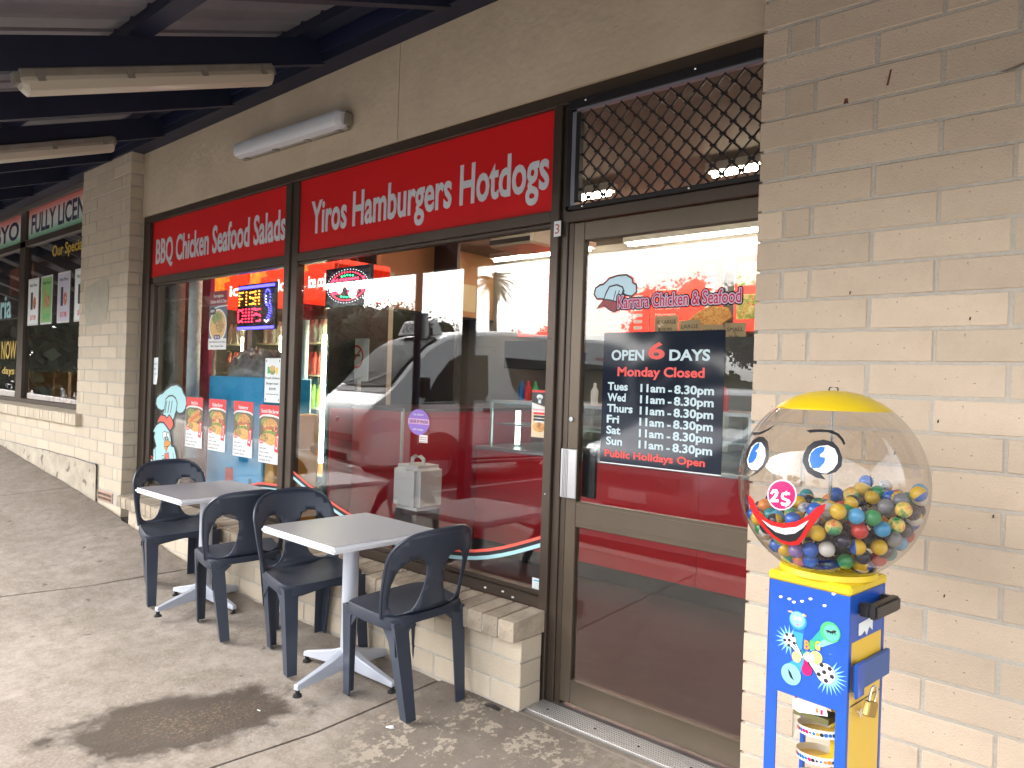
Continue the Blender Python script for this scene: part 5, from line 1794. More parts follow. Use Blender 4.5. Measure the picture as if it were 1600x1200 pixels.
def arc_strip(pts, off0, off1, m, n_, k, lo, hi):
    P = []
    for i in range(25):
        x = lo + (hi - lo) * i / 24
        P.append((x, lerp(pts, x)))
    # smooth the control line
    Z = [p[1] for p in P]
    for _ in range(3):
        Z = [Z[0]] + [(Z[i - 1] + 2 * Z[i] + Z[i + 1]) / 4 for i in range(1, 24)] + [Z[-1]]
    P = [(p[0], z) for p, z in zip(P, Z)]
    layer(n_, [(x, z + off0) for x, z in P] + [(x, z + off1) for x, z in P[::-1]], m, t, k)


arc = [(-2.99, 0.50), (-2.5, 0.50), (-2.16, 0.512), (-1.9, 0.506), (-1.5, 0.535), (-1.25, 0.60), (-0.97, 0.702)]
arc = [(-2.99, 0.77), (-2.8, 0.70), (-2.5, 0.61), (-2.2, 0.55), (-1.9, 0.52), (-1.5, 0.535), (-1.25, 0.59), (-0.97, 0.702)]
arc_strip(arc, 0.0, 0.018, PALE, 'white_stripe', 1, -2.985, -0.985)
arc_strip(arc, 0.018, 0.036, BLACK, 'black_stripe', 1, -2.985, -0.985)
arc_strip(arc, 0.036, 0.050, CORAL, 'red_stripe', 1, -2.985, -0.985)
arc2 = [(-3.9, 0.50), (-3.6, 0.60), (-3.4, 0.66), (-3.12, 0.675)]
arc_strip(arc2, 0.0, 0.014, PALE, 'white_stripe', 1, -3.85, -3.125)
arc_strip(arc2, 0.014, 0.030, BLACK, 'black_stripe', 1, -3.85, -3.125)
arc_strip(arc2, 0.030, 0.044, CORAL, 'red_stripe', 1, -3.85, -3.125)

t = thing('phone_sticker', 'round purple sticker on the middle window above a square label', 'sticker')
layer('disc', ell(-1.838, 1.188, .083, .066, 30), PURPLE, t, 0)
layer('band', rect(-1.918, -1.758, 1.178, 1.204), mat('print_mauve', (0.62, 0.35, 0.45), .5), t, 1)
text('ORDER BY PHONE', -1.912, -1.764, 1.182, .018, mat('print_violet', (.12, .05, .25), .5), t, y=YG - .0016, bold=.02)
text('we deliver', -1.88, -1.80, 1.222, .010, WHITE, t, y=YG - .0012)
text('call today', -1.88, -1.80, 1.146, .010, WHITE, t, y=YG - .0012)
t = thing('square_label', 'small square white label under the round purple sticker', 'sticker')
layer('sheet', rect(-1.828, -1.766, 1.085, 1.124), mat('label_pink_white', (.7, .6, .6), .6), t, 0)
for i in range(3):
    text('delivery area', -1.822, -1.772, 1.110 - i * .011, .006, BLACK, t, y=YG - .0010)
t = thing('chicken_sticker', 'small vertical sticker with roast chicken at the right edge of the middle window', 'sticker')
x0, x1, zt, zb = -1.081, -0.992, 1.377, 1.168
layer('sheet', rect(x0, x1, zb, zt), mat('print_cream', (.62, .50, .33), .5), t, 0)
layer('header', [(x0, zt - .008), (x1, zt - .008), (x1, zt - .075), (x0, zt - .055)], BLACK, t, 1)
layer('header_edge', rect(x0, x1, zt - .010, zt), RED, t, 1.5)
layer('hat', ell((x0 + x1) / 2, zt - .030, .018, .012, 12), WHITE, t, 2)
layer('hat', rect((x0 + x1) / 2 - .008, (x0 + x1) / 2 + .008, zt - .058, zt - .034), WHITE, t, 2)
layer('curve', [(x0, zt - .055), (x0 + .045, zt - .068), (x1, zt - .085), (x1, zt - .110), (x0, zt - .095)], WHITE, t, 1.2)
text('Chicken & Seafood', x0 + .005, x1 - .005, zt - .090, .008, RED, t, y=YG - .0014)
for i, m_ in enumerate((RED, DARKB, DARKB)):
    layer('bar', rect(x0 + .012, x1 - .012, zt - .108 - i * .014, zt - .098 - i * .014), m_, t, 2)
layer('spot', ell((x0 + x1) / 2, zt - .14, .022, .020, 14), WHITE, t, 1.8)
layer('chicken_print', ell((x0 + x1) / 2, zb + .045, .036, .022, 16), FOODBUN, t, 2)
t = thing('permit_sticker', 'small white and blue sticker in the bottom right corner of the middle window', 'sticker')
layer('sheet', rect(-1.046, -0.986, 0.489, 0.548), PAPER, t, 0)
layer('bar', rect(-1.038, -0.990, 0.534, 0.540), mat('print_cyan', (.05, .4, .6), .5), t, 1)
for i in range(4):
    text('permit no smoking', -1.036, -0.992, 0.524 - i * .009, .0045, mat('print_grey', (.4, .4, .4), .6), t, y=YG - .0010)

# opening hours board inside the door glass
t = thing('hours_board', 'black opening hours board with white and red lettering inside the door glass', 'sign')
x0, x1, zt, zb = -0.704, -0.171, 1.624, 1.094
flat('board', rect(x0, x1, zb, zt), mat('board_gloss_black', (0.010, 0.014, 0.026), 0.06), t, y=0.1460, th=0.0018)
flat('board_edge', rect(x0, x1, zb - .004, zb), WHITE, t, y=0.1459, th=0.0018)


def serif_text(s, xa, xb, z, h, m, y=.1453, bold=.045):
    return text(s, xa, xb, z, h, m, t, y=y, bold=min(bold, .03))


HW = mat('hours_white', (.50, .62, .66), .55, spec=.2)
HR = mat('hours_red', (.70, .06, .05), .5)
serif_text('OPEN', -0.664, -0.510, 1.512, .040, HW)
serif_text('6', -0.492, -0.418, 1.518, .062, HR)
serif_text('DAYS', -0.398, -0.228, 1.512, .040, HW)
serif_text('Monday Closed', -0.632, -0.248, 1.448, .036, HR, bold=.04)
for i, s_ in enumerate(('Tues', 'Wed', 'Thurs', 'Fri', 'Sat', 'Sun')):
    z = 1.390 - i * .0445
    w = (.096, .088, .122, .060, .068, .078)[i]
    serif_text(s_, -0.677, -0.677 + w, z, .031, HW, bold=.03)
    serif_text('11am', -0.522, -0.412, z - .003, .030, HW, bold=.03)
    serif_text('-', -0.398, -0.382, z - .006, .030, HW, bold=.05)
    serif_text('8.30pm', -0.372, -0.208, z - .005, .031, HW, bold=.03)
serif_text('Public Holidays Open', -0.682, -0.235, 1.118, .028, HR, bold=.045)

# shop name with chef's hat
t = thing('shop_name_decal', 'Karrara Chicken & Seafood lettering with a chef hat on the door glass', 'window decal')
ck_cur = t
YG0 = YG
outline('hat', D['dhat'], mat('decal_hat_blue', (.50, .70, .80), .5), 1, .005)
outline('hat_band', D['dband'], mat('decal_hat_blue', (.50, .70, .80), .5), 2, .004)
for i in range(3):
    layer('hat_stripe', [(-0.655 + i * .017, 1.795), (-0.651 + i * .017, 1.796), (-0.662 + i * .017, 1.755), (-0.666 + i * .017, 1.754)], BLACK, t, 4)
outline('comb', D['dcomb'], REDD, 4, .004)
KT = 'Karrara Chicken & Seafood'
def halo(x0, x1, z, h, m, y, r, n):
    """outline of the lettering: the same word pushed out in n directions"""
    for k in range(n):
        a_ = 2 * pi * k / n
        text(KT, x0 + r * cos(a_), x1 + r * cos(a_), z + r * sin(a_), h, m, t, y=y - .00004 * k, bold=.02, name='letter_outline', th=.00003)


halo(-0.641, -0.115, 1.722, .050, mat('letter_black', (.01, .005, .015), .6, spec=.1), YG - .0030, .0085, 12)  # black printed outline round the lettering
halo(-0.641, -0.115, 1.722, .050, mat('letter_rim', (.55, .42, .55), .6, spec=.1), YG - .0036, .0035, 8)
text(KT, -0.641, -0.115, 1.722, .050, mat('letter_red', (.45, .02, .06), .6, spec=.1), t, y=YG - .0042, bold=.005)

# ------------------------------------------------------------------ LED signs
def led(name, m, pts, par, y, r=.0052):
    mb = MB()
    for a, b in pts:
        mb.sphere((a, y, b), r, 6, 4)
    return mb.build(name, m, par)


def em(name, c, s=4):
    return mat(name, tuple(min(1, v * .6 + .02) for v in c), .4, emit=(c, s))


LR, LO, LB_, LG, LW = em('led_red', (1, .02, .05), 2.0), em('led_amber', (1, .28, .02), 1.7), em('led_blue', (.05, .04, 1), 2.2), em('led_green', (.02, 1, .25), 1.1), em('led_white', (.8, .85, 1), .8)
SEG = {'F': [((0, 0), (0, 1)), ((0, 1), (1, 1)), ((0, .5), (.8, .5))], 'I': [((.5, 0), (.5, 1))], 'S': [((1, .95), (.1, .95)), ((0, .9), (0, .6)), ((.1, .5), (.9, .5)), ((1, .4), (1, .1)), ((.9, .03), (0, .03))],
       'H': [((0, 0), (0, 1)), ((1, 0), (1, 1)), ((0, .5), (1, .5))], 'C': [((1, .9), (.2, 1)), ((0, .8), (0, .2)), ((.2, 0), (1, .1))], 'P': [((0, 0), (0, 1)), ((0, 1), (.9, 1)), ((1, .9), (1, .6)), ((.9, .5), (0, .5))],
       'O': [((.2, 1), (.8, 1)), ((1, .8), (1, .2)), ((.8, 0), (.2, 0)), ((0, .2), (0, .8))], 'E': [((0, 0), (0, 1)), ((0, 1), (1, 1)), ((0, .5), (.8, .5)), ((0, 0), (1, 0))], 'N': [((0, 0), (0, 1)), ((0, 1), (1, 0)), ((1, 0), (1, 1))]}


def dotword(w, x0, z0, cw, h, gap, st):
    P = []
    for i, c_ in enumerate(w):
        for a, b in SEG[c_]:
            A = Vector((x0 + i * (cw + gap) + a[0] * cw, z0 + a[1] * h))
            B = Vector((x0 + i * (cw + gap) + b[0] * cw, z0 + b[1] * h))
            n_ = max(1, int((B - A).length / st + .5))
            for k in range(n_ + 1):
                P.append(tuple(A.lerp(B, k / n_)))
    return list(dict.fromkeys((round(a, 4), round(b, 4)) for a, b in P))


LEDB = mat('led_board_black', (.012, .012, .022), .25)
CORD = mat('white_cord', (.6, .6, .58), .6)
t = thing('fish_chips_sign', 'lit LED sign reading FISH CHIPS with a blue fish, in the left window', 'LED sign')
Yl = .25
MB().box(-3.94, -3.435, Yl, Yl + .02, 1.715, 2.035).build('board', LEDB, t, bevel=.002)
for i in range(2):
    z = 2.018 if i == 0 else 1.733
    led('led_row', LB_, [(-3.92 + k * .0168, z + dz) for k in range(29) for dz in (0, -.010)], t, Yl - .002, .0052)
led('led_word', LO, dotword('FISH', -3.912, 1.892, .048, .088, .026, .021), t, Yl - .002, .0058)
led('led_word', LR, dotword('CHIPS', -3.922, 1.772, .044, .088, .020, .021), t, Yl - .002, .0058)
fish = [(-3.530 + .035 * cos(a), 1.93 + .055 * sin(a)) for a in [k * pi / 8 for k in range(-2, 13)]] + [(-3.535 + .03 * sin(k * .5), 1.89 - k * .016) for k in range(8)] + [(-3.50 + .02 * sin(k * .5), 1.90 - k * .016) for k in range(8)]
led('led_fish', LB_, fish, t, Yl - .002, .0052)
led('led_fish_tail', LW, [(-3.56 + k * .012, 1.765 + abs(k - 2) * .006) for k in range(5)] + [(-3.55, 1.90 + k * .02) for k in range(3)], t, Yl - .002, .005)
MB().tube([(-3.82, Yl + .01, 2.035), (-3.69, Yl + .01, 2.15), (-3.56, Yl + .01, 2.035)], .003, 5).build('cord', CORD, t)

t = thing('open_sign', 'lit oval LED sign reading OPEN hanging at the left of the middle window', 'LED sign')
MB().box(-2.86, -2.408, Yl, Yl + .02, 1.828, 2.066).build('board', LEDB, t, bevel=.002)
cx, cz = -2.634, 1.950
led('led_outer_ring', LW, [(cx + .205 * cos(k * 2 * pi / 44), cz + .100 * sin(k * 2 * pi / 44)) for k in range(44)], t, Yl - .002, .0022)
led('led_ring', LR, [(cx + .175 * cos(k * 2 * pi / 40), cz + .084 * sin(k * 2 * pi / 40)) for k in range(40)], t, Yl - .002, .0042)
led('led_green_row', LG, [(cx - .055 + k * .0275, cz + s_ * (.066 - .003 * abs(k - 2))) for k in range(5) for s_ in (1, -1)], t, Yl - .002, .0055)
led('led_word', LR, [(a, b) for a, b in dotword('OPEN', cx - .155, cz - .040, .058, .080, .026, .0165)] + [(a + .008, b + .004) for a, b in dotword('OPEN', cx - .155, cz - .040, .058, .080, .026, .033)], t, Yl - .002, .0052)
MB().tube([(-2.76, Yl + .01, 2.066), (-2.70, Yl + .01, 2.15)], .003, 5).build('cord', CORD, t)
MB().tube([(-2.52, Yl + .01, 2.066), (-2.60, Yl + .01, 2.15)], .003, 5).build('cord', CORD, t)

# ================================================================== INSIDE THE SHOP
TUBE = mat('tube_lit', (.9, .9, .85), .4, emit=((1.0, .88, .70), 12))
TUBEW = mat('tube_lit_white', (.9, .9, .85), .4, emit=((1.0, .93, .82), 11))


def ceiling_lamp(x0, x1, y, z, label):
    t = thing('ceiling_light', label, 'ceiling light', 'lit fluorescent lights inside the shop')
    MB().box(x0, x1, y - .05, y + .05, z, z + .05).build('body', mat('lamp_body_white', (.7, .68, .6), .5), t)
    MB().tube([(x0 + .03, y, z - .012), (x1 - .03, y, z - .012)], .017, 10).build('tube', TUBE, t, smooth=True)


ceiling_lamp(-2.95, -1.74, 1.7, 2.70, 'lit fluorescent light on the shop ceiling, seen at the lower left of the grille')
ceiling_lamp(-1.06, 0.15, 1.7, 2.70, 'lit fluorescent light on the shop ceiling, seen at the lower right of the grille')
ceiling_lamp(-2.55, -1.25, 3.10, 2.66, 'lit fluorescent light over the menu boards, seen through the top of the door')
ceiling_lamp(-4.15, -2.9, 3.10, 2.66, 'lit fluorescent light over the menu boards, seen at the top right of the middle window')
ceiling_lamp(-9.2, -8.2, 2.6, 2.70, 'dim fluorescent light on the ceiling inside the left shop')
ceiling_lamp(-5.6, -4.6, .75, 2.70, 'lit fluorescent light on the ceiling over the drinks fridges')
t = thing('air_unit', 'grey air conditioner fixed under the shop ceiling behind the middle window', 'air conditioner')
MB().box(-3.45, -2.95, 2.3, 2.75, 2.58, 2.74).build('case', mat('ac_grey', (.34, .31, .24), .5), t, bevel=.02)
MB().box(-3.43, -2.97, 2.295, 2.30, 2.60, 2.64).build('outlet', BLACK, t)

REDC = mat('counter_red', (.62, .012, .022), .38, noise=(1.5, .4, (.52, .010, .018)))
STEEL = mat('stainless', (.42, .44, .45), .35, .7, noise=(2, .3, (.34, .36, .37)))
ct = thing('long_counter', 'long red fronted shop counter with a black kickboard behind the door', 'counter')
MB().box(-3.2, 1.28, 2.02, 2.75, .0, .13).build('kickboard', mat('kick_black', (.02, .02, .022), .5), ct)
for x in (-3.2, -2.2, -1.2, -0.2, .8):
    MB().box(x + .002, min(x + .998, 1.28), 1.98, 2.02, .13, .855).build('front_panel', REDC, ct)
MB().box(-3.2, 1.28, 1.96, 2.75, .857, .885).build('worktop', STEEL, ct, bevel=.004)
gd = thing('glass_display', 'low glass food display standing along the red counter top', 'display case')
MB().box(-3.1, 1.2, 2.02, 2.028, .89, 1.24).build('front_glass', glass('display_glass', (.9, .95, .93), .04), gd)
MB().box(-3.1, 1.2, 2.02, 2.55, 1.24, 1.262).build('top_shelf', STEEL, gd)
MB().box(-3.1, 1.2, 2.10, 2.55, 1.06, 1.072).build('mid_shelf', STEEL, gd)
for x in (-3.1, -2.0, -.9, .2, 1.18):
    MB().box(x, x + .02, 2.02, 2.04, .885, 1.24).build('post', ALU, gd)
MB().tube([(-2.35, 2.2, .90), (-2.35, 2.2, 1.235)], .018, 10).build('lit_tube', mat('display_tube', (.9, .9, .6), .4, emit=((1, 1, .6), 2.5)), gd)
MB().tube([(-2.95, 2.2, .90), (-2.95, 2.2, 1.18)], .022, 10).build('lit_tube', mat('display_tube_green', (.8, .9, .85), .4, emit=((.75, 1, .9), 1.0)), gd)
for i, (x, c) in enumerate(((-3.05, BLUE), (-2.98, RED), (-2.90, GREEN), (-2.30, WHITE), (-2.12, WHITE), (-1.78, BLUE), (-1.70, BLUE), (-1.3, YELLOW), (-1.22, RED))):
    nm = ('blue', 'red', 'green', 'first white', 'second white', 'left tall blue', 'right tall blue', 'yellow', 'second red')[i]
    tag(MB().lathe([(0, 0), (.028, 0), (.03, .10), (.012, .135), (.012, .16), (0, .165)], (x, 2.35, 1.262), 12).build('sauce_bottle', c, smooth=True), '%s bottle standing on the display top over the red counter' % nm, 'bottle', 'bottles on the display top')
lc = thing('tall_counter', 'taller dark red counter block left of the long counter in the middle window', 'counter')
MB().box(-3.83, -3.215, 1.2, 2.7, .10, 1.165).build('body', mat('counter_dark_red', (.42, .008, .022), .4), lc)
MB().box(-3.855, -3.835, .995, 1.56, .05, 1.165).build('end_panel', MATS['counter_dark_red'], lc)
MB().box(-3.83, -3.215, 1.22, 2.7, 0, .10).build('kickboard', MATS['kick_black'], lc)
MB().box(-3.84, -3.20, 1.185, 2.7, 1.165, 1.19).build('worktop', mat('counter_top_dark', (.08, .03, .03), .35), lc)
MB().box(-3.222, -3.198, 1.186, 1.2, .10, 1.19).build('corner_trim', ALU, lc)
# bulkhead with menu pictures on the left side, and back wall
bk = thing('side_bulkhead', 'orange brown bulkhead panel under the shop ceiling, left of the menu boards', 'wall panel')
MB().box(-4.56, -4.48, 1.95, 3.48, 2.08, 2.755).build('panel', mat('bulkhead_orange', (.50, .27, .12), .7, noise=(1.5, .4, (.42, .20, .10))), bk)
MB().box(-4.565, -4.475, 1.93, 3.49, 2.06, 2.078).build('lower_trim', BLACKM, bk)
for i, (ya, z0, z1) in enumerate(((3.0, 2.14, 2.42), (3.22, 2.12, 2.40))):
    o = MB().box(-4.478, -4.472, ya, ya + .20, z0, z1).build('card_print', mat('card_tan', (.62, .50, .30), .6), bk)
MB().box(-6.2, -4.15, 2.6, 2.64, 0.0, 2.75).build('partition', mat('partition_dark', (.05, .035, .03), .7), bl)
MENUR = mat('menu_red', (.62, .03, .02), .4, emit=((.9, .05, .03), .35))  # whole panel colour given a faint glow of its own
for i, (x0, x1) in enumerate(((-3.95, -3.22), (-3.20, -2.42), (-2.40, -1.73), (-1.62, -.95), (-.93, -.2))):
    nm = ('leftmost, behind the middle window', 'behind the shop name on the door', 'with price bubbles, above the hours board', 'with a roast picture, at the right edge of the door glass', 'hidden mostly behind the brick wall')[i]
    t = thing('menu_board', 'glowing red menu board ' + nm, 'menu board', 'red menu boards over the counter')
    MB().box(x0, x1, 3.30, 3.34, 1.885, 2.50).build('panel', MENUR, t)
    MB().box(x0 - .008, x1 + .008, 3.31, 3.345, 1.87, 2.515).build('frame', ALU, t)
    w = x1 - x0
    FB = {'y': 3.2985, 'th': .001}
    if i in (0, 1, 3, 4):
        flat('picture', rect(x0 + .02, x0 + .26, 1.98, 2.18), food_mat('menu_burger', [(.35, .12, .03), (.75, .45, .15), (.25, .4, .06), (.8, .65, .3), (.7, .1, .05)], 26), t, **FB)
        flat('picture', rect(x0 + .02, x0 + .26, 2.25, 2.44), food_mat('menu_roast', [(.4, .15, .06), (.6, .3, .2), (.2, .4, .1), (.7, .6, .5)], 22), t, **FB)
    lx = x0 + (.30 if i in (0, 1, 3, 4) else .05)
    for r, s_ in enumerate(('Steak Sandwich', 'B.L.T Burger', 'Works', 'Hawaiian', 'Cheese Burger', 'Schnitzel', 'Fish Burger', 'Nuggets', 'Calamari', 'Chicken')):
        z = 2.42 - r * .055
        text(s_, lx, lx + .12 + .012 * len(s_), z, .022, WHITE, t, y=3.2975, bold=.02)
        flat('price_bubble', rrect(x1 - .15, x1 - .06, z - .004, z + .026, .012, 3), WHITE, t, **FB)
t = thing('chicken_cutout', 'golden fried chicken picture hanging below the menu boards', 'sign')
flat('picture', [(-2.02, 1.98), (-1.93, 2.05), (-1.80, 2.10), (-1.66, 2.08), (-1.62, 2.0), (-1.70, 1.95), (-1.82, 1.93), (-1.9, 1.90), (-1.98, 1.92)], FOODBUN, t, y=3.27, th=.01)
CARD = mat('cardboard', (.33, .26, .17), .8)
for i, (x0, x1, z0, z1, a, b, lab_) in enumerate(((-2.33, -2.10, 1.82, 2.03, 'X LARGE', '$10.90', 'cardboard chip price card reading X LARGE'), (-2.09, -1.89, 1.80, 1.985, 'LARGE', '$8.00', 'cardboard chip price card reading LARGE'),
                                                 (-1.88, -1.68, 1.78, 1.94, 'MEDIUM', '$6.00', 'cardboard chip price card reading MEDIUM'), (-1.67, -1.49, 1.78, 1.95, 'SMALL', '$4.00', 'cardboard chip price card reading SMALL'))):
    t = thing('price_card', lab_ + ' under the menu boards', 'price card', 'chip price cards under the menu boards')
    flat('card', rect(x0, x1, z0, z1), CARD, t, y=3.26 - .004 * i, th=.003)
    text(a, x0 + .02, x1 - .02, z1 - .07, .032, BLACK, t, y=3.2590 - .004 * i)
    text(b, x0 + .04, x1 - .06, z1 - .13, .026, BLACK, t, y=3.2590 - .004 * i)
kt = thing('kitchen_bench', 'stainless kitchen bench and range hood along the shop back wall', 'kitchen bench')
MB().box(-3.9, 1.2, 3.0, 3.48, 0, .9).build('bench', STEEL, kt)
MB().box(-3.9, 1.2, 3.05, 3.48, 1.55, 1.82).build('hood', mat('hood_dark', (.08, .085, .09), .5, .4), kt)
for i, x in enumerate((-3.2, -2.5, -1.9, -1.2, -.6)):
    tag(MB().box(x, x + .35, 3.1, 3.4, .9, 1.12 + .06 * (i % 3)).build('kitchen_appliance', [STEEL, MATS['hood_dark'], WHITE, STEEL, MATS['hood_dark']][i], bevel=.02), '%s appliance standing on the kitchen bench at the back' % ('first steel', 'first dark', 'white', 'second steel', 'second dark')[i], 'appliance')
t = thing('no_smoking_sign', 'square white no smoking sign standing on the taller red counter', 'sign')
flat('plate', rrect(-4.02, -3.68, 1.38, 1.72, .02), WHITE, t, y=1.22, th=.004)
flat('ring', ell(-3.84, 1.575, .095, .095, 28), RED, t, y=1.2185, th=.001, holes=(ell(-3.84, 1.575, .077, .077, 28)[::-1],))
flat('cigarette', [(-3.90, 1.595), (-3.79, 1.595), (-3.79, 1.577), (-3.90, 1.577)], BLACK, t, y=1.2187, th=.0008)
flat('slash', [(-3.905, 1.52), (-3.895, 1.508), (-3.775, 1.63), (-3.785, 1.642)], RED, t, y=1.2180, th=.0008)
MB().box(-3.86, -3.82, 1.225, 1.26, 1.19, 1.42).build('stand', ALU, t)
MB().box(-4.84, -4.69, 1.75, 1.9, 0.012, 2.75).build('column', mat('column_rust', (.30, .08, .04), .7, noise=(8, .5, (.22, .06, .03))), bl)

# drinks fridges
bott_cols = [mat('drink_cola', (.10, .02, .01), .2), mat('drink_red', (.5, .05, .04), .25), mat('drink_orange', (.75, .3, .08), .25), mat('drink_lime', (.3, .5, .1), .25), mat('drink_clear', (.5, .55, .5), .2), mat('drink_milk', (.75, .73, .6), .35)]
BOTM = {}


def bottle_mesh(i):
    if i not in BOTM:
        me = MB().lathe([(0, 0), (.030, 0), (.031, .02), (.028, .07), (.031, .12), (.014, .17), (.012, .19), (0, .19)], (0, 0, 0), 9).mesh('bottle', smooth=True)
        me.materials.append(bott_cols[i])
        BOTM[i] = me
    return BOTM[i]


FRB = mat('fridge_black', (.02, .02, .022), .4)
FRIN = mat('fridge_inner', (.55, .50, .38), .5)
fire = food_mat('fire_print', [(.75, .02, .01), (.85, .05, .01), (.9, .30, .02), (.95, .65, .15)], 5)
for i, x0 in enumerate((-5.77, -5.12, -4.48)):
    t = thing('drinks_fridge', ('glass door drinks fridge farthest left, behind the red banner', 'glass door drinks fridge in the middle of the row, behind the blue cabinet', 'glass door drinks fridge with a bright light strip beside the window mullion')[i], 'fridge', 'glass door drinks fridges')
    x1 = x0 + .62
    MB().box(x0, x1, 1.55, 1.60, 0.02, 2.3).build('back', FRIN, t)
    MB().box(x0, x0 + .03, 1.0, 1.55, 0.02, 2.3).build('side', FRB, t)
    MB().box(x1 - .03, x1, 1.0, 1.55, 0.02, 2.3).build('side', FRB, t)
    MB().box(x0 + .03, x1 - .03, 1.0, 1.55, 0.02, .25).build('base', FRB, t)
    hd = MB().box(x0 + .0, x1, .98, 1.55, 2.02, 2.34).build('header', mat('header_red_lit', (.7, .03, .01), .4, emit=((1, .03, .008), .30)), t)
    flat('flame_print', [(x0 + .01, 2.33), (x0 + .01, 2.04), (x0 + .06, 2.06), (x0 + .05, 2.15), (x0 + .12, 2.10), (x0 + .11, 2.20), (x0 + .20, 2.17), (x0 + .18, 2.25), (x0 + .30, 2.26), (x0 + .27, 2.30), (x0 + .42, 2.32), (x0 + .42, 2.335)], mat('flame_lit', (.8, .3, .03), .5, emit=((1, .16, .015), .35), noise=(14, 1, (.8, .02, .01))), hd, y=.978, th=.001)
    text(('ice', 'cold', 'ice cold')[i], x0 + .30, x1 - .03, 2.12, .10, mat('header_white_lit', (.9, .9, .8), .4, emit=((1, .95, .8), .5)), hd, y=.9765, bold=.02)
    MB().box(x0 + .03, x1 - .03, .992, .998, .27, 2.02).build('door_glass', glass('fridge_glass', (.9, .92, .9), .05), t)
    for a in (x0 + .0, x1 - .035):
        MB().box(a, a + .035, .975, .999, .25, 2.02).build('door_stile', ALU if i < 2 else FRB, t)
    MB().box(x1 - .158, x1 - .120, 1.02, 1.045, .72, 1.74).build('light_strip', mat('fridge_strip', (.9, .9, .7), .4, emit=((1, .93, .62), 12)), t)
    for s_ in range(6):
        z = .34 + s_ * .27
        sh = MB().box(x0 + .03, x1 - .03, 1.05, 1.5, z - .012, z).build('shelf', FRIN, t)
        for b in range(6):
            c = [5, 2, 0, 3, 1, 4][s_] if b < 4 else [3, 2, 0, 1, 4, 5][s_]
            if s_ == 0 and i == 2:
                c = 5
            o = bpy.data.objects.new('bottle', bottle_mesh(c))
            COL.objects.link(o)
            o.parent = t
            o.location = (x0 + .08 + b * .068, 1.12 + .01 * (b % 2), z)
# blue cabinet by the window, banner roll, red banner, beige panel
t = thing('blue_cabinet', 'bright blue cabinet with a yellow side inside the left window', 'cabinet')
CB = mat('cabinet_blue', (.01, .36, .72), .4, noise=(3, .4, (.02, .42, .78)))
MB().box(-4.74, -3.89, .45, .85, .02, 1.385).build('body', CB, t, bevel=.01)
MB().box(-3.888, -3.76, .47, .84, .02, 1.12).build('yellow_side', mat('cabinet_yellow', (.62, .30, .03), .5), t, bevel=.01)
flat('red_patch', rect(-4.42, -4.30, .56, .68), RED, t, y=.447, th=.001)
flat('grey_patch', rect(-4.07, -4.03, .58, .63), mat('patch_slate', (.05, .10, .14), .5), t, y=.447, th=.001)
for x in (-4.64, -4.36):
    flat('label', rect(x, x + .09, 1.14, 1.20), mat('label_silver', (.4, .5, .55), .4), t, y=.447, th=.001)
flat('sign_plate', rect(-3.92, -3.80, 1.05, 1.10), RED, t, y=.465, th=.001)
cl = MB().sphere((-4.32, .65, 1.386), .36, 40, 20, sy=.5, sz=.55)
rc = random.Random(3)
cl.v = [(a + .03 * sin(b * 60 + c * 33), b, c + .03 * sin(a * 37 + c * 40) + .022 * sin(a * 90) + rc.uniform(-.008, .008)) for a, b, c in cl.v]
t2_ = tag(cl.build('plastic_cover', mat('crumpled_plastic', (.30, .30, .30), .35, noise=(14, .9, (.11, .10, .09)), bump=(22, 1.0)), smooth='all'), 'crumpled clear plastic bags heaped on the blue cabinet', 'plastic bags')
tag(MB().tube([(-4.83, .36, .72), (-4.83, .36, 2.30)], .050, 16).build('white_pipe', mat('pipe_white', (.62, .68, .70), .35), smooth=True), 'upright white pipe between the red banner and the blue cabinet', 'pipe')
tag(MB().tube([(-4.10, .90, .9), (-4.10, .90, 1.85)], .04, 14).build('grey_pipe', mat('pipe_grey', (.45, .5, .52), .35), smooth=True), 'short grey pipe behind the paper notice in the left window', 'pipe')
tag(MB().box(-5.32, -4.86, .50, .53, .1, 2.42).build('red_banner', mat('banner_magenta', (.42, .02, .09), .5, noise=(3, .8, (.28, .01, .03)))), 'tall magenta red banner hanging just inside the left window', 'banner')
tag(MB().box(-5.40, -4.97, .27, .30, .02, 2.42).build('beige_panel', mat('panel_beige', (.38, .34, .31), .7)), 'beige wall panel behind the chicken decal and paper note', 'wall panel')

# jerrycan and table goods seen behind the middle window
t = thing('plastic_drum', 'white plastic drum with moulded handle on the floor behind the middle window', 'drum')
DR = mat('drum_white', (.62, .58, .56), .5)
MB().box(-2.78, -2.52, .75, .99, .56, .85).build('body', DR, t, bevel=.03, seg=3, smooth=True)
MB().tube([(-2.71, .87, .85), (-2.71, .87, .885), (-2.68, .87, .90), (-2.63, .87, .90), (-2.60, .87, .885), (-2.60, .87, .85)], .013, 8).build('handle', DR, t, smooth=True)
MB().box(-2.76, -2.54, .77, .97, .012, .56).build('carton', mat('carton_dark', (.05, .03, .03), .7), t)

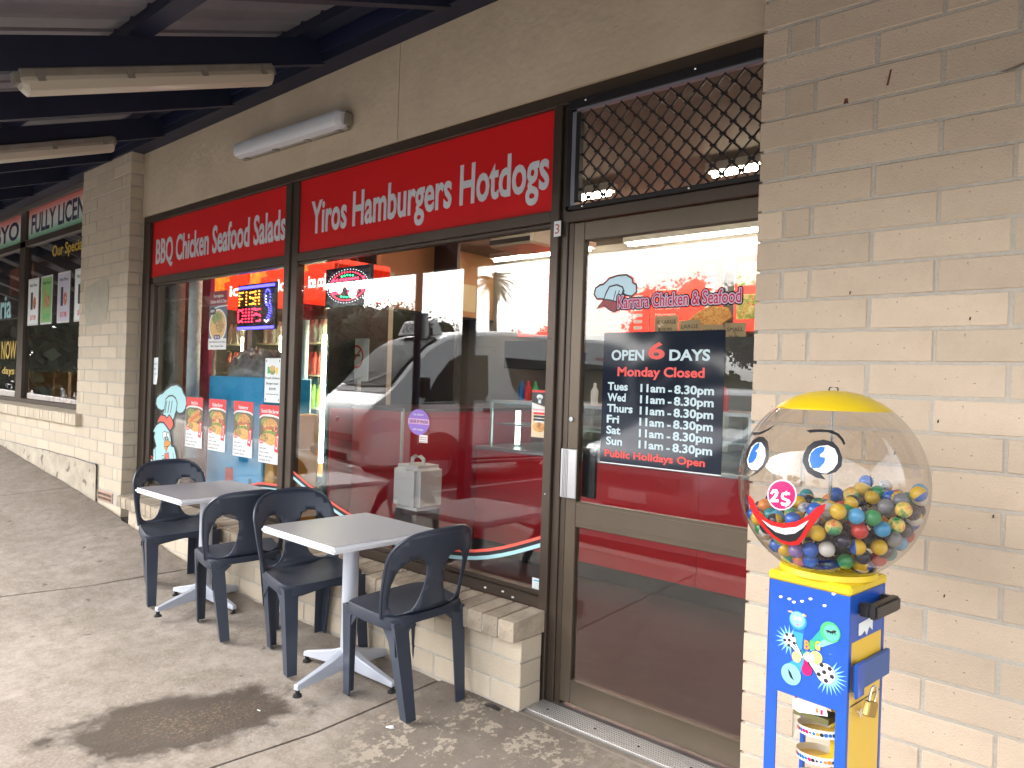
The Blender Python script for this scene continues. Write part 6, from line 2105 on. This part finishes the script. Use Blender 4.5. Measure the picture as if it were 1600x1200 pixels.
# ================================================================== LEFT NEIGHBOUR SHOP
nf = thing('neighbour_shopfront', 'dark framed shopfront of the left shop under the navy awning', 'shopfront')
for a in ((-12.4, -6.33, 2.73, 2.80), (-12.4, -6.33, 3.13, 3.20), (-12.4, -6.33, 1.00, 1.06), (-6.44, -6.33, 1.06, 3.13), (-8.63, -8.43, 1.06, 3.13), (-10.9, -10.75, 1.06, 3.13)):
    MB().box(a[0], a[1], .12, .19, a[2], a[3]).build('frame_member', BROWN, nf, bevel=.003)
for a in ((-12.4, -10.9), (-10.75, -8.63), (-8.43, -6.44)):
    MB().box(a[0], a[1], .150, .156, 1.06, 2.73).build('window_pane', glass('neighbour_glass', (.92, .92, .94), .05), nf)
grad = gradient_mat('neighbour_sign_print', [(0, (.05, .32, .13)), (.16, (.30, .55, .38)), (.34, (.66, .70, .66)), (.62, (.72, .68, .66)), (.80, (.70, .35, .30)), (1, (.60, .05, .04))], 2.79, 3.14)
for i, (a, b, s_, ta, tb) in enumerate(((-8.43, -6.40, 'FULLY LICENSED', -8.33, -6.22), (-10.75, -8.63, 'BYO', -9.75, -8.78))):
    t = thing('neighbour_sign', ('red, white and green sign reading FULLY LICENSED over the left shop window', 'red, white and green sign ending in BYO at the left picture edge')[i], 'sign', 'tricolour signs on the left shop')
    MB().box(a, b, .145, .165, 2.80, 3.13).build('sign_panel', grad, t)
    text(s_, ta, tb, 2.868, .200, mat('print_navy', (.02, .02, .06), .5), t, y=.1435, bold=.025)
t = thing('neighbour_decals', 'yellow and white lettering on the left shop windows', 'window lettering')
text('Our Specials', -7.62, -6.65, 2.555, .11, mat('print_mustard', (.45, .30, .03), .5), t, y=.1470, bold=.02)
text('Trattoria', -10.6, -9.0, 1.98, .27, PALE, t, y=.1470, bold=.02)
text('OPEN NOW', -10.0, -8.75, 1.50, .20, mat('print_mustard', (.45, .30, .03), .5), t, y=.1470, bold=.02)
text('7 days', -9.5, -8.80, 1.32, .08, mat('print_mustard', (.45, .30, .03), .5), t, y=.1470, bold=.02)
t = thing('orange_banner', 'orange banner inside the left shop at the picture edge', 'banner')
flat('cloth', rect(-9.9, -8.95, 2.30, 2.62), mat('orange_cloth', (.45, .14, .03), .6, noise=(6, .7, (.2, .06, .02))), t, y=.35, th=.004)
for i, (a, m_, c_) in enumerate(((-8.38, PAPER, 'wine bottle print on white paper'), (-7.94, mat('sheet_green', (.20, .42, .14), .6), 'green paper'), (-7.42, mat('sheet_lilac', (.50, .48, .58), .6), 'pale lilac paper'), (-6.93, PAPER, 'white paper half hidden by the pillar'))):
    t = thing('menu_sheet', 'small menu sheet in the left shop window, ' + c_, 'notice', 'menu sheets in the left shop window')
    w = .36
    flat('sheet', rect(a, a + w, 1.86, 2.37), mat('sheet_border', (.60, .60, .58), .6), t, y=.1476, th=.0005)
    flat('sheet_face', rect(a + .02, a + w - .02, 1.88, 2.35), m_, t, y=.1470, th=.0005)
    flat('picture', rect(a + .10, a + .17, 2.03, 2.22), BLACK if i != 1 else FOODMIX, t, y=.1464, th=.0004)
    flat('picture', ell(a + .23, 2.10, .05, .07, 12), FOODMEAT, t, y=.1464, th=.0004)
    text('Main Menu', a + .06, a + w - .06, 2.28, .035, BLACK, t, y=.1460)
    text('$17.90', a + .10, a + w - .08, 1.92, .05, RED if i != 1 else GREEN, t, y=.1460, bold=.02)
WOOD = mat('chair_wood', (.42, .20, .06), .45)
wc = thing('dining_chair', 'wooden dining chair with red seat in the left shop, farthest left', 'chair', 'wooden dining chairs in the left shop')
for x, y in ((-.2, -.2), (.2, -.2)):
    MB().box(x - .03, x + .03, y - .03, y + .03, 0, .45).build('leg', WOOD, wc, local=True)
for x, y in ((-.2, .2), (.2, .2)):
    MB().box(x - .03, x + .03, y - .03, y + .03, 0, .92).build('back_post', WOOD, wc, local=True)
MB().box(-.22, .22, -.22, .22, .45, .51).build('seat', mat('seat_red', (.35, .02, .05), .6), wc, local=True, bevel=.01)
MB().box(-.17, .17, .18, .22, .72, .90).build('back_rail', WOOD, wc, local=True)
wc.location = (-9.6, .62, .45)
wc.rotation_euler = (0, 0, radians(80))
for k, (x, a, s_) in enumerate(((-8.95, 95, 'second from the left'), (-8.1, 85, 'right of the window mullion'), (-7.5, 100, 'second from the pillar'), (-6.95, 75, 'nearest the pillar'))):
    c = copy_tree(wc)
    c['label'] = 'wooden dining chair with red seat in the left shop, ' + s_
    c.location = (x, .62, .45)
    c.rotation_euler = (0, 0, radians(a))
t = thing('dining_table', 'long cloth covered dining table inside the left shop window', 'table')
MB().box(-10.2, -6.7, .95, 1.6, 1.12, 1.16).build('table_top', mat('cloth_white', (.42, .42, .44), .7), t)
MB().box(-10.15, -6.75, .97, .98, .95, 1.12).build('cloth_drop', MATS['cloth_white'], t)
for x in (-10.0, -8.4, -6.9):
    MB().box(x, x + .06, 1.2, 1.26, .45, 1.12).build('leg', WOOD, t)
t = thing('pale_curtain', 'pale curtain strip behind the menu sheets in the left shop', 'curtain')
MB().box(-7.5, -7.1, 1.8, 1.84, 1.1, 2.5).build('cloth', mat('curtain_grey', (.45, .46, .52), .7), t)
# ================================================================== ACROSS THE PAVEMENT (seen mirrored in the glass)
def vehicle(name, label, cat, ST, hw, m_body, group=None):
    """ST: stations (x, z_bottom, z_belt, z_top, half width, half width at roof); x=0 is the nose"""
    t = thing(name, label, cat, group)

    def st(x):
        for a, b in zip(ST, ST[1:]):
            if x <= b[0]:
                k = (x - a[0]) / (b[0] - a[0])
                k = max(0, min(1, k))
                return [a[i] + (b[i] - a[i]) * k for i in range(6)]
        return list(ST[-1])

    def sec(x):
        _, zb, zl, zt, w, wt = st(x)
        h = zt - zl
        return [(w * .80, zb), (w * .97, zb + .06), (w, zb + .25), (w * 1.0, (zb + zl) / 2), (w * .985, zl)] + \
            [(w * .985 + (wt - w * .985) * k ** 1.15, zl + h * k * .93) for k in (.25, .5, .75, 1.0)] + [(wt * .93, zl + h * .975), (wt * .75, zl + h * .995), (wt * .4, zl + h * 1.0)]

    def side(x, z):
        s = sec(x)
        for a, b in zip(s, s[1:]):
            if z <= b[1]:
                k = (z - a[1]) / max(1e-6, b[1] - a[1])
                return a[0] + (b[0] - a[0]) * max(0, min(1, k))
        return s[-1][0]
    xs = []
    x = ST[0][0]
    while x < ST[-1][0]:
        xs.append(x)
        x += .05 if x < 1.6 else .14
    xs.append(ST[-1][0])
    rings = []
    for x in xs:
        s = sec(x)
        rings.append([(x, -a, b) for a, b in s] + [(x, a, b) for a, b in s[::-1]])
    mb = MB()
    mb.loft(rings)
    mb.build('body', m_body, t, smooth='all' if False else True, local=True)
    return t, st, side


def sidepatch(t, side, name, pts, m, s_=1, d=.008, step=.08):
    """pts (x, z) laid on the side of the body"""
    def f(a, b, dd):
        return (a, s_ * (side(a, b) + d - dd), b)
    return flat(name, pts, m, t, map3=f, step=step, th=.004, local=True)


def wheel(t, x, y, r, s_):
    w = MB().lathe([(r * .62, -.1), (r * .95, -.1), (r, -.06), (r, .06), (r * .95, .1), (r * .62, .1)], (0, 0, 0), 32).mesh('wheel', smooth=True)
    o = link('wheel', w, RUB, t, local=True)
    o.location = (x, y, r)
    o.rotation_euler = (radians(90), 0, 0)
    rm = MB().lathe([(0, .045), (r * .2, .05), (r * .22, .03), (r * .60, .02), (r * .64, .09), (r * .64, -.05)], (0, 0, 0), 24)
    ri = rm.build('rim', ALU, o, local=True, smooth=True)
    if s_ > 0:
        ri.rotation_euler = (radians(180), 0, 0)
    mb = MB()
    for k in range(6):
        a = k * pi / 3
        T = Matrix.Rotation(a, 4, 'Z')
        mb.box(r * .15, r * .6, -.045, .045, .02, .05, T)
    sp = mb.build('rim_spoke', ALU, o, local=True)
    if s_ > 0:
        sp.rotation_euler = (radians(180), 0, 0)
    return o


VW = mat('van_white', (.80, .80, .78), .3, coat=.3)
DG = mat('dark_glass', (.020, .030, .028), .25, spec=.15)
VST = [(0.0, .38, .62, .78, .74, .72), (.04, .30, .80, .98, .80, .78), (.12, .26, .92, 1.10, .86, .82), (.25, .25, 1.02, 1.20, .90, .84), (.42, .25, 1.08, 1.34, .92, .85), (.70, .25, 1.10, 1.66, .935, .84), (1.0, .25, 1.10, 1.94, .94, .82), (1.3, .25, 1.10, 2.11, .94, .80),
       (1.7, .25, 1.10, 2.20, .94, .79), (2.4, .25, 1.10, 2.255, .94, .79), (4.6, .25, 1.10, 2.25, .94, .79), (5.0, .28, 1.10, 2.20, .93, .78), (5.15, .32, 1.10, 2.08, .90, .76), (5.22, .36, 1.08, 1.85, .86, .74)]
van, vst, vside = vehicle('taxi_van', 'white high-roof taxi van parked nose-in facing the shop, mirrored in the middle window', 'van', VST, .94, VW)
for s_ in (1, -1):
    sidepatch(van, vside, 'side_window', [(.86, 1.16), (1.08, 1.50), (1.30, 1.74), (1.50, 1.84), (1.98, 1.86), (1.96, 1.30), (1.90, 1.20)], DG, s_)
    sidepatch(van, vside, 'side_window', [(2.30, 1.84), (2.42, 1.40), (2.56, 1.25), (2.75, 1.20), (3.60, 1.20), (3.60, 1.82)], DG, s_)
    sidepatch(van, vside, 'side_window', [(3.70, 1.82), (3.70, 1.20), (4.80, 1.20), (4.95, 1.30), (4.90, 1.80)], DG, s_)
    sidepatch(van, vside, 'door_seam', [(2.10, .35), (2.115, .35), (2.115, 1.95), (2.10, 1.95)], BLACK, s_, d=.005)
    sidepatch(van, vside, 'door_seam', [(.98, .70), (.995, .70), (.78, 1.10), (.765, 1.10)], BLACK, s_, d=.005)
    sidepatch(van, vside, 'waist_line', [(.9, .93), (5.0, .93), (5.0, .942), (.9, .942)], mat('van_line', (.35, .35, .36), .4), s_, d=.004)
    sidepatch(van, vside, 'roof_seam', [(1.6, 1.97), (4.9, 2.00), (4.9, 2.012), (1.6, 1.985)], mat('van_line', (.35, .35, .36), .4), s_, d=.004)
    sidepatch(van, vside, 'wheel_arch', ell(1.12, .33, .42, .42, 24), BLACK, s_, d=.003)
    sidepatch(van, vside, 'wheel_arch', ell(4.15, .33, .42, .42, 24), BLACK, s_, d=.003)
    wheel(van, 1.12, s_ * .87, .325, s_)
    wheel(van, 4.15, s_ * .87, .325, s_)
    sidepatch(van, vside, 'door_handle', rrect(1.86, 2.04, 1.02, 1.075, .02), BLACK, s_, d=.02, step=0)
    sidepatch(van, vside, 'headlight', [(.10, .72), (.50, .78), (.52, .92), (.30, .95), (.12, .90)], mat('headlight_glass', (.55, .57, .6), .1), s_, d=.010)
    MB().box(.80, .92, s_ * .98 - .10 if s_ > 0 else -.98 - .02, s_ * .98 + .02 if s_ > 0 else -.98 + .10, 1.22, 1.50).build('wing_mirror', BLACKM, van, local=True, bevel=.02)


def front(t, st_, name, pts, m, d=.006, th=.004, step=.07):
    """pts (y, x): laid on the sloping nose / windscreen following the roof line"""
    def f(a, b, dd):
        z = st_(b)[3]
        wt = st_(b)[5]
        zl = st_(b)[2]
        k = min(1, abs(a) / wt)
        z2 = zl + (z - zl) * (1 - .035 * k ** 6)
        return (b - (d - dd) * .75 - .0, a, z2 + (d - dd))
    return flat(name, pts, m, t, map3=f, step=step, th=th, local=True)


front(van, vst, 'windscreen', [(-.74, .44), (-.40, .42), (0, .41), (.40, .42), (.74, .44), (.68, 1.20), (.35, 1.24), (0, 1.25), (-.35, 1.24), (-.68, 1.20)], mat('windscreen_glass', (.03, .04, .037), .45, spec=.03), d=.024)
front(van, vst, 'wiper_cowl', [(-.76, .34), (.76, .34), (.76, .43), (-.76, .43)], BLACKM, d=.010)
MB().box(-.012, .02, -.52, .52, .60, .70).build('grille', BLACKM, van, local=True)
for k in range(3):
    MB().box(-.02, -.010, -.50, .50, .615 + k * .028, .623 + k * .028).build('grille_bar', CHROME, van, local=True)
front(van, vst, 'bonnet_seam', [(-.80, .335), (.80, .335), (.80, .345), (-.80, .345)], BLACK, d=.013)
front(van, vst, 'wiper', [(-.55, .46), (-.53, .45), (.0, .60), (-.01, .615)], BLACK, d=.034)
front(van, vst, 'wiper', [(.05, .46), (.07, .45), (.58, .60), (.57, .615)], BLACK, d=.034)
for s_ in (1, -1):
    front(van, vst, 'pillar_trim', [(s_ * .735, .46), (s_ * .75, .46), (s_ * .70, 1.20), (s_ * .685, 1.20)], BLACK, d=.014)
    sidepatch(van, vside, 'window_rubber', [(.84, 1.145), (1.99, 1.185), (1.99, 1.172), (.84, 1.13)], BLACK, s_, d=.006)
    sidepatch(van, vside, 'sill_trim', [(1.6, .30), (3.7, .30), (3.7, .36), (1.6, .36)], BLACKM, s_, d=.006)
    sidepatch(van, vside, 'sliding_rail', [(3.0, 1.10), (4.9, 1.10), (4.9, 1.125), (3.0, 1.125)], BLACKM, s_, d=.006)
    sidepatch(van, vside, 'door_seam', [(3.64, .35), (3.655, .35), (3.655, 1.95), (3.64, 1.95)], BLACK, s_, d=.005)
MB().box(-.03, .3, -.84, .84, .30, .50).build('bumper', VW, van, local=True, bevel=.05, seg=2)
MB().box(-.033, .0, -.45, .45, .34, .44).build('bumper_intake', BLACKM, van, local=True)
for s_ in (1, -1):
    MB().box(.02, .10, s_ * .60 - .14, s_ * .60 + .14, .68, .86).build('headlight', MATS['headlight_glass'], van, local=True, bevel=.03)
MB().sphere((.03, 0, .86), .06, 12, 8, sx=.3).build('badge', CHROME, van, local=True)
# roof sign and spotlight
sg = MB()
sg.add([(1.12, -.34, 2.12), (1.12, .34, 2.12), (1.52, .34, 2.14), (1.52, -.34, 2.14), (1.20, -.28, 2.34), (1.20, .28, 2.34), (1.44, .28, 2.36), (1.44, -.28, 2.36)], [(0, 3, 2, 1), (4, 5, 6, 7), (0, 1, 5, 4), (1, 2, 6, 5), (2, 3, 7, 6), (3, 0, 4, 7)])
rs = sg.build('roof_sign', mat('roof_sign_white', (.75, .75, .72), .4), van, local=True, bevel=.015)
text('TAXI', -.22, .22, 2.175, .12, BLACK, rs, map3=lambda a, b, d: (1.120 + (b - 2.12) * .364 - .010 + d, -a, b), bold=.03, local=True)
MB().sphere((1.22, .46, 2.28), .07, 14, 8, sx=.8).build('spotlight', CHROME, van, local=True, smooth='all')
mb = MB()
mb.box(1.2, 1.24, .44, .48, 2.12, 2.24)
mb.build('spotlight_stem', BLACKM, van, local=True)
for s_ in (1, -1):
    def tm(a, b, d, s_=s_):
        return ((2.9 + a) if s_ < 0 else (2.9 + 1.9 - a), s_ * (vside(3.3, b) + .010 - d), b)
    text('10 seater', .1, .62, 1.885, .07, RED, van, map3=tm, local=True, bold=.01, name='side_lettering')
    text('TAXI', .78, 1.25, 1.87, .12, BLUE, van, map3=tm, local=True, bold=.03, name='side_lettering')
    text('MAXI TAXI', .2, 1.2, .98, .10, BLUE, van, map3=tm, local=True, bold=.02, name='side_lettering')
    text('wheelchair access', .3, 1.1, .82, .05, RED, van, map3=tm, local=True, name='side_lettering')
van.location = (-7.66, -3.42, -.055)
van.rotation_euler = (0, 0, radians(-79.7))

CARG = mat('car_silver', (.30, .31, .33), .28, .4, coat=.7)
CST = [(0.0, .34, .52, .62, .62, .55), (.06, .24, .62, .74, .74, .66), (.20, .20, .68, .82, .82, .74), (.6, .18, .72, .92, .87, .76), (1.05, .18, .86, 1.02, .88, .74), (1.35, .18, .90, 1.18, .88, .66), (1.9, .18, .92, 1.44, .88, .60), (2.4, .18, .93, 1.49, .88, .58), (3.2, .18, .94, 1.46, .88, .58),
       (3.8, .20, .95, 1.30, .87, .60), (4.15, .24, .92, 1.08, .84, .66), (4.3, .32, .80, .95, .78, .66)]
car, cst, cside = vehicle('parked_car', 'silver hatchback parked nose-in beside the taxi van, mirrored in the door glass', 'car', CST, .88, CARG)
for s_ in (1, -1):
    sidepatch(car, cside, 'side_window', [(1.42, .97), (1.95, 1.30), (2.35, 1.36), (2.35, .98)], DG, s_)
    sidepatch(car, cside, 'side_window', [(2.42, .98), (2.42, 1.36), (3.05, 1.34), (3.45, 1.10), (3.40, 1.0)], DG, s_)
    for x in (.85, 3.45):
        sidepatch(car, cside, 'wheel_arch', ell(x, .31, .36, .36, 22), BLACK, s_, d=.003)
        wheel(car, x, s_ * .80, .30, s_)
    MB().box(.03, .25, s_ * .60 - .14, s_ * .60 + .14, .60, .74).build('headlight', MATS['headlight_glass'], car, local=True, bevel=.03)
front(car, cst, 'windscreen', [(-.64, 1.12), (.64, 1.12), (.56, 1.82), (-.56, 1.82)], DG, d=.012)
MB().box(-.012, .05, -.36, .36, .46, .56).build('grille', BLACKM, car, local=True)
MB().box(-.02, .04, -.24, .24, .30, .41).build('number_plate', PAPER, car, local=True)
car.location = (-3.05, -3.75, -.055)
car.rotation_euler = (0, 0, radians(-84))

# ------------------------------------------------------------------ trees and palm
LEAFS = [mat('leaf_dark', (.028, .05, .018), .7), mat('leaf_mid', (.05, .075, .025), .7), mat('leaf_olive', (.075, .085, .035), .7)]
BARK = mat('bark', (.10, .075, .055), .9, noise=(6, .6, (.06, .045, .035)))
rt = random.Random(5)


def tree(x, y, h, r, m, label, dens=1.0, group='trees beyond the car park'):
    t = thing('tree', label, 'tree', group, loc=(x, y, -.06))
    tr = MB()
    hh = h * .45
    tr.tube([(0, 0, 0), (.05 * r, .03 * r, hh * .5), (0, .05 * r, hh), (.08 * r, 0, h * .8)], [.07 * r + .08, .06 * r + .05, .05 * r + .03, .03], 8)
    cl = []
    for k in range(int(9 + r * 4)):
        a = rt.uniform(0, 2 * pi)
        d = r * sqrt(rt.random()) * .85
        z = h * rt.uniform(.42, .95)
        z = min(z, h * (1 - .28 * (d / r) ** 2))
        cl.append((d * cos(a), d * sin(a), z, r * rt.uniform(.22, .42)))
        if k % 2:
            tr.tube([(0, 0, hh * .8), (d * cos(a) * .6, d * sin(a) * .6, (hh + z) / 2), (d * cos(a), d * sin(a), z)], [.05 * r, .03 * r, .015], 5)
    tr.build('trunk', BARK, t, local=True)
    mb = MB()
    n = int(4200 * dens)
    for c in cl:
        # ragged dark inner mass of each clump
        rings = []
        for i in range(6):
            la = -pi / 2 + pi * i / 5
            rings.append([(c[0] + c[3] * .8 * cos(la) * cos(k * pi / 4) * rt.uniform(.7, 1.2), c[1] + c[3] * .8 * cos(la) * sin(k * pi / 4) * rt.uniform(.7, 1.2), c[2] + c[3] * .75 * sin(la) * rt.uniform(.8, 1.1)) for k in range(8)])
        mb.loft(rings)
    for _ in range(n):
        c = rt.choice(cl)
        v = Vector((rt.gauss(0, 1), rt.gauss(0, 1), rt.gauss(0, 1))).normalized() * c[3] * rt.uniform(.7, 1.15)
        p = Vector(c[:3]) + v
        s_ = r * rt.uniform(.02, .045)
        a = Vector((rt.uniform(-1, 1), rt.uniform(-1, 1), rt.uniform(-1, 1))).normalized() * s_
        b = a.cross(Vector((rt.uniform(-1, 1), rt.uniform(-1, 1), rt.uniform(-1, 1)))).normalized() * s_ * .7
        mb.add([p - a, p + b, p + a, p - b], [(0, 1, 2, 3)])
    me = mb.mesh('crown', merge=False)
    link('crown', me, m, t, local=True)
    return t


for i, (x, y, h, r, mi, lab_) in enumerate((
        (-36, -19, 6.6, 3.6, 0, 'dark broad tree far across the car park, leftmost in the window reflection'), (-33, -23, 5.4, 3.2, 1, 'mid green tree right of the leftmost dark tree in the reflection'),
        (-35, -28, 5.0, 3.0, 2, 'olive tree with a loose crown left of the palm in the reflection'), (-30, -29, 3.9, 2.6, 0, 'low dark tree left of the palm in the reflection'),
        (-29, -33, 4.6, 2.8, 1, 'rounded mid green tree just right of the palm in the reflection'), (-20.5, -36, 7.4, 3.2, 2, 'low olive tree over the van roof in the reflection'),
        (-16.5, -40, 7.6, 3.4, 0, 'dark tree behind the silver car in the reflection'), (-9, -42, 4.4, 2.8, 1, 'mid green tree at the right end of the row in the reflection'),
        (-42, -14, 9.0, 4.2, 1, 'tallest broad tree at the far left beyond the car park'), (-40, -5, 8.5, 4.0, 0, 'dark tree beyond the far left end of the pavement'), (2, -42, 6.5, 3.4, 0, 'dark tree across the car park behind the camera'))):
    tree(x, y, h, r, LEAFS[mi], lab_)
pm = thing('palm_tree', 'tall palm tree standing above the other trees in the window reflection', 'palm tree', loc=(-33.5, -34.0, -.06))
MB().tube([(0, 0, 0), (.1, 0, 3), (.05, .1, 6), (0, 0, 8.2)], [.38, .30, .26, .34], 12).build('trunk', BARK, pm, local=True)
mb = MB()
for k in range(30):
    a = k * 2.4
    el = rt.uniform(-.7, 1.25)
    L_ = rt.uniform(1.15, 1.5)
    pts = []
    for j in range(8):
        s_ = j / 7
        rr2 = L_ * s_ * cos(el * (1 - .3 * s_))
        zz = L_ * s_ * sin(el) - .75 * s_ * s_
        pts.append(Vector((rr2 * cos(a), rr2 * sin(a), 8.4 + zz)))
    for j in range(7):
        d = (pts[j + 1] - pts[j]).normalized()
        sd = d.cross(Vector((0, 0, 1))).normalized()
        for q_ in range(3):
            b0 = pts[j].lerp(pts[j + 1], q_ / 3)
            wl_ = .36 * sin(pi * min(1, (j + q_ / 3) / 7 * .9 + .12))
            for s2 in (1, -1):
                tip = b0 + sd * s2 * wl_ + d * .25 - Vector((0, 0, .12))
                mb.add([b0, b0 + d * .10, tip], [(0, 1, 2)])
    mb.tube(pts, .02, 4)
link('crown', mb.mesh('crown', merge=False), LEAFS[1], pm, local=True)
hd = thing('garden_hedge', 'long dark hedge along the far side of the car park', 'hedge')
mb = MB()
for _ in range(9000):
    x = rt.uniform(-46, 14)
    p = Vector((x, -30 + (x + 20) * -.45 + rt.uniform(-1.2, 1.2), rt.uniform(0, 1) ** .8 * (2.3 + .7 * sin(x * .6))))
    a = Vector((rt.uniform(-1, 1), rt.uniform(-1, 1), rt.uniform(-1, 1))).normalized() * .26
    b = a.cross(Vector((rt.uniform(-1, 1), rt.uniform(-1, 1), rt.uniform(-1, 1)))).normalized() * .2
    mb.add([p - a, p + b, p + a, p - b], [(0, 1, 2, 3)])
link('foliage', mb.mesh('foliage', merge=False), LEAFS[0], hd, local=True)
hd = thing('added_hedge', 'tall dark hedge beyond the car park, added to darken the left glass', 'hedge')  # hedge added to darken what the left shop glass mirrors
mb = MB()
for _ in range(7000):
    k = rt.random()
    p = Vector((-46 + 10 * k + rt.uniform(-1, 1), -2 - 22 * k + rt.uniform(-1, 1), rt.uniform(0, 1) ** .8 * (6.5 + sin(k * 19))))
    a = Vector((rt.uniform(-1, 1), rt.uniform(-1, 1), rt.uniform(-1, 1))).normalized() * .42
    b = a.cross(Vector((rt.uniform(-1, 1), rt.uniform(-1, 1), rt.uniform(-1, 1)))).normalized() * .35
    mb.add([p - a, p + b, p + a, p - b], [(0, 1, 2, 3)])
link('foliage', mb.mesh('foliage', merge=False), LEAFS[0], hd, local=True)
sp_ = thing('sign_pole', 'dark steel pole with a white box at the kerb, mirrored left of the taxi sign', 'pole', loc=(-5.64, -3.12, 0))
MB().tube([(-5.64, -3.12, .1), (-5.64, -3.12, 3.2)], .045, 12).build('pole', NAVY, sp_)
MB().box(-5.72, -5.56, -3.22, -3.16, 1.9, 2.2).build('white_box', PAPER, sp_, bevel=.01)
bpy.context.view_layer.update()
